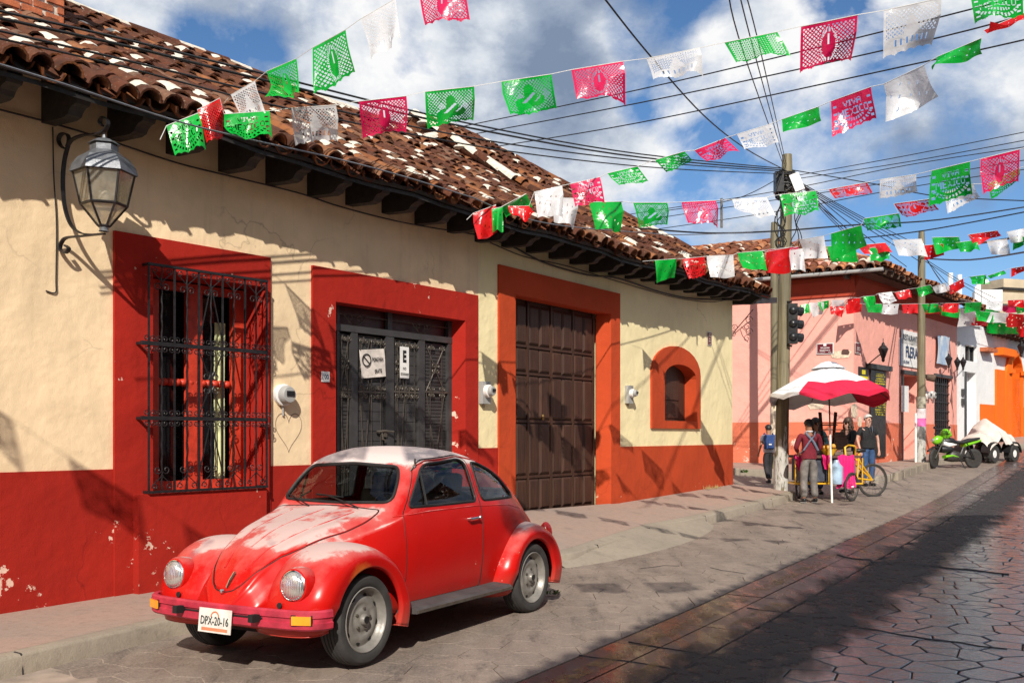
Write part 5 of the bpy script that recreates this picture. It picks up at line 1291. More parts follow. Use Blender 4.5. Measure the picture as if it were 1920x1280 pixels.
# ---------------- houses on the right hand side (they shade the street) ----------------
def side_house(label, t0, t1, v0, hgt, wallm, eav, wins, seed):
    a, c = vt(v0, t1, 0), vt(v0, t0, 0); sg = Seg((a.x, a.y), (c.x, c.y)); zb = zr(min(a.y, c.y)) if c.y > 0 else 0
    t = thing('street_house', label, 'house', (a.x, a.y, zr(a.y)))
    b = MB(); wall_sheet(b, sg, 0, sg.len, -.3, hgt-.1); 
    for k in (0, 1): e = Seg((sg.pt(0 if k else sg.len, 0, 0).x, sg.pt(0 if k else sg.len, 0, 0).y), (sg.pt(0 if k else sg.len, 0, -9).x, sg.pt(0 if k else sg.len, 0, -9).y)); wall_sheet(b, e, 0, 9, -.3, hgt-.1)
    b.build('wall', wallm, parent=t)
    b = MB(); wall_sheet(b, sg, 0, sg.len, -.3, 1.2, off=.02, edge=.03); b.build('dado', M['orangewall'], parent=t)
    for (q, z0, w_, h_) in wins:
        b = MB(); sg.boxp(b, q, q+w_, z0, z0+h_, .005, .05); wn = b.build('window' if z0 > .8 else 'door', M['garagewood'], parent=t)
        b = MB(); sg.boxp(b, q-.15, q+w_+.15, z0+h_, z0+h_+.15, .0, .10); sg.boxp(b, q-.15, q, z0, z0+h_, .0, .07); sg.boxp(b, q+w_, q+w_+.15, z0, z0+h_, .0, .07); b.build('frame', M['whitewall'], parent=wn)
    def W_(q): return 4.5, .45
    def rp_(q, w_, lift=0.0):
        p_ = sg.pt(q, hgt+.45*w_-.1, eav-w_); nn = (Z+sg.n*.45).normalized(); return p_+nn*lift, (-sg.n+Z*.45).normalized(), nn
    tile_roof(t, 0, sg.len, .30, .9, .13, M['tile'], 0, Wf=W_, rp=rp_, seed=seed, lime=.2, ln=1.0)
    b = MB(); b.add([rp_(0, 4.5)[0], rp_(sg.len, 4.5)[0], sg.pt(sg.len, hgt, -9), sg.pt(0, hgt, -9)], [(0, 1, 2, 3)]); b.build('rear_slope', M['tile'], parent=t); return t
side_house('tall two storey house on the near side of the street behind the photographer', -26, 9.4, 2.45, 7.45, M['beige'], .5, [(2+3.2*k, 4.4, 1.1, 1.7) for k in range(10)]+[(3+5.5*k, .1, 1.4, 2.5) for k in range(6)], 41)
side_house('low white tiled house up the street on the near side', 9.6, 46, 2.5, 3.7, M['whitewall'], .5, [(2+4.2*k, .5 if k % 2 else 1.1, 1.2, 2.2 if k % 2 else 1.4) for k in range(7)], 42)
pavement([((vt(1.25, 46).x, vt(1.25, 46).y), (vt(2.5, 46).x, vt(2.5, 46).y)), ((vt(1.25, 20).x, vt(1.25, 20).y), (vt(2.5, 20).x, vt(2.5, 20).y)), ((vt(1.25, 5).x, vt(1.25, 5).y), (vt(2.5, 5).x, vt(2.5, 5).y)), ((vt(1.25, -20).x, vt(1.25, -20).y), (vt(2.5, -20).x, vt(2.5, -20).y))], 'pavement', wzf=lambda Y: zr(Y)+.15)
# ---------------- poles, cables, traffic light ----------------
def pole(name, label, base, top, r0, r1, m, seed=0, z0=None):
    t = thing(name, label, 'utility pole', base); b = MB(); r_ = random.Random(seed); n = 16; k_ = 16; vs = []
    for j in range(k_+1):
        f = j/k_; c = V(*base).lerp(V(*top), f)
        if j == 0: c.z -= .25
        for k in range(n):
            a_ = 2*math.pi*k/n; rr_ = (r0+(r1-r0)*f)*(1+.035*math.sin(k*2.3+seed)+.02*r_.uniform(-1, 1))
            if j == k_: rr_ *= .82
            vs.append(c+V(math.cos(a_), math.sin(a_), 0)*rr_)
    fs = [(j*n+k, j*n+(k+1) % n, (j+1)*n+(k+1) % n, (j+1)*n+k) for j in range(k_) for k in range(n)]+[tuple(k_*n+k for k in range(n))]
    b.add(vs, fs); b.build('post', m, parent=t, smooth=50); return t
def sleeve(t, base, top, f0, f1, r_, m, name, seed=0, arc=(0, 2*math.pi), jag=.12):
    rr = random.Random(seed); n = 22; vs = []; B_, T_ = V(*base), V(*top)
    tops = [f1+rr.uniform(-jag, jag)*(f1-f0) for _ in range(n+1)]
    if arc[1]-arc[0] > 6.28: tops[-1] = tops[0]
    for j in range(2):
        for k in range(n+1):
            a_ = arc[0]+(arc[1]-arc[0])*k/n; f = f0 if j == 0 else tops[k]; vs.append(B_.lerp(T_, f)+V(math.cos(a_), math.sin(a_), 0)*r_)
    b = MB(); b.add(vs, [(k, k+1, n+1+k+1, n+1+k) for k in range(n)]); return b.build(name, m, parent=t, smooth=180)
M['peel'] = None
m, nt, p = material('peeling_whitewash'); P = pos(nt)
a_ = mramp(nt, noise(nt, node(nt, 'ShaderNodeMapping', {'Vector': P, 'Scale': (3, 3, .7)}).outputs[0], 4, 7, .7), [(.40, 0.0), (.48, 1.0)])
nt.links.new(mixc(nt, noise(nt, P, 7, 5), (.30, .29, .27), (.62, .61, .57)), p.inputs['Base Color']); nt.links.new(a_, p.inputs['Alpha']); p.inputs['Roughness'].default_value = .9; M['peel'] = m
p1b, p1t = px(1464, 922, 20.9), px(1476, 290, 20.9)
p1 = pole('utility_pole', 'tall leaning wooden pole with tangled cables at the street corner, base whitewashed', p1b, p1t, .140, .115, M['polewood'], 1)
sleeve(p1, p1b, p1t, 0, .155, .147, M['peel'], 'whitewash', 1, jag=.3)
p2b, p2t = px(1453, 885, 26.5), px(1452, 417, 26.5)
p2 = pole('utility_pole', 'shorter wooden pole behind the tall corner pole, pasted with torn notices', p2b, p2t, .115, .10, M['polewood'], 2)
sleeve(p2, p2b, p2t, .10, .26, .122, M['paper'], 'torn_notices', 3, jag=.1)
p3b, p3t = px(1727, 866, 29.0), px(1728, 434, 29.0)
p3 = pole('utility_pole', 'wooden pole with pasted posters on the kerb before the restaurant signs', p3b, p3t, .125, .095, M['polewood'], 3)
sleeve(p3, p3b, p3t, 0, .19, .131, M['peel'], 'whitewash', 4, jag=.05)
M['posterpink'] = simple('pink_poster', (.62, .12, .35), .7, var=.6, vs=5, bs=0); M['postermix'] = simple('printed_posters', (.30, .28, .22), .7, var=.9, vs=7, bs=0); M['posterwhite'] = simple('white_poster', (.66, .60, .62), .7, var=.3, vs=6, bs=0)
sleeve(p3, p3b, p3t, .235, .285, .134, M['postermix'], 'poster', 5, jag=.03); sleeve(p3, p3b, p3t, .19, .232, .133, M['posterwhite'], 'poster', 6, jag=.02); sleeve(p3, p3b, p3t, .155, .19, .135, M['posterpink'], 'poster', 7, jag=.02)
b = MB(); b.tube([p3b+V(-.17, -.05, -.1), p3b+V(-.17, -.05, 1.4)], .035, 8); b.build('conduit', M['white'], parent=p3)
# tangle near the top of the corner pole
b = MB(); r_ = random.Random(5)
for k in range(26):
    a0 = r_.uniform(0, 6.28); z0 = zat(r_.uniform(318, 345), 20.9); pts = []
    for j in range(9):
        a1_ = a0+j*.8*r_.choice((1, 1, -1)); rad_ = r_.uniform(.15, .24); pts.append(V(px(1476, 0, 20.9).x-.02+math.cos(a1_)*rad_, 20.9+math.sin(a1_)*rad_, z0-j*r_.uniform(.01, .07)))
    b.tube(smoothpts(pts, 3), .013, 4)
for k in range(9):
    x_ = r_.choice((-.19, -.15, .17)) ; pts = [V(px(1474, 0, 20.9).x+x_+r_.uniform(-.05, .05)*(1+j*.2), 20.9-.18, zat(330+j*18, 20.9)) for j in range(9)]; b.tube(smoothpts(pts, 3), .010, 4)
b.build('cable_tangle', M['cable'], parent=p1, kind='stuff')
b = MB(); c_ = px(1492, 343, 20.75); rt_ = Matrix.Rotation(R(-22), 3, 'Y'); b.box(c_, (.20, .18, .36), m=rt_); b.build('junction_box', M['white'], parent=p1)
b = MB(); c_ = px(1460, 342, 20.75); b.box(c_, (.16, .22, .42)); b.build('splice_case', M['black'], parent=p1)
# traffic light hanging on the corner pole
tl = thing('traffic_light', 'black three lamp traffic light mounted on the corner pole, seen from behind', 'traffic light', px(1483, 640, 20.75))
b = MB(); c_ = px(1485, 607, 20.72); b.box(c_, (.19, .16, .82)); b.build('housing', M['black'], parent=tl)
for k in (-1, 0, 1):
    b = MB(); b.lathe([(.085, 0), (.085, .02), (.05, .06), (.001, .07)], c_+V(-.0, -.08, .27*k), (0, -1, 0), 14); b.build('lamp_back', M['black'], parent=tl, smooth=50)
    b = MB(); b.lathe([(.09, 0), (.095, .13), (.09, .13), (.085, .01)], c_+V(.09, .02, .27*k), (1, .25, -.12), 14); b.build('visor', M['black'], parent=tl, smooth=50)
b = MB(); b.bar(px(1484, 566, 20.72), px(1470, 566, 20.85), .04, .04); b.bar(px(1484, 648, 20.72), px(1470, 648, 20.85), .04, .04); b.build('arm', M['iron'], parent=tl)
b = MB(); b.bar(px(1370, 566, 21.1), px(1453, 563, 24), .10, .13); b.build('signal_arm', M['black'], label='dark metal arm between the yellow house corner and the poles', cat='bracket')
# cables
def cable(label, pts, r_=.010, m=None, group='overhead cables'):
    P_ = []
    ys = [p_ for p_ in pts]
    for p_ in pts: P_.append(px(*p_))
    b = MB(); b.tube(smoothpts(P_, 6), r_, 5); return b.build('cable', m or M['cable'], label=label, cat='cable', group=group)
def ramp_depth(pts, Ya, Yb):
    x0, x1 = pts[0][0], pts[-1][0]; o = []
    for x, y in pts:
        f = (x-x0)/(x1-x0) if x1 != x0 else 0; o.append((x, y, 1/((1-f)/Ya+f/Yb)))
    return o
cable('topmost black cable from the upper left to the tall corner pole', ramp_depth([(-60, 8), (250, 78), (480, 135), (880, 232), (1200, 289), (1468, 316)], 7.0, 20.9), .011)
cable('second black cable from the upper left to the tall corner pole', ramp_depth([(-60, 22), (250, 90), (480, 147), (880, 240), (1200, 295), (1468, 319)], 7.0, 20.8), .013)
cable('third cable running low over the tiled roof to the corner pole', ramp_depth([(-60, 45), (200, 105), (480, 172), (760, 235), (1000, 277), (1250, 306), (1468, 322)], 7.0, 20.7), .010)
cable('fourth cable sagging closest to the tiles on its way to the pole', ramp_depth([(-60, 60), (200, 118), (480, 190), (760, 250), (1000, 290), (1250, 316), (1468, 326)], 7.0, 20.7), .009)
cable('thin grey cable crossing under the rafters beside the lantern', ramp_depth([(-60, 103), (120, 158), (320, 224), (470, 262), (640, 300), (760, 332), (890, 372)], 6.6, 11.3), .008, M['zinc'])
cable('pale cable hanging in front of the yellow house rafters', ramp_depth([(890, 372), (970, 405), (1060, 424), (1200, 436), (1290, 440), (1460, 433)], 11.3, 20.7), .008, M['zinc'])
cable('steep black cable from the top edge down to the corner pole', ramp_depth([(1120, -20), (1215, 100), (1320, 217), (1400, 280), (1470, 318)], 9.5, 20.8), .010)
for k, (x, lab) in enumerate(((1364, 'left of three thin cables dropping to the pole top'), (1384, 'middle of three thin cables dropping to the pole top'), (1396, 'right of three thin cables dropping to the pole top'))):
    cable(lab, ramp_depth([(x, -20), (x+32, 105), (1474-(2-k)*3, 308)][:3], 9.0+k*.1, 20.8), .007)
for k, (pts, lab) in enumerate((([(840, 243), (1200, 168), (1609, 71), (1960, -18)], 'uppermost of three wires crossing the sky behind the flags'), ([(800, 268), (1200, 193), (1700, 85), (1960, 18)], 'middle of three wires crossing the sky behind the flags'), ([(930, 275), (1200, 230), (1740, 115), (1960, 66)], 'lowest of three wires crossing the sky behind the flags'))):
    cable(lab, ramp_depth(pts, 22, 12), .011)
for k, (pts, lab) in enumerate((([(1490, 330), (1700, 292), (1960, 240)], 'upper faint wire right of the corner pole'), ([(1490, 336), (1700, 304), (1960, 256)], 'lower faint wire right of the corner pole'),
        ([(1180, 402), (1460, 358), (1700, 310), (1960, 270)], 'long wire behind the middle flag string, upper'), ([(1200, 414), (1460, 374), (1700, 337), (1960, 294)], 'long wire behind the middle flag string, lower'),
        ([(1230, 430), (1460, 396), (1700, 352), (1960, 312)], 'long wire meeting the yellow house ridge'))):
    cable(lab, ramp_depth(pts, 24, 19), .009)
cable('twisted black service cable in front of the pink house roof', ramp_depth([(1200, 428), (1330, 437), (1460, 433), (1600, 422), (1760, 412), (1960, 382)], 18, 24), .016)
cable('second twisted service cable sloping up to the right', ramp_depth([(1540, 452), (1640, 444), (1760, 428), (1960, 390)], 24, 20), .014)
cable('long cable from the corner pole sinking behind the right hand flags', ramp_depth([(1480, 318), (1640, 345), (1760, 368), (1960, 378)], 20.9, 17), .010)
cable('short cable looping left of the corner pole', ramp_depth([(1250, 395), (1380, 373), (1468, 330)], 22, 20.8), .009)
for k, (x, y) in enumerate(((1600, 452), (1625, 470), (1655, 488), (1700, 500), (1727, 462), (1727, 470), (1727, 480), (1727, 492), (1690, 520))):
    cable('%s cable of the fan running from the corner pole to the restaurant pole' % ('lowest', 'second', 'third', 'fourth', 'fifth', 'sixth', 'seventh', 'eighth', 'steepest short')[k], ramp_depth([(1487, 322+k*3), (1487+(x-1487)*.5, 322+(y-322)*.47+14), (x, y)], 20.8, 28.8), .010, group='cables fanning out from the corner pole')
cable('thick black cable leaving the restaurant pole to the right, upper', ramp_depth([(1727, 472), (1800, 462), (1960, 436)], 28.9, 17), .022)
cable('thick black cable leaving the restaurant pole to the right, lower', ramp_depth([(1727, 484), (1820, 487), (1960, 466)], 28.9, 18), .018)
for k, (x, y) in enumerate(((1795, 560), (1812, 580), (1850, 600), (1868, 560), (1900, 590))):
    cable('%s of the five drop wires from the restaurant pole to the white houses' % ('leftmost', 'second from left', 'middle', 'highest right', 'rightmost')[k], ramp_depth([(1729, 470+k*4), ((1729+x)/2, (474+y)/2+8), (x, y)], 28.9, 37), .010, group='drop wires to the white houses')
b = MB(); b.bar(px(1353, 372, 17), px(1353, 427, 17), .035, .035); b.build('hanging_rod', M['ironlite'], label='short dark rod hanging from a flag string left of the poles', cat='rod')
# ---------------- papel picado ----------------
GL = {'V': ['10001', '10001', '10001', '01010', '01010', '00100', '00100'], 'I': ['111', '010', '010', '010', '010', '010', '111'], 'A': ['01110', '10001', '10001', '11111', '10001', '10001', '10001'],
      'M': ['10001', '11011', '10101', '10101', '10001', '10001', '10001'], 'E': ['1111', '1000', '1000', '1110', '1000', '1000', '1111'], 'X': ['10001', '01010', '00100', '00100', '00100', '01010', '10001'],
      'C': ['0111', '1000', '1000', '1000', '1000', '1000', '0111'], 'O': ['0110', '1001', '1001', '1001', '1001', '1001', '0110'], 'R': ['1110', '1001', '1001', '1110', '1010', '1001', '1001'], 'Y': ['10001', '01010', '00100', '00100', '00100', '00100', '00100'],
      'N': ['1001', '1101', '1101', '1011', '1011', '1001', '1001'], 'D': ['1110', '1001', '1001', '1001', '1001', '1001', '1110'], ' ': ['0']*7}
def word_rows(wd): return ['0'.join(GL[c][r_] for c in wd) for r_ in range(7)]
W1_, W2_, W3_ = word_rows('VIVA'), word_rows('MEXICO'), word_rows('REYNA DE')
def in_word(rows, u, v, u0, u1, v0, v1):
    if not (u0 <= u < u1 and v0 <= v < v1): return False
    i = int((u-u0)/(u1-u0)*len(rows[0])); j = int((v-v0)/(v1-v0)*7); return rows[j][i] == '1'
def solid(u, v, des, asp, res):
    """u,v in 0..1 from the top left; True where plastic remains"""
    if des == 'plain': 
        if 0.12 < u < .88 and .15 < v < .85: return not ((int(u*17)*7+int(v*13)*5) % 13 == 0 and abs((u*17) % 1-.5+((v*13) % 1-.5)*.6) < .22)
        return True
    scal = .06+.05*abs(math.sin(u*math.pi*5))
    if v > 1-scal*.9+.02: return False
    if u < .045 or u > .955 or v < .075 or v > .93-scal*.5: return True
    x = (u-.5); y = (v-.52)
    if des in ('virgin', 'lattice', 'dove', 'church'):
        if des == 'virgin':
            e = (x/.17)**2+(y/.40)**2
            if e < 0.45: return not (abs(x) < .02 and -.25 < y < .0)
            if e < 1.0: return int(math.atan2(y*.45, x)*14) % 2 == 0 or e < .55
            if e < 1.15: return True
        if des == 'dove':
            if (x/.10)**2+((y+.12)/.22)**2 < 1 or (abs(y-.10+x*.35) < .16 and -.30 < x < .16) or ((x-.17)/.13)**2+((y-.12)/.13)**2 < 1: return not (int((x+y)*24) % 5 == 0 and abs(y) < .12)
        if des == 'church':
            if v > .56+.12*abs(x): return not (.66 < v < .80 and int(u*30) % 3 == 0 and abs(x) < .34)
            if abs(x) < .13*(v-.15)/.4+.015 and v > .18: return True
        pz = 11.0; a_ = (u*asp+v)*pz; c_ = (u*asp-v)*pz
        return (a_ % 1.0) < .42 or (c_ % 1.0) < .42
    if des == 'text':
        if in_word(W1_, u, v, .28, .72, .14, .30): return False
        if in_word(W2_, u, v, .14, .86, .36, .58): return False
        rr_ = math.hypot(x, (v-.35)*.9)
        if v > .62 and (.28 < rr_ < .36 or .42 < rr_ < .50): return int(math.atan2(v-.3, x)*13) % 2 == 0
        if v > .62 and rr_ < .22: return int(u*26) % 3 > 0
        if u < .12 or u > .88: return int(v*16) % 3 > 0
        return True
    return True
def plastic(name, col, tr=.0, gl=.25):
    m, nt, p = material(name); nt.nodes.remove(p); o = nt.nodes['Material Output']
    P = objc(nt); n_ = noise(nt, P, 7, 4)
    c = mixc(nt, n_, tuple(q*.75 for q in col), col)
    nb = bump(nt, noise(nt, P, 9, 4, .5, .5), .35, .04)
    d = node(nt, 'ShaderNodeBsdfDiffuse', {'Color': c, 'Normal': nb}); t = node(nt, 'ShaderNodeBsdfTranslucent', {'Color': c}); g = node(nt, 'ShaderNodeBsdfGlossy', {'Color': (1, 1, 1, 1), 'Roughness': .25, 'Normal': nb})
    x = node(nt, 'ShaderNodeBsdfTransparent', {'Color': (1, 1, 1, 1)})
    m1_ = node(nt, 'ShaderNodeMixShader', {'Fac': .30}); nt.links.new(d.outputs[0], m1_.inputs[1]); nt.links.new(t.outputs[0], m1_.inputs[2])
    m2_ = node(nt, 'ShaderNodeMixShader', {'Fac': .045}); nt.links.new(m1_.outputs[0], m2_.inputs[1]); nt.links.new(g.outputs[0], m2_.inputs[2])
    m3_ = node(nt, 'ShaderNodeMixShader', {'Fac': tr}); nt.links.new(m2_.outputs[0], m3_.inputs[1]); nt.links.new(x.outputs[0], m3_.inputs[2]); nt.links.new(m3_.outputs[0], o.inputs[0]); return m
FM = {'g': plastic('green_plastic_film', (.003, .50, .05)), 'p': plastic('magenta_plastic_film', (.80, .012, .11)), 'r': plastic('red_plastic_film', (.78, .012, .015)), 'w': plastic('white_plastic_film', (.84, .84, .86), .10)}
def flag(parent, a, b_, drop, col, des, w_px, seed):
    rr = random.Random(seed); wv = (b_-a).length; hh = drop.length; asp = wv/hh
    nu = 64 if w_px > 60 else 48 if w_px > 45 else 28 if w_px > 34 else 14
    nv = max(8, int(nu/asp*1.0)); nv = min(nv, nu)
    nrm_ = (b_-a).cross(drop).normalized(); ph, am = rr.uniform(0, 6.28), rr.uniform(.03, .075)
    curl = rr.uniform(-.85, .85); cs = rr.choice((-1, 1))
    def P_(i, j):
        u, v = i/nu, j/nv
        q = a.lerp(b_, u)+drop*v*(1-.08*math.sin(u*3.1+ph)*v)
        d_ = am*v*math.sin(u*4.5+ph)+am*.6*v*math.sin(u*9+ph*2+v*2)+.02*math.sin(v*3+ph)*v
        e = max(0, (v if cs > 0 else v)*(u if curl > 0 else 1-u)-.35); d_ += curl*.35*e
        q = q+nrm_*d_; q = q-(b_-a)*(curl*.30*e*1.0); return q
    b = MB(); idx = {}
    for i in range(nu):
        for j in range(nv):
            if not solid((i+.5)/nu, (j+.5)/nv, des if w_px > 30 else 'plain', asp, nu): continue
            f = []
            for (ii, jj) in ((i, j), (i+1, j), (i+1, j+1), (i, j+1)):
                if (ii, jj) not in idx: idx[(ii, jj)] = len(b.v); b.v.append(P_(ii, jj))
                f.append(idx[(ii, jj)])
            b.f.append(tuple(f))
    b.build('flag', FM[col], parent=parent, smooth=180)
def bunting(label, depth, flags, seed, ends=None):
    fl = [f for f in flags]; f0 = fl[0]; t = thing('papel_picado', label, 'bunting', px(f0[0], f0[1], interp(depth, f0[0])), group='strings of papel picado across the street')
    pts = []
    if ends: pts.append(px(*ends[0]))
    for k, f in enumerate(fl):
        x0, y0, x1, y1, dx_, dy_, col, des = f; rr = random.Random(seed*100+k)
        Ya, Yb = interp(depth, x0), interp(depth, x1); a, c = px(x0, y0, Ya), px(x1, y1, Yb)
        Ym = (Ya+Yb)/2; s_ = Ym/F; drop = V(dx_*s_, rr.uniform(-.12, .12), -dy_*s_)
        flag(t, a, c, drop, col, des, math.hypot(x1-x0, y1-y0), seed*100+k); pts += [a, c]
    if ends: pts.append(px(*ends[1]))
    pts = [pts[i] for i in range(len(pts)) if i == 0 or pts[i].x > pts[i-1].x-.001 or True]
    b = MB(); b.tube(pts, .0035, 4); b.build('string', M['twine'], parent=t); return t
bunting('papel picado string from the eave above the grilled window across to the top right', [(300, 8.3), (420, 8.5), (700, 9.1), (1120, 8.8), (1560, 7.9), (1920, 7.4)], [
 (312, 236, 372, 212, 24, 66, 'g', 'text'), (370, 206, 412, 184, 16, 62, 'r', 'lattice'), (420, 214, 505, 208, 8, 62, 'g', 'text'), (545, 203, 630, 197, 6, 66, 'w', 'church'), (673, 190, 762, 180, 4, 66, 'p', 'virgin'), (797, 172, 889, 162, 3, 64, 'g', 'dove'),
 (940, 153, 1034, 139, 10, 66, 'g', 'dove'), (1071, 131, 1168, 115, 10, 66, 'p', 'virgin'), (1212, 110, 1312, 90, 10, 48, 'w', 'church'), (1358, 80, 1457, 60, 22, 46, 'g', 'lattice'), (1502, 50, 1608, 28, 4, 80, 'p', 'virgin'), (1657, 20, 1765, -4, 6, 82, 'w', 'church'), (1820, -5, 1915, -25, 8, 50, 'g', 'text')], 1, ((300, 262, 8.2), (2000, -60, 7.3)))
bunting('steep papel picado string rising from the roof edge to the top edge of the photo', [(430, 8.9), (600, 8.3), (760, 8.0), (870, 7.8)], [
 (433, 178, 478, 152, 26, 66, 'w', 'church'), (500, 134, 556, 110, 20, 78, 'g', 'virgin'), (586, 90, 648, 56, 10, 82, 'g', 'virgin'), (676, 36, 742, -2, 20, 88, 'w', 'church'), (785, -15, 868, -35, 12, 70, 'p', 'virgin')], 2, ((410, 205, 9.0), (960, -80, 7.6)))
bunting('papel picado string rising from the eave above the garage to the right, lettered VIVA MEXICO', [(880, 11.6), (1100, 11.6), (1345, 11.2), (1603, 10.2), (1885, 8.7)], [
 (887, 400, 930, 384, 2, 52, 'r', 'plain'), (922, 392, 942, 388, 2, 44, 'g', 'plain'), (940, 388, 987, 363, 10, 18, 'g', 'plain'), (952, 386, 992, 386, 10, 30, 'r', 'plain'), (1002, 360, 1054, 348, 6, 54, 'w', 'plain'), (1069, 345, 1125, 332, 10, 50, 'p', 'text'), (1139, 325, 1195, 312, 20, 28, 'g', 'text'),
 (1228, 300, 1283, 284, 22, 20, 'g', 'text'), (1302, 282, 1360, 259, 24, 30, 'p', 'text'), (1382, 252, 1447, 232, 12, 44, 'w', 'text'), (1466, 224, 1535, 200, 4, 26, 'g', 'plain'), (1558, 190, 1633, 163, 14, 62, 'p', 'text'), (1657, 158, 1733, 122, 22, 62, 'w', 'plain'), (1757, 107, 1840, 72, -4, 26, 'g', 'plain'), (1845, 57, 1920, 25, 8, 20, 'r', 'plain')], 3, ((875, 412, 11.6), (2000, -10, 8.2)))
bunting('papel picado string passing in front of the corner pole below the cables, doves', [(1030, 12.2), (1310, 13.0), (1497, 13.0), (1683, 12.4), (1875, 11.4)], [
 (1035, 371, 1083, 372, 4, 50, 'w', 'plain'), (1104, 379, 1165, 378, 14, 50, 'g', 'plain'), (1187, 380, 1251, 380, 12, 44, 'g', 'dove'), (1278, 379, 1342, 376, 12, 46, 'p', 'virgin'), (1373, 374, 1438, 370, 12, 44, 'w', 'church'), (1462, 365, 1529, 358, 6, 44, 'g', 'text'), (1554, 355, 1625, 342, 10, 20, 'r', 'virgin'),
 (1650, 337, 1718, 327, 3, 34, 'w', 'church'), (1747, 320, 1819, 303, 3, 64, 'g', 'text'), (1775, 362, 1828, 345, 16, 30, 'w', 'church'), (1839, 298, 1912, 280, 4, 64, 'p', 'virgin')][:9]+[(1839, 298, 1912, 280, 4, 64, 'p', 'virgin')], 4, ((1020, 372, 12.0), (2000, 255, 11)))
bunting('papel picado string starting under the yellow house rafters and climbing past both poles', [(1220, 15.8), (1412, 16.0), (1588, 14.5), (1880, 13.0)], [
 (1228, 488, 1268, 485, 2, 38, 'g', 'plain'), (1280, 485, 1321, 481, 4, 38, 'r', 'text'), (1325, 480, 1375, 478, 3, 40, 'w', 'plain'), (1383, 474, 1430, 470, 6, 38, 'g', 'plain'), (1437, 472, 1480, 464, -4, 42, 'r', 'plain'), (1498, 450, 1545, 442, 8, 42, 'w', 'plain'), (1558, 438, 1615, 422, 10, 42, 'g', 'plain'), (1620, 410, 1685, 400, 5, 24, 'g', 'virgin'),
 (1676, 382, 1745, 373, 16, 22, 'r', 'virgin'), (1770, 362, 1825, 345, 14, 30, 'w', 'church'), (1852, 345, 1911, 315, 8, 26, 'g', 'text')], 5, ((1205, 490, 15.6), (2000, 290, 12.5)))
bunting('papel picado string level with the pink house roof, right of the poles', [(1440, 18.5), (1700, 17.5), (1920, 16.5)], [
 (1440, 468, 1497, 462, 8, 38, 'p', 'text'), (1478, 470, 1505, 466, 4, 40, 'w', 'plain'), (1550, 462, 1602, 458, 8, 30, 'g', 'plain'), (1608, 460, 1660, 455, 10, 20, 'r', 'plain'), (1630, 465, 1668, 462, -2, 26, 'g', 'plain'), (1674, 450, 1728, 448, 8, 34, 'w', 'plain'), (1732, 460, 1768, 457, 5, 24, 'r', 'plain'), (1748, 445, 1798, 444, 8, 24, 'g', 'plain'),
 (1792, 455, 1830, 450, 5, 20, 'g', 'plain'), (1815, 440, 1870, 432, 10, 12, 'r', 'plain'), (1850, 452, 1888, 448, 8, 26, 'w', 'plain'), (1888, 435, 1935, 425, 8, 20, 'w', 'plain'), (1900, 446, 1932, 442, 3, 20, 'g', 'plain')], 6, ((1425, 470, 18.6), (2000, 420, 16)))
bunting('papel picado string hanging before the pink wall under its cornice', [(1500, 23), (1700, 23), (1920, 21)], [
 (1500, 572, 1516, 569, 2, 18, 'g', 'plain'), (1517, 568, 1545, 567, 1, 24, 'w', 'plain'), (1534, 566, 1554, 563, 3, 16, 'g', 'plain'), (1556, 574, 1582, 574, 0, 16, 'r', 'plain'), (1559, 562, 1584, 562, 1, 20, 'w', 'plain'), (1589, 560, 1613, 558, 1, 24, 'r', 'plain'), (1618, 556, 1640, 554, 4, 18, 'g', 'plain'), (1647, 550, 1672, 547, 4, 22, 'w', 'plain'),
 (1678, 548, 1704, 542, 6, 15, 'r', 'plain'), (1718, 540, 1744, 534, 6, 14, 'g', 'plain'), (1748, 538, 1772, 530, 6, 14, 'w', 'plain'), (1780, 535, 1806, 522, 3, 16, 'r', 'plain'), (1818, 519, 1847, 515, 6, 16, 'g', 'plain'), (1852, 517, 1882, 507, 3, 6, 'g', 'plain'), (1896, 503, 1920, 499, 5, 11, 'r', 'plain')], 7, ((1480, 570, 23), (2000, 485, 20)))
def auto(x0, x1, y0, y1, wd, hh, st, cyc, seed):
    rr = random.Random(seed); o = []; x = x0; k = 0
    while x < x1:
        f = (x-x0)/(x1-x0); y = y0+(y1-y0)*f+10*math.sin(math.pi*f)*.4; o.append((x, y, x+wd, y+(y1-y0)/(x1-x0)*wd, rr.uniform(-3, 6), hh*rr.uniform(.75, 1.15), cyc[k % len(cyc)], 'plain')); x += st*rr.uniform(.85, 1.15); k += 1
    return o
bunting('papel picado string over the iron door toward the white houses', [(1600, 27), (1920, 24)], auto(1586, 1930, 570, 560, 30, 17, 38, 'rgwrg', 3), 8, ((1560, 572, 28), (2000, 555, 23)))
bunting('papel picado string crossing the front of the white house just under its roof', [(1700, 30), (1920, 27)], auto(1735, 1935, 570, 588, 34, 22, 31, 'rgwgwr', 4), 9, ((1690, 566, 31), (2000, 596, 26)))
bunting('short papel picado string lowest above the orange arch', [(1790, 34), (1920, 30)], auto(1800, 1935, 586, 612, 30, 20, 25, 'wrggrw', 6), 10, ((1800, 585, 34), (2000, 630, 29)))
bunting('distant papel picado string by the roof turret', [(1830, 30), (1920, 28)], auto(1850, 1935, 571, 566, 28, 17, 30, 'gpgw', 8), 11, ((1800, 560, 30), (2000, 560, 27)))
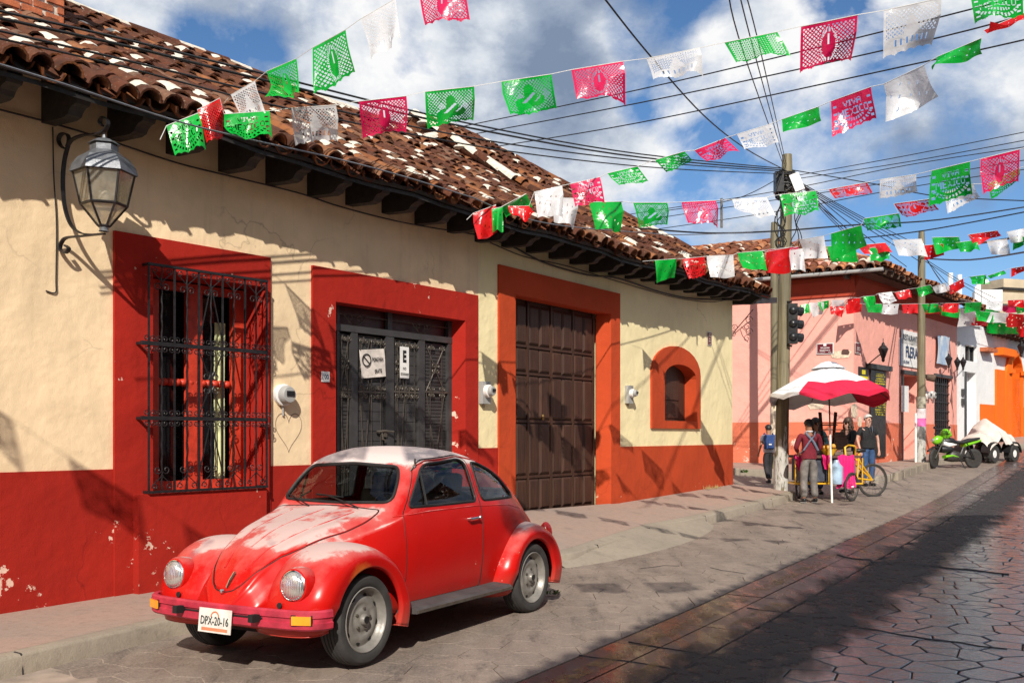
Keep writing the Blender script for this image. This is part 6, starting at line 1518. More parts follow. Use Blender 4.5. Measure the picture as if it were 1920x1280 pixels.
# a string nearer than the picture's left edge: only its shadows reach the wall and the car
t = thing('papel_picado', 'papel picado string hanging nearest the camera above the picture edge', 'bunting', (-5.2, 4.6, 4.3), group='strings of papel picado across the street')
a, c = V(-7.4, 4.5, 5.25), V(2.2, 2.0, 6.2); pts = [a]
for k in range(11):
    f0_, f1_ = .12+k*.078, .12+k*.078+.048; A, B = a.lerp(c, f0_)-Z*.5*math.sin(math.pi*f0_), a.lerp(c, f1_)-Z*.5*math.sin(math.pi*f1_)
    flag(t, A, B, V(.08, -.1, -.34), 'gwp'[k % 3], ('virgin', 'church', 'dove')[k % 3], 60, 900+k); pts += [A, B]
b = MB(); b.tube(pts+[c], .0035, 4); b.build('string', M['twine'], parent=t)
# ---------------- the old red rounded saloon ----------------
car = thing('parked_car', 'old round red saloon with sun faded white roof and bonnet, parked at the kerb', 'car', (-1.047, 8.414, 0.028), math.atan2(-.867, -.498))
m, nt, p = material('sun_faded_red_paint'); O = objc(nt)
nz = node(nt, 'ShaderNodeSeparateXYZ', {'Vector': node(nt, 'ShaderNodeNewGeometry').outputs['Normal']}).outputs['Z']
so = node(nt, 'ShaderNodeSeparateXYZ', {'Vector': O}); ox, oy, oz = so.outputs['X'], so.outputs['Y'], so.outputs['Z']
n1_, n2_, n3_ = noise(nt, O, 1.5, 6, .6, .4), noise(nt, O, 5.5, 7, .7), noise(nt, O, 26, 4, .6)
up_ = mth(nt, 'MAXIMUM', nz, 0.0)
roofb = mth(nt, 'MULTIPLY', mramp(nt, mth(nt, 'MULTIPLY', oz, .5), [(.655, 0.0), (.735, 1.0)]), .24)
hoodb = mth(nt, 'MULTIPLY', mth(nt, 'MULTIPLY', mramp(nt, mth(nt, 'MULTIPLY', ox, .5), [(.30, 0.0), (.42, 1.0)]), mramp(nt, mth(nt, 'MULTIPLY', oz, .5), [(.36, 0.0), (.42, 1.0)])), .10)
f_ = mth(nt, 'ADD', mth(nt, 'MULTIPLY', up_, .40), mth(nt, 'MULTIPLY', n1_, .75)); f_ = mth(nt, 'ADD', f_, mth(nt, 'MULTIPLY', n2_, .30)); f_ = mth(nt, 'ADD', f_, roofb); f_ = mth(nt, 'ADD', f_, hoodb)
fade1 = mramp(nt, f_, [(.76, 0.0), (1.0, 1.0)]); fade2 = mramp(nt, f_, [(.93, 0.0), (1.06, 1.0)])
nt_m = mth(nt, 'SUBTRACT', f_, .17)
fade1 = mramp(nt, nt_m, [(.555, 0.0), (.74, .80)]); fade2 = mramp(nt, nt_m, [(.72, 0.0), (.77, .9)])
c = mixc(nt, n2_, (.44, .005, .004), (.54, .009, .006))
purp = mth(nt, 'MULTIPLY', mramp(nt, noise(nt, O, 2.3, 3, .5), [(.60, 0.0), (.72, .75)]), mramp(nt, mth(nt, 'MULTIPLY', oz, .5), [(.52, 1.0), (.56, 0.0)])); purp = mth(nt, 'MULTIPLY', purp, mramp(nt, nz, [(.35, 0.0), (.6, 1.0)]))
c = mixc(nt, fade1, c, (.52, .13, .115)); c = mixc(nt, fade2, c, mixc(nt, mramp(nt, mth(nt, 'MULTIPLY', oz, .5), [(.60, 0.0), (.68, 1.0)]), (.55, .42, .39), (.66, .58, .55))); c = mixc(nt, purp, c, (.14, .03, .07))
ds = node(nt, 'ShaderNodeVectorMath', operation='DISTANCE'); nt.links.new(O, ds.inputs[0]); ds.inputs[1].default_value = (1.30, .80, .58)
rust = mramp(nt, mth(nt, 'ADD', ds.outputs['Value'], mth(nt, 'MULTIPLY', n2_, .22)), [(.19, 1.0), (.26, 0.0)])
c = mixc(nt, rust, c, (.62, .12, .02))
chip = mramp(nt, mth(nt, 'ADD', mth(nt, 'MULTIPLY', n3_, .55), mth(nt, 'MULTIPLY', n2_, .45)), [(.655, 0.0), (.67, 1.0)]); c = mixc(nt, chip, c, (.62, .50, .42))
low = mramp(nt, mth(nt, 'ADD', oz, mth(nt, 'MULTIPLY', n2_, .15)), [(.30, .35), (.50, 0.0)]); c = mixc(nt, low, c, (.25, .13, .09))
nt.links.new(c, p.inputs['Base Color']); nt.links.new(mixc(nt, fade1, (.27, .27, .27), (.62, .62, .62)), p.inputs['Roughness'])
p.inputs['Specular IOR Level'].default_value = .32; nt.links.new(bump(nt, noise(nt, O, 3.5, 2), .08, .02), p.inputs['Normal']); M['carpaint'] = m
M['rubber'] = simple('tyre_rubber', (.035, .033, .032), .8, var=.3, vs=9, bs=.2); M['trimrubber'] = simple('window_rubber', (.012, .012, .012), .6, bs=0)
M['rimgrey'] = simple('dusty_silver_rim', (.23, .215, .195), .42, .2, var=.2, vs=14, bs=.1); M['seat'] = simple('black_vinyl', (.02, .019, .019), .5, var=.2)
M['carglass'] = glassy('car_glass', (.80, .86, .86), .80, .01); M['amber'] = simple('amber_lens', (.85, .32, .02), .15, bs=0); M['taillens'] = simple('dark_red_lens', (.30, .01, .01), .2, bs=0)
m, nt, p = material('headlamp_glass'); O = objc(nt); p.inputs['Base Color'].default_value = (.82, .82, .80, 1); p.inputs['Metallic'].default_value = .85; p.inputs['Roughness'].default_value = .16
nt.links.new(bump(nt, node(nt, 'ShaderNodeTexWave', {'Vector': O, 'Scale': 22.0, 'Distortion': 1.0}, bands_direction='Y').outputs[1], .35, .01), p.inputs['Normal']); M['headglass'] = m
M['pinkpaint'] = simple('pink_red_bumper_paint', (.42, .025, .05), .5, var=.35, vs=8, bs=.2)
# station table: x: zb, wl, wm, zm, wbelt, zbelt, wup, zup, wr, zr, ztop
ST = [(-1.94, .33, .26, .34, .42, .33, .48, .26, .525, .14, .548, .552), (-1.82, .30, .36, .43, .50, .42, .62, .34, .69, .19, .735, .75), (-1.55, .28, .46, .53, .60, .52, .78, .42, .90, .24, .955, .975),
      (-1.25, .27, .55, .62, .62, .60, .90, .49, 1.08, .29, 1.15, 1.17), (-.9, .27, .60, .665, .62, .645, .97, .53, 1.23, .33, 1.325, 1.345), (-.5, .27, .62, .675, .62, .66, .99, .55, 1.32, .35, 1.44, 1.46),
      (0, .27, .62, .68, .62, .665, .99, .565, 1.34, .36, 1.475, 1.50), (.30, .27, .62, .675, .62, .655, .99, .56, 1.30, .36, 1.425, 1.445), (.42, .27, .618, .67, .62, .65, .985, .568, 1.24, .40, 1.345, 1.37), (.52, .27, .615, .67, .62, .645, .98, .59, 1.14, .43, 1.235, 1.255),
      (.68, .27, .61, .655, .62, .63, .94, .585, 1.0, .42, 1.045, 1.055), (.82, .27, .60, .64, .62, .60, .90, .53, .965, .35, 1.008, 1.02), (1.05, .27, .56, .585, .60, .54, .84, .45, .92, .29, .962, .978), (1.3, .27, .50, .50, .56, .46, .77, .375, .86, .235, .902, .92),
      (1.55, .28, .40, .40, .50, .365, .65, .295, .745, .18, .795, .812), (1.72, .30, .32, .32, .45, .29, .54, .23, .61, .14, .655, .67), (1.80, .31, .27, .27, .41, .24, .47, .19, .52, .11, .555, .565), (1.85, .33, .16, .16, .38, .14, .41, .10, .435, .06, .448, .452)]
def prof_of(s):
    x, zb, wl, wm, zm, wb, zbl, wu, zu, wr, zr2, zt = s
    return [(0, zb), (wl*.96, zb), (wl, zb+.025), ((wl+wm)/2+.008, (zb+zm)/2), (wm, zm), ((wm+wb)/2+.012, (zm+zbl)/2), (wb, zbl), ((wb*.62+wu*.38), zbl*.62+zu*.38), (wu, zu), ((wu+wr)/2+.02, (zu+zr2)/2+.018), (wr, zr2), (wr*.5, zr2+(zt-zr2)*.8), (0, zt)]
PR = [(s[0], prof_of(s)) for s in ST]
def cr(p0, p1, p2, p3, t): return .5*((2*p1)+(p2-p0)*t+(2*p0-5*p1+4*p2-p3)*t*t+(3*p1-p0-3*p2+p3)*t**3)
def st_at(x):
    k = max(i for i in range(len(PR)-1) if PR[i][0] <= x+1e-9) if x > PR[0][0] else 0
    t = min(1, max(0, (x-PR[k][0])/(PR[k+1][0]-PR[k][0]))); q = [PR[max(0, k-1)], PR[k], PR[k+1], PR[min(len(PR)-1, k+2)]]
    lin = any((.29 < PR[k][0] < .69,))
    o = []
    for i in range(13):
        if lin: o.append((q[1][1][i][0]*(1-t)+q[2][1][i][0]*t, q[1][1][i][1]*(1-t)+q[2][1][i][1]*t))
        else: o.append((cr(*[a[1][i][0] for a in q], t), cr(*[a[1][i][1] for a in q], t)))
    return o
def half(x, n=4):
    pr = st_at(x); o = []
    for i in range(12):
        p0, p1, p2, p3 = pr[max(0, i-1)], pr[i], pr[i+1], pr[min(12, i+2)]
        if i == 11: p3 = (-pr[11][0], pr[11][1])
        for k in range(n):
            t = k/n
            if i < 2: o.append((p1[0]*(1-t)+p2[0]*t, p1[1]*(1-t)+p2[1]*t))
            else: o.append((max(0, cr(p0[0], p1[0], p2[0], p3[0], t)), cr(p0[1], p1[1], p2[1], p3[1], t)))
    o.append(pr[12]); return o
def car_shell():
    xs_ = []; x = -1.94
    while x < 1.85: xs_.append(x); x += .045 if x < 1.5 else .03
    xs_.append(1.85); rings = []
    for x in xs_:
        h = half(x); rings.append([V(x, y, z) for y, z in h]+[V(x, -y, z) for y, z in h[-2:0:-1]])
    n = len(rings[0]); b = MB(); vs = [q for r_ in rings for q in r_]; fs = []
    for i in range(len(rings)-1):
        for k in range(n): fs.append((i*n+k, i*n+(k+1) % n, (i+1)*n+(k+1) % n, (i+1)*n+k))
    c0 = sum(rings[0], V(0, 0, 0))/n; c1 = sum(rings[-1], V(0, 0, 0))/n; vs += [c0+V(-.01, 0, 0), c1+V(.012, 0, 0)]; a, e = len(vs)-2, len(vs)-1
    fs += [(k, a, (k+1) % n) for k in range(n)]+[((len(rings)-1)*n+k, (len(rings)-1)*n+(k+1) % n, e) for k in range(n)]
    b.add(vs, fs); return b
def tmp(b, name='tmp'):
    me = bpy.data.meshes.new(name); me.from_pydata([tuple(q) for q in b.v], [], b.f); bm = bmesh.new(); bm.from_mesh(me); bmesh.ops.recalc_face_normals(bm, faces=bm.faces); bm.to_mesh(me); bm.free()
    o = bpy.data.objects.new(name, me); C.objects.link(o); return o
def evalmesh(o):
    dg = bpy.context.evaluated_depsgraph_get(); dg.update(); return bpy.data.meshes.new_from_object(o.evaluated_get(dg))
def boolean(me, cutter, op):
    o = bpy.data.objects.new('tmp', me); C.objects.link(o); md = o.modifiers.new('b', 'BOOLEAN'); md.operation = op; md.object = cutter; md.solver = 'EXACT'
    r_ = evalmesh(o); bpy.data.objects.remove(o); return r_
sb_ = car_shell(); so_ = tmp(sb_); bvh = BVHTree.FromObject(so_, bpy.context.evaluated_depsgraph_get())
md = so_.modifiers.new('s', 'SOLIDIFY'); md.thickness = .014; md.offset = -1; shell = evalmesh(so_); bpy.data.objects.remove(so_)
def roundpoly(P_, r_=.04, n=4):
    o = []
    for i in range(len(P_)):
        a, b_, c = V(*P_[i-1], 0), V(*P_[i], 0), V(*P_[(i+1) % len(P_)], 0); r1 = min(r_, (a-b_).length*.45, (c-b_).length*.45)
        s_, e_ = b_+(a-b_).normalized()*r1, b_+(c-b_).normalized()*r1
        for k in range(n+1): t = k/n; q = s_*(1-t)**2+b_*2*t*(1-t)+e_*t*t; o.append((q.x, q.y))
    return o
def cutter(poly, axis, lo, hi):
    if axis == 'y': q = [V(a, lo, c) for a, c in poly]; v_ = V(0, hi-lo, 0)
    elif axis == 'x': q = [V(lo, a, c) for a, c in poly]; v_ = V(hi-lo, 0, 0)
    else: q = [V(a, c, lo) for a, c in poly]; v_ = V(0, 0, hi-lo)
    b = MB(); b.prism(q, v_); return tmp(b)
def inset(poly, d):
    cx = sum(q[0] for q in poly)/len(poly); cy = sum(q[1] for q in poly)/len(poly); o = []
    n = len(poly); ar = sum(poly[i][0]*poly[(i+1) % n][1]-poly[(i+1) % n][0]*poly[i][1] for i in range(n)); sg = 1 if ar > 0 else -1
    for i in range(n):
        a, c = V(*poly[i-1], 0), V(*poly[(i+1) % n], 0); t = (c-a).normalized(); o.append((poly[i][0]-t.y*d*sg, poly[i][1]+t.x*d*sg))
    return o
w_door = roundpoly([(.535, 1.045), (.50, 1.10), (.29, 1.325), (.20, 1.362), (-.27, 1.392), (-.345, 1.365), (-.375, 1.045)], .05)
w_quart = roundpoly([(-.475, 1.045), (-.45, 1.36), (-.60, 1.35), (-.80, 1.285), (-.98, 1.18), (-1.10, 1.07), (-1.085, 1.04)], .05)
w_front = roundpoly([(-.535, 1.085), (-.49, 1.25), (-.43, 1.345), (0, 1.368), (.43, 1.345), (.49, 1.25), (.535, 1.085), (0, 1.07)], .07)
w_rear = roundpoly([(-.38, 1.09), (-.33, 1.27), (0, 1.30), (.33, 1.27), (.38, 1.09)], .06)
doorp = roundpoly([(.625, .33), (.625, .98), (.35, 1.345), (.20, 1.40), (-.30, 1.428), (-.39, 1.40), (-.43, 1.0), (-.445, .33)], .05)
hoodp = roundpoly([(.715, -.50), (.70, 0), (.715, .50), (.90, .50), (1.10, .455), (1.35, .37), (1.55, .285), (1.70, .205), (1.80, .11), (1.815, 0), (1.80, -.11), (1.70, -.205), (1.55, -.285), (1.35, -.37), (1.10, -.455), (.90, -.50)], .06)
body = shell
for c_ in (cutter(w_quart, 'y', -1, 1), cutter(w_door, 'y', -1, 1), cutter(w_front, 'x', .30, 1.2), cutter(w_rear, 'x', -1.6, -.7)):
    body = boolean(body, c_, 'DIFFERENCE'); bpy.data.objects.remove(c_)
ch_ = cutter(hoodp, 'z', .46, 1.3); noh = boolean(body, ch_, 'DIFFERENCE'); bpy.data.objects.remove(ch_)
ch_ = cutter(inset(hoodp, .008), 'z', .46, 1.3); hood = boolean(body, ch_, 'INTERSECT'); bpy.data.objects.remove(ch_)
doors = []
cur = noh
for s in (1, -1):
    c1_ = cutter(doorp, 'y', .25*s, .9*s); c2_ = cutter(inset(doorp, .008), 'y', .25*s, .9*s)
    doors.append(boolean(cur, c2_, 'INTERSECT')); cur = boolean(cur, c1_, 'DIFFERENCE'); bpy.data.objects.remove(c1_); bpy.data.objects.remove(c2_)
def part(me, name, m, parent=car, smooth=38):
    me.materials.clear(); me.materials.append(m)
    for p_ in me.polygons: p_.use_smooth = True; p_.material_index = 0
    me.set_sharp_from_angle(angle=R(smooth)); o = bpy.data.objects.new(name, me); C.objects.link(o); o.parent = parent; return o
bodyo = part(cur, 'body', M['carpaint']); hoodo = part(hood, 'bonnet', M['carpaint'])
dro = [part(d, 'door', M['carpaint']) for d in doors]
def proj(a, c, axis, sgn=1, off=0.0):
    """project a 2-d outline point on the body surface"""
    if axis == 'y': o, d = V(a, 1.2*sgn, c), V(0, -sgn, 0)
    elif axis == 'x': o, d = V(2.5*sgn, a, c), V(-sgn, 0, 0)
    else: o, d = V(a, c, 2.2), V(0, 0, -1)
    h, n_, i_, ds_ = bvh.ray_cast(o, d)
    return (h+n_*off) if h is not None else None
def outline(name, poly, axis, sgn, r_, m, parent, off=0.0, closed=True, sub=3, flat=None):
    pts = []
    n = len(poly)
    for i in range(n if closed else n-1):
        a, c = poly[i], poly[(i+1) % n]; L_ = math.dist(a, c); k_ = max(1, int(L_/.05))
        for k in range(k_):
            q = proj(a[0]+(c[0]-a[0])*k/k_, a[1]+(c[1]-a[1])*k/k_, axis, sgn, off)
            if q is not None: pts.append(q)
    b = MB(); b.tube(pts, r_, 6, closed=closed, flat=flat); return b.build(name, m, parent=parent, world=False, smooth=60)
def pane(poly, axis, sgn, parent, name='window_pane', off=-.006, m=None):
    xs_ = [q[0] for q in poly]; ys_2 = [q[1] for q in poly]; x0, x1, y0, y1 = min(xs_), max(xs_), min(ys_2), max(ys_2); n = 16
    b = MB(); idx = {}
    def inside(x, y):
        c_ = False
        for i in range(len(poly)):
            (xa, ya), (xb, yb) = poly[i-1], poly[i]
            if (ya > y) != (yb > y) and x < (xb-xa)*(y-ya)/(yb-ya)+xa: c_ = not c_
        return c_
    cx, cy = (x0+x1)/2, (y0+y1)/2; rings = []
    for r_ in (0.0001, .25, .5, .75, 1.0):
        rings.append([proj(cx+(a-cx)*r_, cy+(c-cy)*r_, axis, sgn, off) for a, c in poly])
    k_ = len(poly)
    for rg in rings: b.v += rg
    b.f = [(i*k_+k, i*k_+(k+1) % k_, (i+1)*k_+(k+1) % k_, (i+1)*k_+k) for i in range(len(rings)-1) for k in range(k_)]
    return b.build(name, m or M['carglass'], parent=parent, world=False, smooth=60)
for s, dd in ((1, dro[0]), (-1, dro[1])):
    outline('window_rubber', w_door, 'y', s, .011, M['trimrubber'], dd); pane(w_door, 'y', s, dd)
    outline('window_rubber', w_quart, 'y', s, .012, M['trimrubber'], car); pane(w_quart, 'y', s, car)
    q0, q1 = proj(.33, 1.05, 'y', s, .004), proj(.31, 1.30, 'y', s, .004); b = MB(); b.tube([q0, q1], .010, 6); b.build('vent_window_bar', M['trimrubber'], parent=dd, world=False)
    # door handle
    q0, q1 = proj(-.20, .905, 'y', s, .03), proj(-.345, .91, 'y', s, .03); b = MB(); b.tube([proj(-.20, .905, 'y', s, .0), q0, q1], [.010, .012, .009], 6); b.ball(q1, .016, 8, 5); b.build('door_handle', M['chrome'], parent=dd, world=False, smooth=60)
    outline('belt_line', [(.70, .985), (.3, 1.005), (-.3, 1.008), (-.9, .985), (-1.2, .93)], 'y', s, .005, M['carpaint'], car, closed=False)
outline('window_rubber', w_front, 'x', 1, .014, M['trimrubber'], car); pane(w_front, 'x', 1, car, 'windscreen'); outline('window_rubber', w_rear, 'x', -1, .012, M['trimrubber'], car); pane(w_rear, 'x', -1, car, 'rear_window')
for s in (-1, 1):
    outline('bonnet_crease', [(.80, .30*s), (1.05, .27*s), (1.30, .22*s), (1.55, .145*s), (1.70, .10*s), (1.76, .04*s)], 'z', 1, .010, M['carpaint'], hoodo, off=-.003, closed=False)
outline('bonnet_crease', [(.78, 0), (1.2, 0), (1.6, 0)], 'z', 1, .008, M['carpaint'], hoodo, off=-.002, closed=False)
hq = [proj(1.80, y, 'z', 1, .006) for y in (0,)]; b = MB(); q = proj(.03, .56, 'x', 1, .012); b.tube([q, q+V(-.02, .01, .05), q+V(-.06, .015, .10)], .008, 5); b.ball(proj(.0, .535, 'x', 1, .012), .018, 8, 5); b.build('bonnet_handle', M['chrome'], parent=hoodo, world=False)
for s, dd in ((1, dro[0]), (-1, dro[1])): outline('door_seam', doorp, 'y', s, .0045, M['trimrubber'], dd, off=-.0015)
outline('bonnet_seam', hoodp, 'z', 1, .0045, M['trimrubber'], hoodo, off=-.0015)
# gutter over the doors, antenna stub, wipers
for s in (-1, 1): outline('rain_gutter', [(.30, 1.355), (.18, 1.385), (-.3, 1.412), (-.62, 1.37), (-.92, 1.245), (-1.12, 1.10)], 'y', s, .007, M['carpaint'], car, off=.004, closed=False)
b = MB(); q = proj(.38, .52, 'z', 1, 0); b.tube([q, q+V(-.03, .02, .05), q+V(-.02, .03, .09)], .008, 5); b.build('antenna_stub', M['ironlite'], parent=car, world=False)
for y0, y1 in ((.30, -.08), (-.18, -.50)):
    a = V(.745, y0, 1.045); e_ = proj(y1, 1.115, 'x', 1, .012); b = MB(); b.tube([a, a.lerp(e_, .3)+V(.02, 0, .01), e_], .006, 5); q2 = proj(y1-.12, 1.12, 'x', 1, .012); b.tube([proj(y1+.16, 1.105, 'x', 1, .012), q2 if q2 else e_], .007, 4); b.build('wiper', M['black'], parent=car, world=False)
# fenders
def fender(xc, zc, TH, side, name, yb=.0, yo=.785, lipr=.368):
    NS_ = 60; sec = []
    def Rf(th): return interp(TH, th)
    th0, th1 = TH[0][0], TH[-1][0]; b = MB(); rows = []
    for i in range(NS_+1):
        th = th0+(th1-th0)*i/NS_; a = R(th); r_ = Rf(th); endf = max(0, 1-max(0, (th-th0))/26.0)*.07+max(0, 1-max(0, (th1-th))/20.0)*.02
        y_o = yo-endf; lr = lipr+(.0 if 25 < th < 160 else .0)
        k = r_-lr
        P_ = [(lr-.012, y_o-.035), (lr, y_o-.006), (lr+.02, y_o), (lr+k*.45, y_o+.002), (lr+k*.70, y_o-.03), (lr+k*.88, y_o-.085), (lr+k*.98, y_o-.16), (r_+.004, y_o-.25), (r_-.002, y_o-.36), (r_-.03, y_o-.47), (r_-.10, y_o-.56)]
        Q_ = []
        for j in range(len(P_)-1):
            p0, p1, p2, p3 = P_[max(0, j-1)], P_[j], P_[j+1], P_[min(len(P_)-1, j+2)]
            for t in (0, .33, .67): Q_.append((cr(p0[0], p1[0], p2[0], p3[0], t), cr(p0[1], p1[1], p2[1], p3[1], t)))
        Q_.append(P_[-1]); rows.append([V(xc+math.cos(a)*rr_, side*yy, zc+math.sin(a)*rr_) for rr_, yy in Q_])
    n = len(rows[0])
    for rw in rows: b.v += rw
    b.f = [(i*n+k, (i+1)*n+k, (i+1)*n+k+1, i*n+k+1) for i in range(NS_) for k in range(n-1)]
    if side < 0: b.f = [f[::-1] for f in b.f]
    # close the front and rear ends
    for rw, fl in ((rows[0], 0), (rows[-1], 1)):
        c = V(rw[0].x*.5+rw[-1].x*.5, rw[-1].y, min(rw[0].z, rw[-1].z)); base = len(b.v); b.v += rw+[c+V(0, 0, .0)]
        b.f += [((base+k, base+k+1, base+n) if fl else (base+k+1, base+k, base+n)) for k in range(n-1)]
    o = b.build(name, M['carpaint'], parent=car, world=False, smooth=70); md = o.modifiers.new('t', 'SOLIDIFY'); md.thickness = .006; md.offset = -1; return o
THF = [(-4, .565), (8, .578), (18, .582), (30, .578), (50, .566), (70, .545), (90, .524), (115, .508), (140, .515), (165, .535), (186, .555), (194, .565)]
THR = [(-12, .545), (10, .520), (35, .498), (60, .490), (90, .492), (115, .512), (140, .555), (160, .595), (178, .615), (192, .60)]
fend = []
for s in (1, -1):
    fend.append(fender(1.2, .315, THF, s, 'front_wing')); fender(-1.2, .315, THR, s, 'rear_wing', lipr=.352)
# headlamps
for s, fo in ((1, fend[0]), (-1, fend[1])):
    c_ = V(1.735, .555*s, .605); ax = V(1, .03*s, .10).normalized()
    b = MB(); b.lathe([(.035, -.42), (.085, -.30), (.118, -.16), (.126, -.07), (.124, -.02), (.112, .004), (.100, .006), (.098, -.01)], c_, ax, 28); hl = b.build('headlamp', M['carpaint'], parent=car, world=False, smooth=50)
    b = MB(); b.lathe([(.1005, .0), (.102, .010), (.096, .014), (.094, .004)], c_, ax, 28, caps=False); b.build('lamp_rim', M['chrome'], parent=hl, world=False, smooth=40)
    b = MB(); b.lathe([(.0945, .002), (.085, .018), (.06, .030), (.03, .036), (.0001, .038)], c_, ax, 28); b.build('lens', M['headglass'], parent=hl, world=False, smooth=60)
    b = MB(); b.lathe([(.02, 0), (.02, .006), (.0001, .007)], V(1.775, .47*s, .475), V(1, 0, .2), 10); b.build('horn_grille', M['black'], parent=car, world=False)
# running boards
for s in (1, -1):
    b = MB(); pr = [(.60*s, .335), (.66*s, .335), (.765*s, .315), (.785*s, .30), (.785*s, .275), (.60*s, .265)]; b.prism([V(.66, y, z) for y, z in pr], V(-1.40, 0, 0)); rb = b.build('running_board', simple('running_board_rubber', (.06, .055, .055), .7, var=.3) if s > 0 else M['rubber'], parent=car, world=False)
    b = MB(); b.bar((.65, .788*s, .29), (-.735, .788*s, .29), .012, .022); b.build('edge_trim', M['ironlite'], parent=rb, world=False)
# wheels
def wheel(x, y, side):
    o_ = V(x, y, .315); ax = V(0, side, 0); ref = V(1, 0, 0)
    b = MB(); T = [(.222, -.075), (.245, -.088), (.285, -.092), (.303, -.080), (.310, -.066), (.3145, -.045), (.308, -.043), (.308, -.036), (.3155, -.034), (.3155, -.014), (.308, -.012), (.308, -.006), (.316, -.004), (.316, .012), (.308, .014), (.308, .020), (.3155, .022), (.3145, .042), (.309, .044), (.309, .050), (.312, .052), (.308, .066), (.300, .080), (.292, .088), (.288, .0905), (.284, .0905), (.270, .093), (.262, .0925), (.245, .090), (.238, .086), (.226, .078)]
    b.lathe(T, o_, ax, 48, ref=ref, caps=False); t = b.build('wheel', M['rubber'], parent=car, world=False, smooth=35)
    b = MB(); b.lathe([(.225, .060), (.228, .082), (.222, .086), (.214, .078), (.206, .060), (.198, .040), (.188, .030), (.172, .034), (.150, .046), (.128, .052), (.112, .046), (.100, .040), (.080, .044), (.068, .052), (.050, .054), (.040, .056), (.038, .070), (.030, .082), (.0001, .085)], o_, ax, 40, ref=ref, caps=False); r_ = b.build('rim', M['rimgrey'], parent=t, world=False, smooth=45)
    b = MB(); b.lathe([(.222, -.07), (.20, -.04), (.20, .03), (.0001, .02)], o_, ax, 24, ref=ref); b.build('rim_well', M['dark'], parent=t, world=False)
    for k in range(8):
        a = 2*math.pi*(k+.3)/8; c_ = o_+V(math.cos(a), 0, math.sin(a))*.165+ax*.0375; b = MB(); b.ball(c_, .017, 8, 4, (1.3, .25, 1.0), rot=Matrix.Rotation(-a+math.pi/2, 3, 'Y')); b.build('rim_slot', M['dark'], parent=t, world=False)
    for k in range(5):
        a = 2*math.pi*k/5+.5; c_ = o_+V(math.cos(a), 0, math.sin(a))*.075+ax*.046; b = MB(); b.lathe([(.012, 0), (.012, .012), (.0001, .015)], c_, ax, 6); b.build('wheel_bolt', M['ironlite'], parent=t, world=False)
    b = MB(); b.lathe([(.026, .08), (.026, .088), (.0001, .09)], o_, ax, 12); b.build('hub_nut', M['black'], parent=t, world=False)
    return t
for x in (1.2, -1.2):
    for s in (1, -1): wheel(x, .655*s, s)
# inner wheel housings and floor so that nothing shines through
b = MB(); b.box((0, 0, .30), (3.3, 1.0, .10)); b.box((-.05, 0, .33), (1.5, 1.16, .06)); b.build('floor_pan', M['dark'], parent=car, world=False)
for x in (1.2, -1.2):
    for s in (1, -1):
        b = MB(); n = 16; b.grid(lambda i, j: V(x+math.cos(math.pi*(i/n*1.1-.05))*.40, s*(.50+.0*j), .315+math.sin(math.pi*(i/n*1.1-.05))*.40) if j == 0 else V(x+math.cos(math.pi*(i/n*1.1-.05))*.30, s*.42, .315+math.sin(math.pi*(i/n*1.1-.05))*.30) if j == 1 else V(x, s*.42, .28), n, 2); b.build('wheel_housing', M['dark'], parent=car, world=False)
b = MB(); b.tube([V(1.2, -.6, .315), V(1.2, .6, .315)], .04, 8); b.tube([V(-1.2, -.6, .315), V(-1.2, .6, .315)], .05, 8); b.build('axles', M['dark'], parent=car, world=False)
# bumpers
def bumper(sgn, name):
    pts = [(1.68, -.805), (1.76, -.785), (1.825, -.70), (1.86, -.52), (1.882, -.25), (1.887, 0), (1.882, .25), (1.86, .52), (1.825, .70), (1.76, .785), (1.68, .805)]
    kx = .975 if sgn > 0 else .955
    P_ = smoothpts([V(sgn*a*kx, b_*(.98 if sgn > 0 else .95), .395) for a, b_ in pts], 4); b = MB(); prof = [(-.02, -.062), (.010, -.066), (.022, -.054), (.024, -.018), (.013, -.011), (.013, .011), (.024, .018), (.022, .054), (.010, .066), (-.02, .062)]; n = len(prof); vs = []
    for i, q in enumerate(P_):
        t = (P_[min(i+1, len(P_)-1)]-P_[max(0, i-1)]).normalized(); o_ = V(t.y, -t.x, 0)*(1 if sgn > 0 else -1)
        for a, z in prof: vs.append(q+o_*a+V(0, 0, z))
    b.add(vs, [(i*n+k, (i+1)*n+k, (i+1)*n+(k+1) % n, i*n+(k+1) % n) for i in range(len(P_)-1) for k in range(n)]+[tuple(range(n)), tuple(range(len(P_)*n-1, (len(P_)-1)*n-1, -1))])
    bo = b.build(name, M['pinkpaint'], parent=car, world=False, smooth=40); return bo, P_
fb, FP = bumper(1, 'front_bumper'); rbp, _ = bumper(-1, 'rear_bumper')
b = MB(); idx = [q for q in FP if abs(q.y) < .44]; b.tube([q+V(.014, 0, 0) for q in idx], .007, 5); b.build('bumper_strip', M['black'], parent=fb, world=False)
for s in (1, -1):
    c_ = V(1.775, .67*s, .398); t_ = V(.36, -.9*s, 0).normalized(); o_ = V(.9, .40*s, 0).normalized()
    b = MB(); b.pp(c_-t_*.065-V(0, 0, .028)+o_*.020, t_*.13, V(0, 0, .056), o_*.022); ind = b.build('indicator', M['amber'], parent=car, world=False)
    b = MB(); b.pp(c_-t_*.073-V(0, 0, .035)+o_*.018, t_*.146, V(0, 0, .070), o_*.010); b.build('indicator_frame', M['black'], parent=ind, world=False)
    b = MB(); b.bar((1.6, .35*s, .38), (1.92, .35*s, .40), .04, .05); b.build('bumper_bracket', M['dark'], parent=car, world=False)
    b = MB(); b.ball((-1.70, .60*s, .66), .075, 12, 8, (.9, .8, 1.5)); b.build('tail_lamp', M['taillens'], parent=car, world=False, smooth=60)
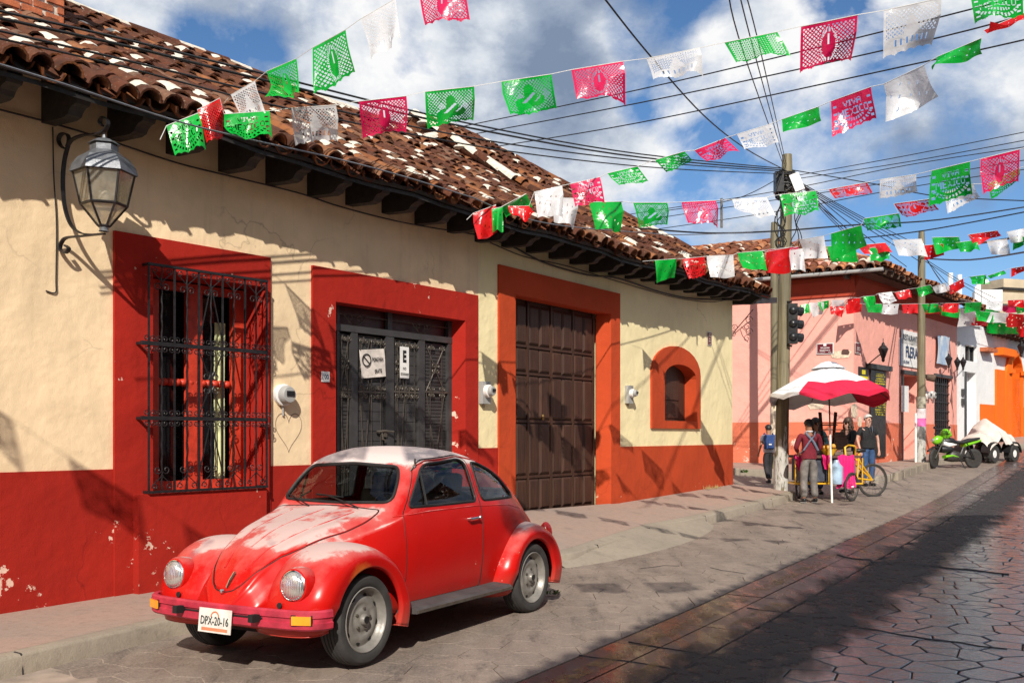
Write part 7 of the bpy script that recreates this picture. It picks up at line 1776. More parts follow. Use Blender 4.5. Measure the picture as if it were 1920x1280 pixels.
# number plate
W = lambda q: wmat(car)@V(*q)
pc = V(1.885, .0, .350); tilt = V(-.10, 0, 1).normalized()
b = MB(); b.pp(pc-V(0, .15, 0)-tilt*.08, V(0, .30, 0), tilt*.16, V(.004, 0, 0)); npo = b.build('number_plate', M['signwhite'], parent=car, world=False)
rt = (wmat(car).to_3x3()@V(0, 1, 0)); upv = wmat(car).to_3x3()@tilt; nv = rt.cross(upv)
ctr = W(pc)+nv*.007
lettering('DPX-20-16', simple('green_black_print', (.02, .05, .045), .5, bs=0), npo, ctr-upv*.0, rt, upv, .058, .255, bold=.012)
M['plateorange'] = simple('orange_emblem', (.60, .20, .10), .6, bs=0)
b = MB(); b.tube([ctr+rt*.035*math.cos(k*math.pi/8)+upv*(.035*math.sin(k*math.pi/8)+.025)-nv*.003 for k in range(9)], .006, 4); b.pp(ctr-rt*.12-upv*.07-nv*.004, rt*.24, upv*.022, nv*.001); b.build('plate_emblem', M['plateorange'], parent=npo)
# interior
for y in (.33, -.33):
    b = MB(); b.box((-.05, y, .55), (.48, .46, .16)); b.box((-.36, y, .86), (.13, .44, .52), m=Matrix.Rotation(R(-12), 3, 'Y')); b.box((-.43, y, 1.17), (.10, .26, .20), m=Matrix.Rotation(R(-10), 3, 'Y'))
    o = b.build('front_seat', M['seat'], parent=car, world=False); md = o.modifiers.new('b', 'BEVEL'); md.width = .04; md.segments = 3
b = MB(); b.box((-.95, 0, .55), (.45, 1.1, .16)); b.box((-1.18, 0, .82), (.14, 1.05, .50), m=Matrix.Rotation(R(-18), 3, 'Y')); o = b.build('rear_seat', M['seat'], parent=car, world=False); md = o.modifiers.new('b', 'BEVEL'); md.width = .04; md.segments = 2
b = MB(); b.box((.55, 0, .93), (.16, 1.12, .18)); b.build('dashboard', M['seat'], parent=car, world=False)
b = MB(); sc_ = V(.30, .33, .98); ax = V(-.75, 0, .5).normalized(); e1 = V(0, 1, 0); e2 = ax.cross(e1); b.tube([sc_+e1*.19*math.cos(k*math.pi/12)+e2*.19*math.sin(k*math.pi/12) for k in range(24)], .012, 6, closed=True)
b.tube([sc_-e1*.19, sc_, sc_+e1*.19], .010, 5); b.tube([sc_, sc_-ax*-.22], .018, 6); b.build('steering_wheel', M['black'], parent=car, world=False, smooth=60)
# ---------------- people ----------------
def skin_obj(name, verts, edges, radii, m, parent, sub=2, cuts=None):
    """skin modifier graph -> one continuous mesh, coordinates local to parent"""
    me = bpy.data.meshes.new(name); me.from_pydata([tuple(v) for v in verts], edges, [])
    o = bpy.data.objects.new('tmp', me); C.objects.link(o)
    if not me.skin_vertices: 
        bm = bmesh.new(); bm.from_mesh(me); bm.verts.layers.skin.verify(); bm.to_mesh(me); bm.free()
    for i, sv in enumerate(me.skin_vertices[0].data):
        r_ = radii[i]; sv.radius = r_ if isinstance(r_, tuple) else (r_, r_); sv.use_root = (i == 0)
    md = o.modifiers.new('s', 'SKIN'); md.use_smooth_shade = True; md.branch_smoothing = .6
    m2 = o.modifiers.new('u', 'SUBSURF'); m2.levels = sub; m2.render_levels = sub
    r_ = evalmesh(o); bpy.data.objects.remove(o)
    r_.materials.clear(); r_.materials.append(m)
    for p_ in r_.polygons: p_.use_smooth = True; p_.material_index = 0
    ob = bpy.data.objects.new(name, r_); C.objects.link(ob); ob.parent = parent; return ob
M['skin'] = simple('tan_skin', (.36, .17, .10), .55, var=.12, bs=0); M['skinfair'] = simple('pink_skin', (.58, .31, .23), .55, var=.12, bs=0)
M['hairblack'] = simple('black_hair', (.012, .010, .009), .5, var=.4, vs=30, bs=.4, bsc=80); M['hairbrown'] = simple('brown_hair', (.06, .03, .018), .55, var=.5, vs=30, bs=.5, bsc=60); M['hairwhite'] = simple('white_hair', (.55, .50, .46), .7, var=.2, vs=30)
M['jeans'] = simple('blue_denim', (.03, .07, .17), .85, var=.35, vs=14, bs=.3, coord='obj'); M['maroonvest'] = simple('maroon_knit', (.16, .010, .022), .9, var=.25, vs=30, bs=.3); M['greytrousers'] = simple('shiny_grey_trousers', (.17, .155, .145), .38, var=.4, vs=10, bs=.3, bsc=20)
M['strap'] = simple('grey_blue_strap', (.16, .20, .28), .8, bs=0); M['whiteshirt'] = simple('white_shirt', (.75, .75, .78), .8, var=.08, bs=.2, bsc=20); M['bagblue'] = simple('blue_backpack', (.02, .055, .19), .7, var=.3, vs=9); M['darktrousers'] = simple('dark_school_trousers', (.02, .018, .022), .85, var=.3)
M['teal'] = simple('teal_blouse', (.08, .22, .24), .8, var=.3)
def person(label, loc, rz, H, J=None, skin='skin', shirt=None, trousers=None, shoes='black', sleeves='short', jacket=False, bulk=1.0, head_turn=0.0, female=False):
    t = thing('person', label, 'person', loc, rz); k = H
    j = dict(hip=(0, 0, .53), hipL=(-.052, 0, .515), hipR=(.052, 0, .515), waist=(0, .004, .60), chest=(0, -.005, .72), neckb=(0, -.008, .825), neck=(0, .004, .865), head=(0, .012, .925), top=(0, .004, .965), jaw=(0, .032, .895),
             shL=(-.105, -.008, .805), shR=(.105, -.008, .805), elL=(-.135, -.02, .64), elR=(.135, -.02, .64), wrL=(-.13, .04, .50), wrR=(.13, .04, .50), knL=(-.058, .015, .285), knR=(.058, .015, .285), anL=(-.062, -.01, .045), anR=(.062, -.01, .045))
    j.update(J or {}); q = {a: V(*b_)*k for a, b_ in j.items()}
    W_ = bulk
    # body
    names = ['waist', 'chest', 'neckb', 'neck', 'head', 'top', 'jaw', 'shL', 'elL', 'wrL', 'shR', 'elR', 'wrR', 'hip', 'hipL', 'knL', 'anL', 'hipR', 'knR', 'anR']
    rad_ = dict(waist=(.060, .044), chest=(.066, .048), neckb=.040, neck=.030, head=(.047, .057), top=(.034, .041), jaw=(.028, .026), shL=.030, elL=.021, wrL=.015, shR=.030, elR=.021, wrR=.015, hip=(.060, .045), hipL=.040, knL=.028, anL=.021, hipR=.040, knR=.028, anR=.021)
    vs = [q[n] for n in names]; rr = [tuple(a*k for a in rad_[n]) if isinstance(rad_[n], tuple) else rad_[n]*k for n in names]; ix = {n: i for i, n in enumerate(names)}
    ed = [('waist', 'chest'), ('chest', 'neckb'), ('neckb', 'neck'), ('neck', 'head'), ('head', 'top'), ('neck', 'jaw'), ('chest', 'shL'), ('shL', 'elL'), ('elL', 'wrL'), ('chest', 'shR'), ('shR', 'elR'), ('elR', 'wrR'), ('waist', 'hip'), ('hip', 'hipL'), ('hipL', 'knL'), ('knL', 'anL'), ('hip', 'hipR'), ('hipR', 'knR'), ('knR', 'anR')]
    ed = [(ix[a], ix[b_]) for a, b_ in ed]
    for s in 'LR':
        w_, e_ = q['wr'+s], q['el'+s]; d = (w_-e_).normalized(); sd = d.cross(V(0, 1, .3)).normalized(); pl = w_+d*.028*k; i0 = len(vs); vs.append(pl); rr.append((.021*k, .012*k)); ed.append((ix['wr'+s], i0))
        pn = d.cross(sd).normalized()
        for f, off in enumerate((-.017, -.006, .006, .017)):
            b_ = pl+d*.022*k+sd*off*k; i1 = len(vs); L_ = (.030, .038, .036, .028)[f]*k; vs += [b_, b_+d*L_*.6+pn*.006*k, b_+d*L_+pn*.016*k]; rr += [.0052*k, .005*k, .0042*k]; ed += [(i0, i1), (i1, i1+1), (i1+1, i1+2)]
        th_ = pl-sd*.024*k+d*.004*k+pn*.012*k; i1 = len(vs); vs += [th_, th_+d*.022*k+pn*.008*k]; rr += [.0062*k, .005*k]; ed += [(i0, i1), (i1, i1+1)]
        a_ = q['an'+s]; fwd = V(0, 1, 0); i1 = len(vs); vs += [a_+V(0, .05*k, -.022*k), a_+V(0, .095*k, -.028*k)]; rr += [(.020*k, .014*k), (.016*k, .010*k)]; ed += [(ix['an'+s], i1), (i1, i1+1)]
    body = skin_obj('body', vs, ed, rr, M[skin], t)
    # face: eyes, nose, ears
    hd = q['head']; Rz = Matrix.Rotation(head_turn, 3, 'Z')
    b = MB()
    for s in (-1, 1): b.ball(hd+Rz@V(.016*s*k, .046*k, .0), .0065*k, 8, 5)
    b.build('eyes', M['black'], parent=t, world=False, smooth=60)
    b = MB(); b.ball(hd+Rz@V(0, .052*k, -.016*k), .011*k, 8, 6, (.7, 1, 1.3)); 
    for s in (-1, 1): b.ball(hd+Rz@V(.044*s*k, .0, -.006*k), .012*k, 8, 5, (.5, .9, 1.4))
    b.build('nose_and_ears', M[skin], parent=t, world=False, smooth=60)
    b = MB(); b.ball(hd+Rz@V(0, .047*k, -.036*k), .010*k, 8, 4, (1.5, .5, .35)); b.build('mouth', M['maroonvest'], parent=t, world=False, smooth=60)
    # garments
    def garment(name, nm, e_, r_, m_): 
        i_ = {n: i for i, n in enumerate(nm)}; return skin_obj(name, [q2[n] for n in nm], [(i_[a], i_[b_]) for a, b_ in e_], [tuple(x*k for x in r_[n]) if isinstance(r_[n], tuple) else r_[n]*k for n in nm], m_, t)
    q2 = dict(q); 
    for s in 'LR':
        q2['slv'+s] = q['sh'+s].lerp(q['el'+s], .75); q2['cuf'+s] = q['el'+s].lerp(q['wr'+s], .92); q2['hem'+s] = q['kn'+s].lerp(q['an'+s], .93)
    q2['low'] = q['hip']+V(0, 0, -.045 if not jacket else -.07)*k
    B_ = W_
    nm = ['waist', 'low', 'chest', 'neckb', 'shL', 'shR', 'slvL', 'slvR']; e_ = [('waist', 'low'), ('waist', 'chest'), ('chest', 'neckb'), ('chest', 'shL'), ('chest', 'shR'), ('shL', 'slvL'), ('shR', 'slvR')]
    r_ = dict(waist=(.084*B_, .066*B_), low=(.094*B_, .078*B_), chest=(.090*B_, .068*B_), neckb=(.052, .050), shL=.041, shR=.041, slvL=.034, slvR=.034, elL=.031, elR=.031, cufL=.024, cufR=.024)
    if sleeves == 'long': nm += ['elL', 'elR', 'cufL', 'cufR']; e_ = e_[:5]+[('shL', 'elL'), ('shR', 'elR'), ('elL', 'cufL'), ('elR', 'cufR')]; nm = [n for n in nm if not n.startswith('slv')]
    garment('jacket' if jacket else 'shirt', nm, e_, r_, shirt)
    b = MB(); n_ = 20; rs = [(.092, .074, .50 if jacket else .525), (.092, .073, .57), (.086, .067, .64)]; zc = q['hip'].z/k-.53
    b.add([V(math.cos(2*math.pi*c_/n_)*a1_*B_*k+q['hip'].x, math.sin(2*math.pi*c_/n_)*a2_*B_*k+q['hip'].y, (zz+zc)*k) for a1_, a2_, zz in rs for c_ in range(n_)], [(i*n_+c_, i*n_+(c_+1) % n_, (i+1)*n_+(c_+1) % n_, (i+1)*n_+c_) for i in range(2) for c_ in range(n_)]); b.build('shirt_hem', shirt, parent=t, world=False, smooth=180)
    nm = ['hip', 'hipL', 'hipR', 'knL', 'knR', 'hemL', 'hemR', 'wst']; q2['wst'] = q['hip'].lerp(q['waist'], .8); e_ = [('wst', 'hip'), ('hip', 'hipL'), ('hip', 'hipR'), ('hipL', 'knL'), ('hipR', 'knR'), ('knL', 'hemL'), ('knR', 'hemR')]
    r_ = dict(wst=(.090*B_, .070*B_), hip=(.098*B_, .078*B_), hipL=(.064, .066), hipR=(.064, .066), knL=.046, knR=.046, hemL=.043, hemR=.043); garment('trousers', nm, e_, r_, trousers)
    for s in 'LR':
        a_ = q['an'+s]; b = MB(); b.ball(a_+V(0, .035*k, -.022*k), .055*k, 12, 6, (.52, 1.35, .42)); b.ball(a_+V(0, -.0*k, -.005*k), .030*k, 10, 6, (.9, 1.1, 1)); sh = b.build('shoe', M[shoes], parent=t, world=False, smooth=60)
        b = MB(); b.ball(a_+V(0, .035*k, -.034*k), .056*k, 12, 4, (.53, 1.37, .16)); b.build('sole', M['white'] if shoes == 'black' and trousers == M['greytrousers'] else M['black'], parent=sh, world=False, smooth=60)
    return t, q, k
def hair_cap(t, q, k, m, style='short', turn=0.0, seed=1):
    rr = random.Random(seed); hd = q['head']; b = MB(); Rz = Matrix.Rotation(turn, 3, 'Z')
    if style in ('short', 'balding'):
        vs = []; n = 18; mm = 8
        for i in range(mm+1):
            ph = (0.15 if style == 'balding' else 0)+R(112)*i/mm
            for c_ in range(n):
                th = 2*math.pi*c_/n; back = .5-.5*math.sin(th); lim = R(62)+R(52)*back; p_ = min(ph, lim) if style == 'short' else min(ph, lim)
                r_ = 1.04+rr.uniform(0, .05); vs.append(hd+V(0, 0, .006*k)+Rz@V(math.sin(p_)*math.cos(th)*.054*k*r_, math.sin(p_)*math.sin(th)*.062*k*r_-.003*k, math.cos(p_)*.060*k*r_))
        b.add(vs, [(i*n+c_, (i+1)*n+c_, (i+1)*n+(c_+1) % n, i*n+(c_+1) % n) for i in range(mm) for c_ in range(n)])
    else:
        for c_ in range(90):
            th = rr.uniform(R(150), R(390)); ph = rr.uniform(.1, 1.5); s_ = hd+Rz@V(math.sin(ph)*math.cos(th)*.050*k, math.sin(ph)*math.sin(th)*.055*k-.01*k, math.cos(ph)*.058*k+.004*k)
            pts = []; L_ = rr.uniform(.08, .20)*k; out_ = (s_-hd); out_.z = 0
            for w_ in range(8):
                f = w_/7; pts.append(s_+out_*(.5*f)+V(rr.uniform(-1, 1), rr.uniform(-1, 1), 0)*.010*k+V(0, 0, -L_*f))
            b.tube(pts, [.010*k*(1-.5*w_/7) for w_ in range(8)], 5)
        b.ball(hd+Rz@V(0, -.010*k, .012*k), .055*k, 12, 8, (1, 1.0, 1.05))
    return b.build('hair', m, parent=t, world=False, smooth=60)
GZ = lambda x, y: zr(y)
def at(x, Y, dz=0.0): p_ = px(x, 0, Y); return (p_.x, Y, zr(Y)+dz)
# vendor seen from behind: facing away (+Y)
t, q, k = person('person in maroon knit vest and shiny grey trousers, back to the camera at the cart', at(1517, 19.9), R(4), 1.67,
    dict(elL=(-.150, .02, .655), elR=(.150, .02, .655), wrL=(-.095, .115, .60), wrR=(.095, .115, .60), anL=(-.062, -.01, .045), anR=(.075, .0, .045)), shirt=M['maroonvest'], trousers=M['greytrousers'], sleeves='long')
hair_cap(t, q, k, M['hairblack'], 'short')
b = MB()
for s in (-1, 1):
    b.tube([V(.060*s, -.040, .835)*k, V(.035*s, -.078, .79)*k, V(-.02*s, -.083, .73)*k, V(-.085*s, -.062, .625)*k, V(-.100*s, -.0, .59)*k], .012*k, 6, flat=(1.2, .5))
b.build('apron_straps', M['strap'], parent=t, world=False); b = MB(); b.tube([V(.035*math.cos(a*.7), -.008+.035*math.sin(a*.7), .845)*k for a in range(9)], .010*k, 6, closed=True); b.build('collar', M['whiteshirt'], parent=t, world=False)
# schoolchild walking away
t, q, k = person('schoolchild in white shirt and dark trousers with a blue backpack walking past the poles', at(1441, 24.2, .0), R(12), 1.42,
    dict(elL=(-.150, -.03, .66), wrL=(-.185, -.03, .53), elR=(.14, -.01, .65), wrR=(.13, .05, .54), knL=(-.05, -.01, .285), anL=(-.055, -.13, .06), knR=(.052, .07, .29), anR=(.05, .06, .045)), shirt=M['whiteshirt'], trousers=M['darktrousers'])
hair_cap(t, q, k, M['hairblack'], 'short', seed=4)
b = MB(); b.box((-.02*k, -.105*k, .70*k), (.19*k, .10*k, .24*k)); b.box((-.02*k, -.16*k, .65*k), (.13*k, .04*k, .12*k)); o = b.build('backpack', M['bagblue'], parent=t, world=False, label='blue backpack with a small white mark'); md = o.modifiers.new('b', 'BEVEL'); md.width = .035; md.segments = 4
b = MB(); b.box((-.06*k, -.184*k, .66*k), (.05*k, .004, .02*k)); b.build('white_mark', M['white'], parent=o, world=False)
b = MB()
for s in (-1, 1): b.tube([V(.07*s, -.06, .80)*k, V(.075*s, .0, .845)*k, V(.08*s, .055, .80)*k, V(.09*s, .02, .66)*k], .010*k, 5)
b.build('straps', M['bagblue'], parent=t, world=False)
# woman with sunglasses facing the camera behind the cart
t, q, k = person('woman with sunglasses and dark curly hair facing the camera behind the cart', at(1529, 21.7), R(185), 1.66, dict(elL=(-.14, .04, .65), wrL=(-.06, .12, .62), elR=(.14, .03, .65), wrR=(.07, .12, .60)), shirt=M['teal'], trousers=M['jeans'], sleeves='long', female=True)
hair_cap(t, q, k, M['hairblack'], 'curly', seed=6)
b = MB()
for s in (-1, 1): b.ball(q['head']+V(.019*s, .058, .002)*k, .016*k, 10, 6, (1.1, .35, .85))
b.tube([q['head']+V(-.045, .0, .005)*k, q['head']+V(-.03, .052, .006)*k, q['head']+V(.03, .052, .006)*k, q['head']+V(.045, .0, .005)*k], .004*k, 5); b.build('sunglasses', M['black'], parent=t, world=False, smooth=60)
# woman with long curls in a black jacket, in profile looking left
t, q, k = person('woman with long brown curls in a black jacket, in profile looking left at the cart', at(1590, 22.0), R(115), 1.66, dict(elL=(-.14, .05, .66), wrL=(-.09, .16, .63), elR=(.14, .0, .65), wrR=(.10, .12, .60)), skin='skinfair', shirt=M['blackcloth'], trousers=M['darktrousers'], sleeves='long', jacket=True, bulk=1.12)
hair_cap(t, q, k, M['hairbrown'], 'curly', seed=9)
# white haired man
t, q, k = person('white haired man in a black V neck shirt and blue jeans beside the trike', at(1627, 23.6), R(195), 1.68, dict(elL=(-.165, -.01, .655), wrL=(-.155, .03, .50), elR=(.155, -.02, .65), wrR=(.14, .03, .50)), skin='skinfair', shirt=M['blackcloth'], trousers=M['jeans'], bulk=1.25)
hair_cap(t, q, k, M['hairwhite'], 'balding', seed=3)
b = MB(); b.tube([V(-.03, .05, .84)*k, V(-.015, .088, .76)*k, V(.0, .092, .70)*k, V(.015, .088, .76)*k, V(.03, .05, .84)*k], .003*k, 4); b.build('necklace', M['chrome'], parent=t, world=False)
# ---------------- vendor's tricycle cart ----------------
M['yellowframe'] = simple('yellow_enamel_tube', (.75, .42, .02), .4, var=.2); M['magenta'] = simple('magenta_cloth', (.70, .010, .17), .8, var=.25, vs=7, bs=.4, bsc=12); M['brownwood'] = simple('rough_brown_wood', (.09, .05, .035), .8, var=.4, vs=10); M['jug'] = simple('pale_blue_plastic', (.35, .48, .62), .3, var=.3); M['umbwhite'] = simple('white_parasol_cloth', (.80, .80, .82), .8, var=.06, bs=.15, bsc=12); M['umbred'] = simple('crimson_parasol_cloth', (.62, .008, .05), .8, var=.15, vs=6, bs=.15, bsc=12)
YC = 20.7; gz = zr(YC)
cart = thing('vendor_tricycle', 'yellow framed vendor tricycle with magenta cloths and a loaded wooden top', 'tricycle cart', (px(1545, 0, YC).x, YC, gz))
def cp(x, y, dY=0.0): return px(x, y, YC+dY)
xl, xr = cp(1487, 0).x, cp(1601, 0).x; ztop = cp(0, 853).z
b = MB(); b.pp((xl, YC-.35, ztop-.05), (xr-xl, 0, 0), (0, .75, 0), (0, 0, .05)); b.build('table_top', M['brownwood'], parent=cart)
b = MB(); b.pp((xl+.06, YC-.28, ztop-.52), (xr-xl-.12, 0, 0), (0, .6, 0), (0, 0, .46)); b.build('cabinet', simple('dark_blue_cabinet', (.05, .06, .09), .6, var=.3), parent=cart)
b = MB(); zf = gz+.33
for y in (YC-.36, YC+.36): b.tube([(xl-.05, y, zf), (xr+.05, y, zf)], .02, 6)
for x in (xl-.05, (xl+xr)/2, xr+.05): b.tube([(x, YC-.36, zf), (x, YC+.36, zf)], .02, 6); b.tube([(x, YC-.36, zf), (x, YC-.36, ztop-.05)], .016, 6)
b.tube([cp(1588, 878, -.2), cp(1584, 838, -.2), cp(1590, 834, -.2), cp(1602, 836, -.1), cp(1604, 842, 0), cp(1600, 880, .1)], .022, 8)
b.build('frame', M['yellowframe'], parent=cart, smooth=60)
WC = V(cp(1636, 0, .5).x, YC+.5, 0); WC.z = zr(WC.y)+.34
b = MB()
for p_ in ([(xr+.0, YC+.05, zf+.10), (WC.x, WC.y, WC.z)], [(xr, YC+.05, zf+.42), (WC.x, WC.y, WC.z)], [(xr+.08, YC+.05, zf+.05), (xr+.14, YC+.1, zf+.62)], [(xr-.1, YC+.05, zf+.50), (xr+.16, YC+.12, zf+.46)], [(xr+.14, YC+.12, zf+.46), (WC.x, WC.y, WC.z)]): b.tube(p_, .020, 8)
b.build('cycle_frame', M['yellowframe'], parent=cart, smooth=60)
b = MB(); b.ball((xr+.15, YC+.1, zf+.66), .10, 12, 6, (1.4, .8, .45)); b.build('saddle', M['black'], parent=cart, smooth=60)
def spoked(parent, c, r_, ax, name='wheel', tyre=.022, spokes=20):
    ax = V(*ax).normalized(); e1 = ax.cross(Z).normalized(); e2 = e1.cross(ax); c = V(*c)
    b = MB(); b.tube([c+(e1*math.cos(k*math.pi/18)+e2*math.sin(k*math.pi/18))*r_ for k in range(36)], tyre, 8, closed=True); w_ = b.build(name, M['rubber'], parent=parent, smooth=60)
    b = MB(); b.tube([c+(e1*math.cos(k*math.pi/18)+e2*math.sin(k*math.pi/18))*(r_-tyre*1.2) for k in range(36)], tyre*.55, 6, closed=True); b.build('rim', M['ironlite'], parent=w_, smooth=60)
    b = MB()
    for k in range(spokes): a_ = 2*math.pi*k/spokes; b.tube([c+ax*(.03 if k % 2 else -.03), c+(e1*math.cos(a_)+e2*math.sin(a_))*(r_-tyre)], .0035, 3)
    b.tube([c-ax*.05, c+ax*.05], .02, 8); b.build('spokes', M['chrome'], parent=w_); return w_
spoked(cart, WC, .33, (.25, -1, 0)); spoked(cart, (cp(1584, 0).x, YC-.42, zr(YC-.4)+.29), .27, (.72, -.7, 0)); spoked(cart, (cp(1500, 0).x, YC+.1, zr(YC)+.29), .27, (1, -.1, 0))
def cloth(x0, x1, y0, y1, m, dY, name, seed, taper=0):
    b = MB(); b.grid(lambda i, j: cp(x0+(x1-x0)*i/12+taper*(j/10)*(i/12-.5), y0+(y1-y0)*j/10+1.2*math.sin(i*.9+seed), dY)+V(0, -.03*math.sin(i*1.4+seed)-.02*math.sin(j*.8), 0), 12, 10, flip=True); b.build(name, m, parent=cart, smooth=180)
cloth(1570, 1602, 853, 914, M['magenta'], -.40, 'cloth', 1, 6); cloth(1487, 1512, 852, 884, M['magenta'], -.39, 'cloth', 2, -20); cloth(1541, 1557, 853, 880, M['magenta'], -.39, 'cloth', 3, -10)
b = MB(); b.lathe([(.12, 0), (.13, .05), (.13, .34), (.06, .42), (.045, .48)], (cp(1556, 0).x, YC-.42, zf), Z, 16); b.build('water_jug', M['jug'], parent=cart, smooth=40)
def small(name, label, cat, f, m): tt = thing(name, label, cat, f[0]); bb = MB(); f[1](bb); bb.build('body', m, parent=tt, smooth=50); return tt
st = thing('upturned_stool', 'dark wooden stool turned legs up on top of the cart', 'stool', (cp(1555, 0).x, YC+.1, ztop))
sx_, sy_ = cp(1555, 0).x, YC+.1
for a_ in range(4): 
    b = MB(); ca_, sa_ = math.cos(a_*math.pi/2+.4), math.sin(a_*math.pi/2+.4); b.tube([(sx_+ca_*.13, sy_+sa_*.13, ztop+.10), (sx_+ca_*.22, sy_+sa_*.22, ztop+.88)], .022, 6); b.build('leg', M['timber'], parent=st)
b = MB(); b.tube([(sx_+.18*math.cos(k*math.pi/10), sy_+.18*math.sin(k*math.pi/10), ztop+.62) for k in range(20)], .014, 6, closed=True); b.build('foot_ring', M['timber'], parent=st); b = MB(); b.lathe([(.17, 0), (.18, .04), (.17, .09)], (sx_, sy_, ztop+.01), Z, 18); b.build('seat', M['brownwood'], parent=st, smooth=40)
tr_ = thing('wooden_rack', 'grey tiered wooden stand tapering upward on the right of the cart top', 'stand', (cp(1575, 0).x, YC, ztop)); b = MB()
for k_, (w_, z0) in enumerate(((.42, .0), (.36, .09), (.30, .17), (.24, .25), (.18, .32), (.14, .39))): b.box((cp(1575, 0).x, YC, ztop+z0+.045), (w_, .28, .075))
b.build('tiers', simple('grey_brown_wood', (.16, .11, .09), .85, var=.4), parent=tr_)
b = MB()
for k_ in (0, 1, 2): b.box((cp(1556, 0).x, YC-.2, ztop+.38+k_*.14), (.62, .03, .02))
b.build('rails', M['brownwood'], parent=tr_)
fr = thing('fruit_basket', 'yellow bowl of mangoes and snacks on the cart edge', 'bowl', (cp(1547, 0).x, YC-.25, ztop)); b = MB(); b.lathe([(.09, 0), (.16, .13), (.155, .13), (.08, .02)], (cp(1547, 0).x, YC-.25, ztop+.002), Z, 16); b.build('bowl', M['yellowframe'], parent=fr, smooth=50)
b = MB(); [b.ball((cp(1547, 0).x+rnd.uniform(-.09, .09), YC-.25+rnd.uniform(-.09, .09), ztop+.14+rnd.uniform(0, .05)), .05, 8, 5) for _ in range(10)]; b.build('fruit', simple('mango_yellow', (.70, .35, .05), .5), parent=fr, kind='stuff', smooth=60)
# parasol
um = thing('parasol', 'large white and crimson market parasol on a white pole over the cart', 'parasol', (px(1559, 0, 20.0).x, 20.0, zr(20.0)))
ub, ut = V(px(1560, 0, 20.0).x, 20.0, zr(20)), px(1553, 686, 20.2)
b = MB(); b.tube([ub, ub.lerp(ut, .55)], .022, 8); b.build('pole', M['white'], parent=um, smooth=60); b = MB(); b.tube([ub.lerp(ut, .54), ut], .016, 8); b.build('upper_pole', M['ironlite'], parent=um, smooth=60)
uax = (ut-ub).normalized(); Ru, dropu, NP = 1.17, .60, 8
ue1 = uax.cross(V(0, 1, 0)).normalized(); ue2 = uax.cross(ue1)
def up_(th, r_): 
    s_ = 1-.055*(1-abs(math.cos(NP*th/2)))*r_
    zz = -dropu*(r_**1.35)+.05*math.sin(3*th+1)*r_**3
    return ut+(ue1*math.cos(th)+ue2*math.sin(th))*Ru*r_*s_+uax*(zz+.06*(1-abs(math.cos(NP*th/2)))*r_*-.9)
for p_ in range(NP):
    t0, t1 = 2*math.pi*p_/NP, 2*math.pi*(p_+1)/NP; mid = (up_((t0+t1)/2, 1)-ut); red = mid.y < .25 and mid.x > -.75 or mid.x > .6
    for (r0_, r1_, nm_, mm) in ((.03, .70, 'canopy_panel', M['umbwhite']), (.70, 1.0, 'edge_panel', M['umbred'] if red else M['umbwhite'])):
        b = MB(); b.grid(lambda i, j: up_(t0+(t1-t0)*i/6, r0_+(r1_-r0_)*j/5), 6, 5); b.build(nm_, mm, parent=um, smooth=180)
    b = MB(); b.grid(lambda i, j: up_(t0+(t1-t0)*i/6, 1.0)-uax*j*(.05+.05*math.sin(math.pi*i/6)), 6, 1); b.build('valance', M['umbwhite'] if not red else M['umbred'], parent=um, smooth=180)
    b = MB(); b.tube([up_(t0, r_/6)-uax*.015 for r_ in range(7)], .008, 5); b.build('rib', M['ironlite'], parent=um)
b = MB(); b.lathe([(.0001, .10), (.15, .06), (.34, -.06)], ut, uax, 16); b.build('vent_cap', M['umbwhite'], parent=um, smooth=60)
# ---------------- motorcycle ----------------
M['lime'] = M['lime']; M['limepaint'] = simple('lime_green_paint', (.17, .48, .015), .25, var=.1, bs=0); M['grime'] = simple('dark_engine_metal', (.06, .055, .05), .5, .4, var=.4, vs=20)
ga, gb_ = ground_of(1757, 881), ground_of(1826, 874)
md_ = (ga-gb_); md_.z = 0; mdir = (md_.normalized()+V(-.35, .35, 0)).normalized(); mc = (ga+gb_)/2; mc.z = zr(mc.y)
mt = thing('motorcycle', 'lime green and black motorcycle leaning on its stand by the kerb', 'motorcycle', tuple(mc), math.atan2(mdir.y, mdir.x)); mt.scale = (.92, .92, .92)
def fatwheel(parent, c, r_, ax, wd, name='wheel', rimr=.6, rimm=None, n=24, knob=False):
    ax = V(*ax).normalized(); b = MB(); b.lathe([(r_*rimr, -wd*.45), (r_*.9, -wd*.5), (r_*.985, -wd*.3), (r_, 0), (r_*.985, wd*.3), (r_*.9, wd*.5), (r_*rimr, wd*.45)], c, ax, n, ref=(0, 0, 1) if abs(ax.z) < .9 else None, caps=False)
    if knob:
        e1 = ax.cross(Z).normalized(); e2 = e1.cross(ax)
        for k in range(16):
            a_ = 2*math.pi*k/16
            for s in (-.25, .25): b.box(V(*c)+(e1*math.cos(a_)+e2*math.sin(a_))*r_+ax*wd*s, (.035, .035, .035))
    w_ = b.build(name, M['rubber'], parent=parent, world=False, smooth=50)
    b = MB(); b.lathe([(r_*rimr, wd*.42), (r_*rimr*.9, wd*.2), (r_*.25, wd*.25), (r_*.2, wd*.45), (.0001, wd*.46)], c, ax, 20); b.lathe([(r_*rimr, -wd*.42), (r_*rimr*.9, -wd*.2), (r_*.25, -wd*.25), (r_*.2, -wd*.45), (.0001, -wd*.46)], c, ax, 20); b.build('rim', rimm or M['grime'], parent=w_, world=False, smooth=50); return w_
fw = V(.78, .0, .31); st_ax = (-.55, 1, .0)
fatwheel(mt, fw, .30, (-.50, .86, 0), .09, rimr=.72); fatwheel(mt, (-.62, 0, .30), .30, (0, 1, 0), .11, rimr=.70)
b = MB()
for s in (-1, 1): b.tube([fw+V(.03*s*.5, .09*s, 0), V(.58, .09*s, .72), V(.50, .09*s, .92)], .024, 8)
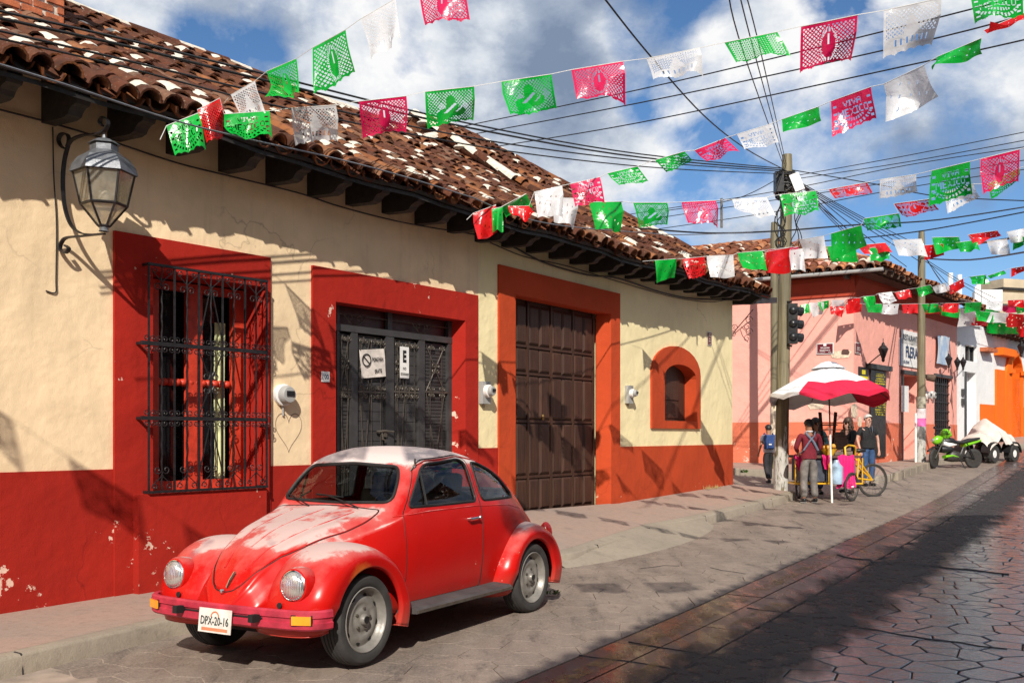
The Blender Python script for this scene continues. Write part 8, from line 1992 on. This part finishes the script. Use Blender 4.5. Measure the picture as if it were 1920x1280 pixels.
b.build('fork', M['grime'], parent=mt, world=False, smooth=60)
b = MB(); b.tube([(.50, -.36, 1.06), (.46, -.20, 1.05), (.50, 0, .98), (.46, .20, 1.05), (.50, .36, 1.06)], .014, 8); b.build('handlebar', M['black'], parent=mt, world=False)
b = MB()
for s in (-1, 1): b.tube([(.48, .24*s, 1.05), (.50, .34*s, 1.22)], .008, 5); b.ball((.50, .35*s, 1.25), .06, 10, 6, (.4, 1, .7))
b.build('mirrors', M['black'], parent=mt, world=False, smooth=60)
def shell_of(name, pts, m, parent=mt, r=None):
    """tapering hull through stations: (x, y half width, z0, z1)"""
    b = MB(); vs = []; n = 12
    for x, w_, z0, z1 in pts:
        for k_ in range(n): a_ = 2*math.pi*k_/n; vs.append(V(x, math.copysign(abs(math.cos(a_))**.8, math.cos(a_))*w_, (z0+z1)/2+math.copysign(abs(math.sin(a_))**.8, math.sin(a_))*(z1-z0)/2))
    b.add(vs, [(i*n+k_, i*n+(k_+1) % n, (i+1)*n+(k_+1) % n, (i+1)*n+k_) for i in range(len(pts)-1) for k_ in range(n)]+[tuple(range(n))[::-1], tuple((len(pts)-1)*n+k_ for k_ in range(n))]); return b.build(name, m, parent=parent, world=False, smooth=50)
shell_of('headlamp_fairing', [(.84, .04, .80, .88), (.74, .11, .72, .98), (.62, .13, .74, 1.02), (.52, .09, .84, 1.0)], M['limepaint']); b = MB(); b.ball((.82, 0, .86), .07, 10, 6, (.6, 1.2, .8)); b.build('headlamp', M['headglass'], parent=mt, world=False, smooth=60)
shell_of('tank', [(.50, .06, .78, .90), (.36, .15, .66, .96), (.16, .16, .66, .94), (0, .10, .70, .84)], M['black']); shell_of('tank_cover', [(.52, .14, .70, .84), (.36, .175, .62, .82), (.18, .165, .66, .80), (.05, .12, .70, .76)], M['white'])
shell_of('seat', [(.06, .10, .74, .86), (-.20, .13, .74, .84), (-.50, .12, .80, .92), (-.82, .07, .88, .95)], M['seat']); shell_of('tail_panel', [(-.25, .14, .64, .76), (-.55, .12, .72, .82), (-.88, .05, .82, .88)], M['limepaint'])
shell_of('engine', [(.34, .08, .24, .40), (.22, .16, .20, .56), (-.04, .17, .20, .52), (-.16, .10, .26, .42)], M['grime']); shell_of('belly_panel', [(.42, .10, .30, .40), (.22, .175, .34, .44), (.02, .17, .30, .40)], M['limepaint'])
shell_of('side_shroud', [(.56, .12, .48, .70), (.40, .19, .46, .70), (.20, .18, .52, .66)], M['black']); shell_of('front_mudguard', [(1.0, .04, .50, .56), (.80, .07, .62, .68), (.58, .06, .60, .66)], M['black'])
b = MB(); b.tube([(.30, -.14, .26), (.0, -.18, .22), (-.30, -.19, .28), (-.72, -.19, .42)], .035, 8); b.build('exhaust', M['grime'], parent=mt, world=False, smooth=60)
b = MB(); b.tube([(-.05, .0, .40), (-.62, .08, .30)], .022, 6); b.tube([(-.05, .0, .40), (-.62, -.08, .30)], .022, 6); b.tube([(-.30, .12, .76), (-.55, .12, .34)], .022, 6); b.tube([(.48, 0, .80), (.2, 0, .30), (-.1, 0, .30), (-.3, 0, .72)], .026, 6); b.tube([(-.05, .14, .26), (-.10, .30, .0)], .014, 6); b.build('frame', M['black'], parent=mt, world=False)
hl = thing('helmet', 'bright lime helmet hanging on the motorcycle handlebar', 'helmet', tuple(wmat(mt)@V(.40, .05, 1.05))); b = MB(); b.ball((0, 0, 0), .15, 16, 10, (1, .9, 1)); b.build('helmet_shell', M['limepaint'], parent=hl, world=False, smooth=60); b = MB(); b.ball((.03, .01, -.03), .146, 14, 8, (1, .92, .5)); b.build('visor', M['limepaint'], parent=hl, world=False, smooth=60)
# ---------------- quad bike under a tarpaulin ----------------
qp = ground_of(1866, 868); qd = V(-.80, -.60, 0).normalized()
qb = thing('quad_bike', 'black quad bike with fat tyres half covered by a pale tarpaulin', 'quad bike', tuple(qp+V(.1, .7, 0)), math.atan2(qd.y, qd.x))
for x in (.60, -.60):
    for s in (1, -1): fatwheel(qb, (x, .44*s, .28), .28, (0, 1, 0), .24, rimr=.42, rimm=M['white'], knob=True)
shell_of('chassis', [(.62, .10, .26, .44), (.2, .16, .24, .56), (-.3, .16, .24, .54), (-.62, .10, .28, .44)], M['grime'], qb); shell_of('body_panel', [(.80, .14, .56, .66), (.45, .30, .58, .78), (.1, .18, .62, .86), (-.3, .17, .62, .80), (-.72, .28, .64, .74), (-.9, .18, .66, .70)], M['black'], qb)
for s in (1, -1):
    for x in (.60, -.60):
        b = MB(); b.grid(lambda i, j: V(x+math.cos(math.pi*i/8)*.36, s*(.30+.14*j), .34+math.sin(math.pi*i/8)*.34-.02*j), 8, 2); b.build('mudguard', M['black'], parent=qb, world=False, smooth=60)
    b = MB(); b.ball((.10, .20*s, .62), .12, 10, 6, (1.8, .35, .55)); b.build('side_panel', simple('yellow_panel', (.65, .50, .04), .4) if s > 0 else M['yellowframe'], parent=qb, world=False, smooth=60)
b = MB(); b.tube([(.32, -.36, 1.02), (.38, -.1, .98), (.38, .1, .98), (.32, .36, 1.02)], .016, 6); b.tube([(.48, 0, .66), (.38, 0, .98)], .02, 6); b.build('handlebar', M['black'], parent=qb, world=False)
tp = thing('tarpaulin', 'pale crumpled tarpaulin thrown over the quad bike', 'tarpaulin', tuple(wmat(qb)@V(0, 0, .9)), qb.rotation_euler[2])
M['tarp'] = simple('pale_tarpaulin', (.62, .55, .50), .75, var=.15, vs=4, bs=.4, bsc=6)
def tz(x, y):
    hump = max(1.36-1.0*abs(x-.22)-.55*abs(y-.05), 1.22-.9*abs(x+.42)-.5*abs(y+.1), .84-.10*abs(y)+.05*abs(math.sin(6*x+3*y)))
    edge = max(0, abs(y)-.36)*1.5+max(0, abs(x)-.78)*1.4
    return hump-edge*.9+.03*math.sin(x*9+y*7)
b = MB(); b.grid(lambda i, j: V(-.95+1.85*i/22, -.56+1.12*j/14, tz(-.95+1.85*i/22, -.56+1.12*j/14)-.9), 22, 14); b.build('sheet', M['tarp'], parent=tp, world=False, smooth=28)
# weeds at the kerb
M['weed'] = simple('weed_green', (.07, .14, .02), .7, var=.5, vs=10, bs=0)
def weed(x, y, n, s_, label, seed, dz=.02):
    g = ground_of(x, y); rr = random.Random(seed); b = MB()
    for k in range(n):
        a_ = rr.uniform(0, 6.28); l_ = rr.uniform(.4, 1)*s_; o = g+V(rr.uniform(-.08, .08), rr.uniform(-.06, .06), dz); d = V(math.cos(a_), math.sin(a_), 0); w_ = V(-d.y, d.x, 0)*.012
        t1_, t2_ = o+d*l_*.35+Z*l_*.6, o+d*l_*.9+Z*l_*rr.uniform(.4, .9); b.add([o-w_*.5, o+w_*.5, t1_+w_, t1_-w_, t2_], [(0, 1, 2, 3), (3, 2, 4)])
    b.build('weed', M['weed'], label=label, cat='weed')
weed(1075, 1022, 60, .13, 'green weed tuft at the kerb just behind the car', 1, .06); weed(1132, 1018, 30, .09, 'smaller yellowish weed beside the kerb drain', 2, .06); weed(1030, 1118, 18, .06, 'tiny weed sprouting behind the rear wheel', 3)
weed(1350, 968, 30, .10, 'weed in the kerb crack below the arched window', 4, .03); weed(1395, 893, 40, .12, 'weeds along the pavement edge behind the schoolchild', 5, .1)
g = SDD.pt(3.6, wz(19.6)+.01, .10); b = MB()
for k in range(50): o = g+SDD.u*rnd.uniform(-.35, .35)+SDD.n*rnd.uniform(-.06, .05); b.add([o, o+V(rnd.uniform(-.03, .03), rnd.uniform(-.03, .03), rnd.uniform(.02, .09)), o+V(.015, 0, .0)], [(0, 1, 2)])
b.build('dry_grass', simple('dry_grass_straw', (.30, .22, .09), .9, bs=0), label='strip of dry grass at the foot of the orange dado', cat='weed')
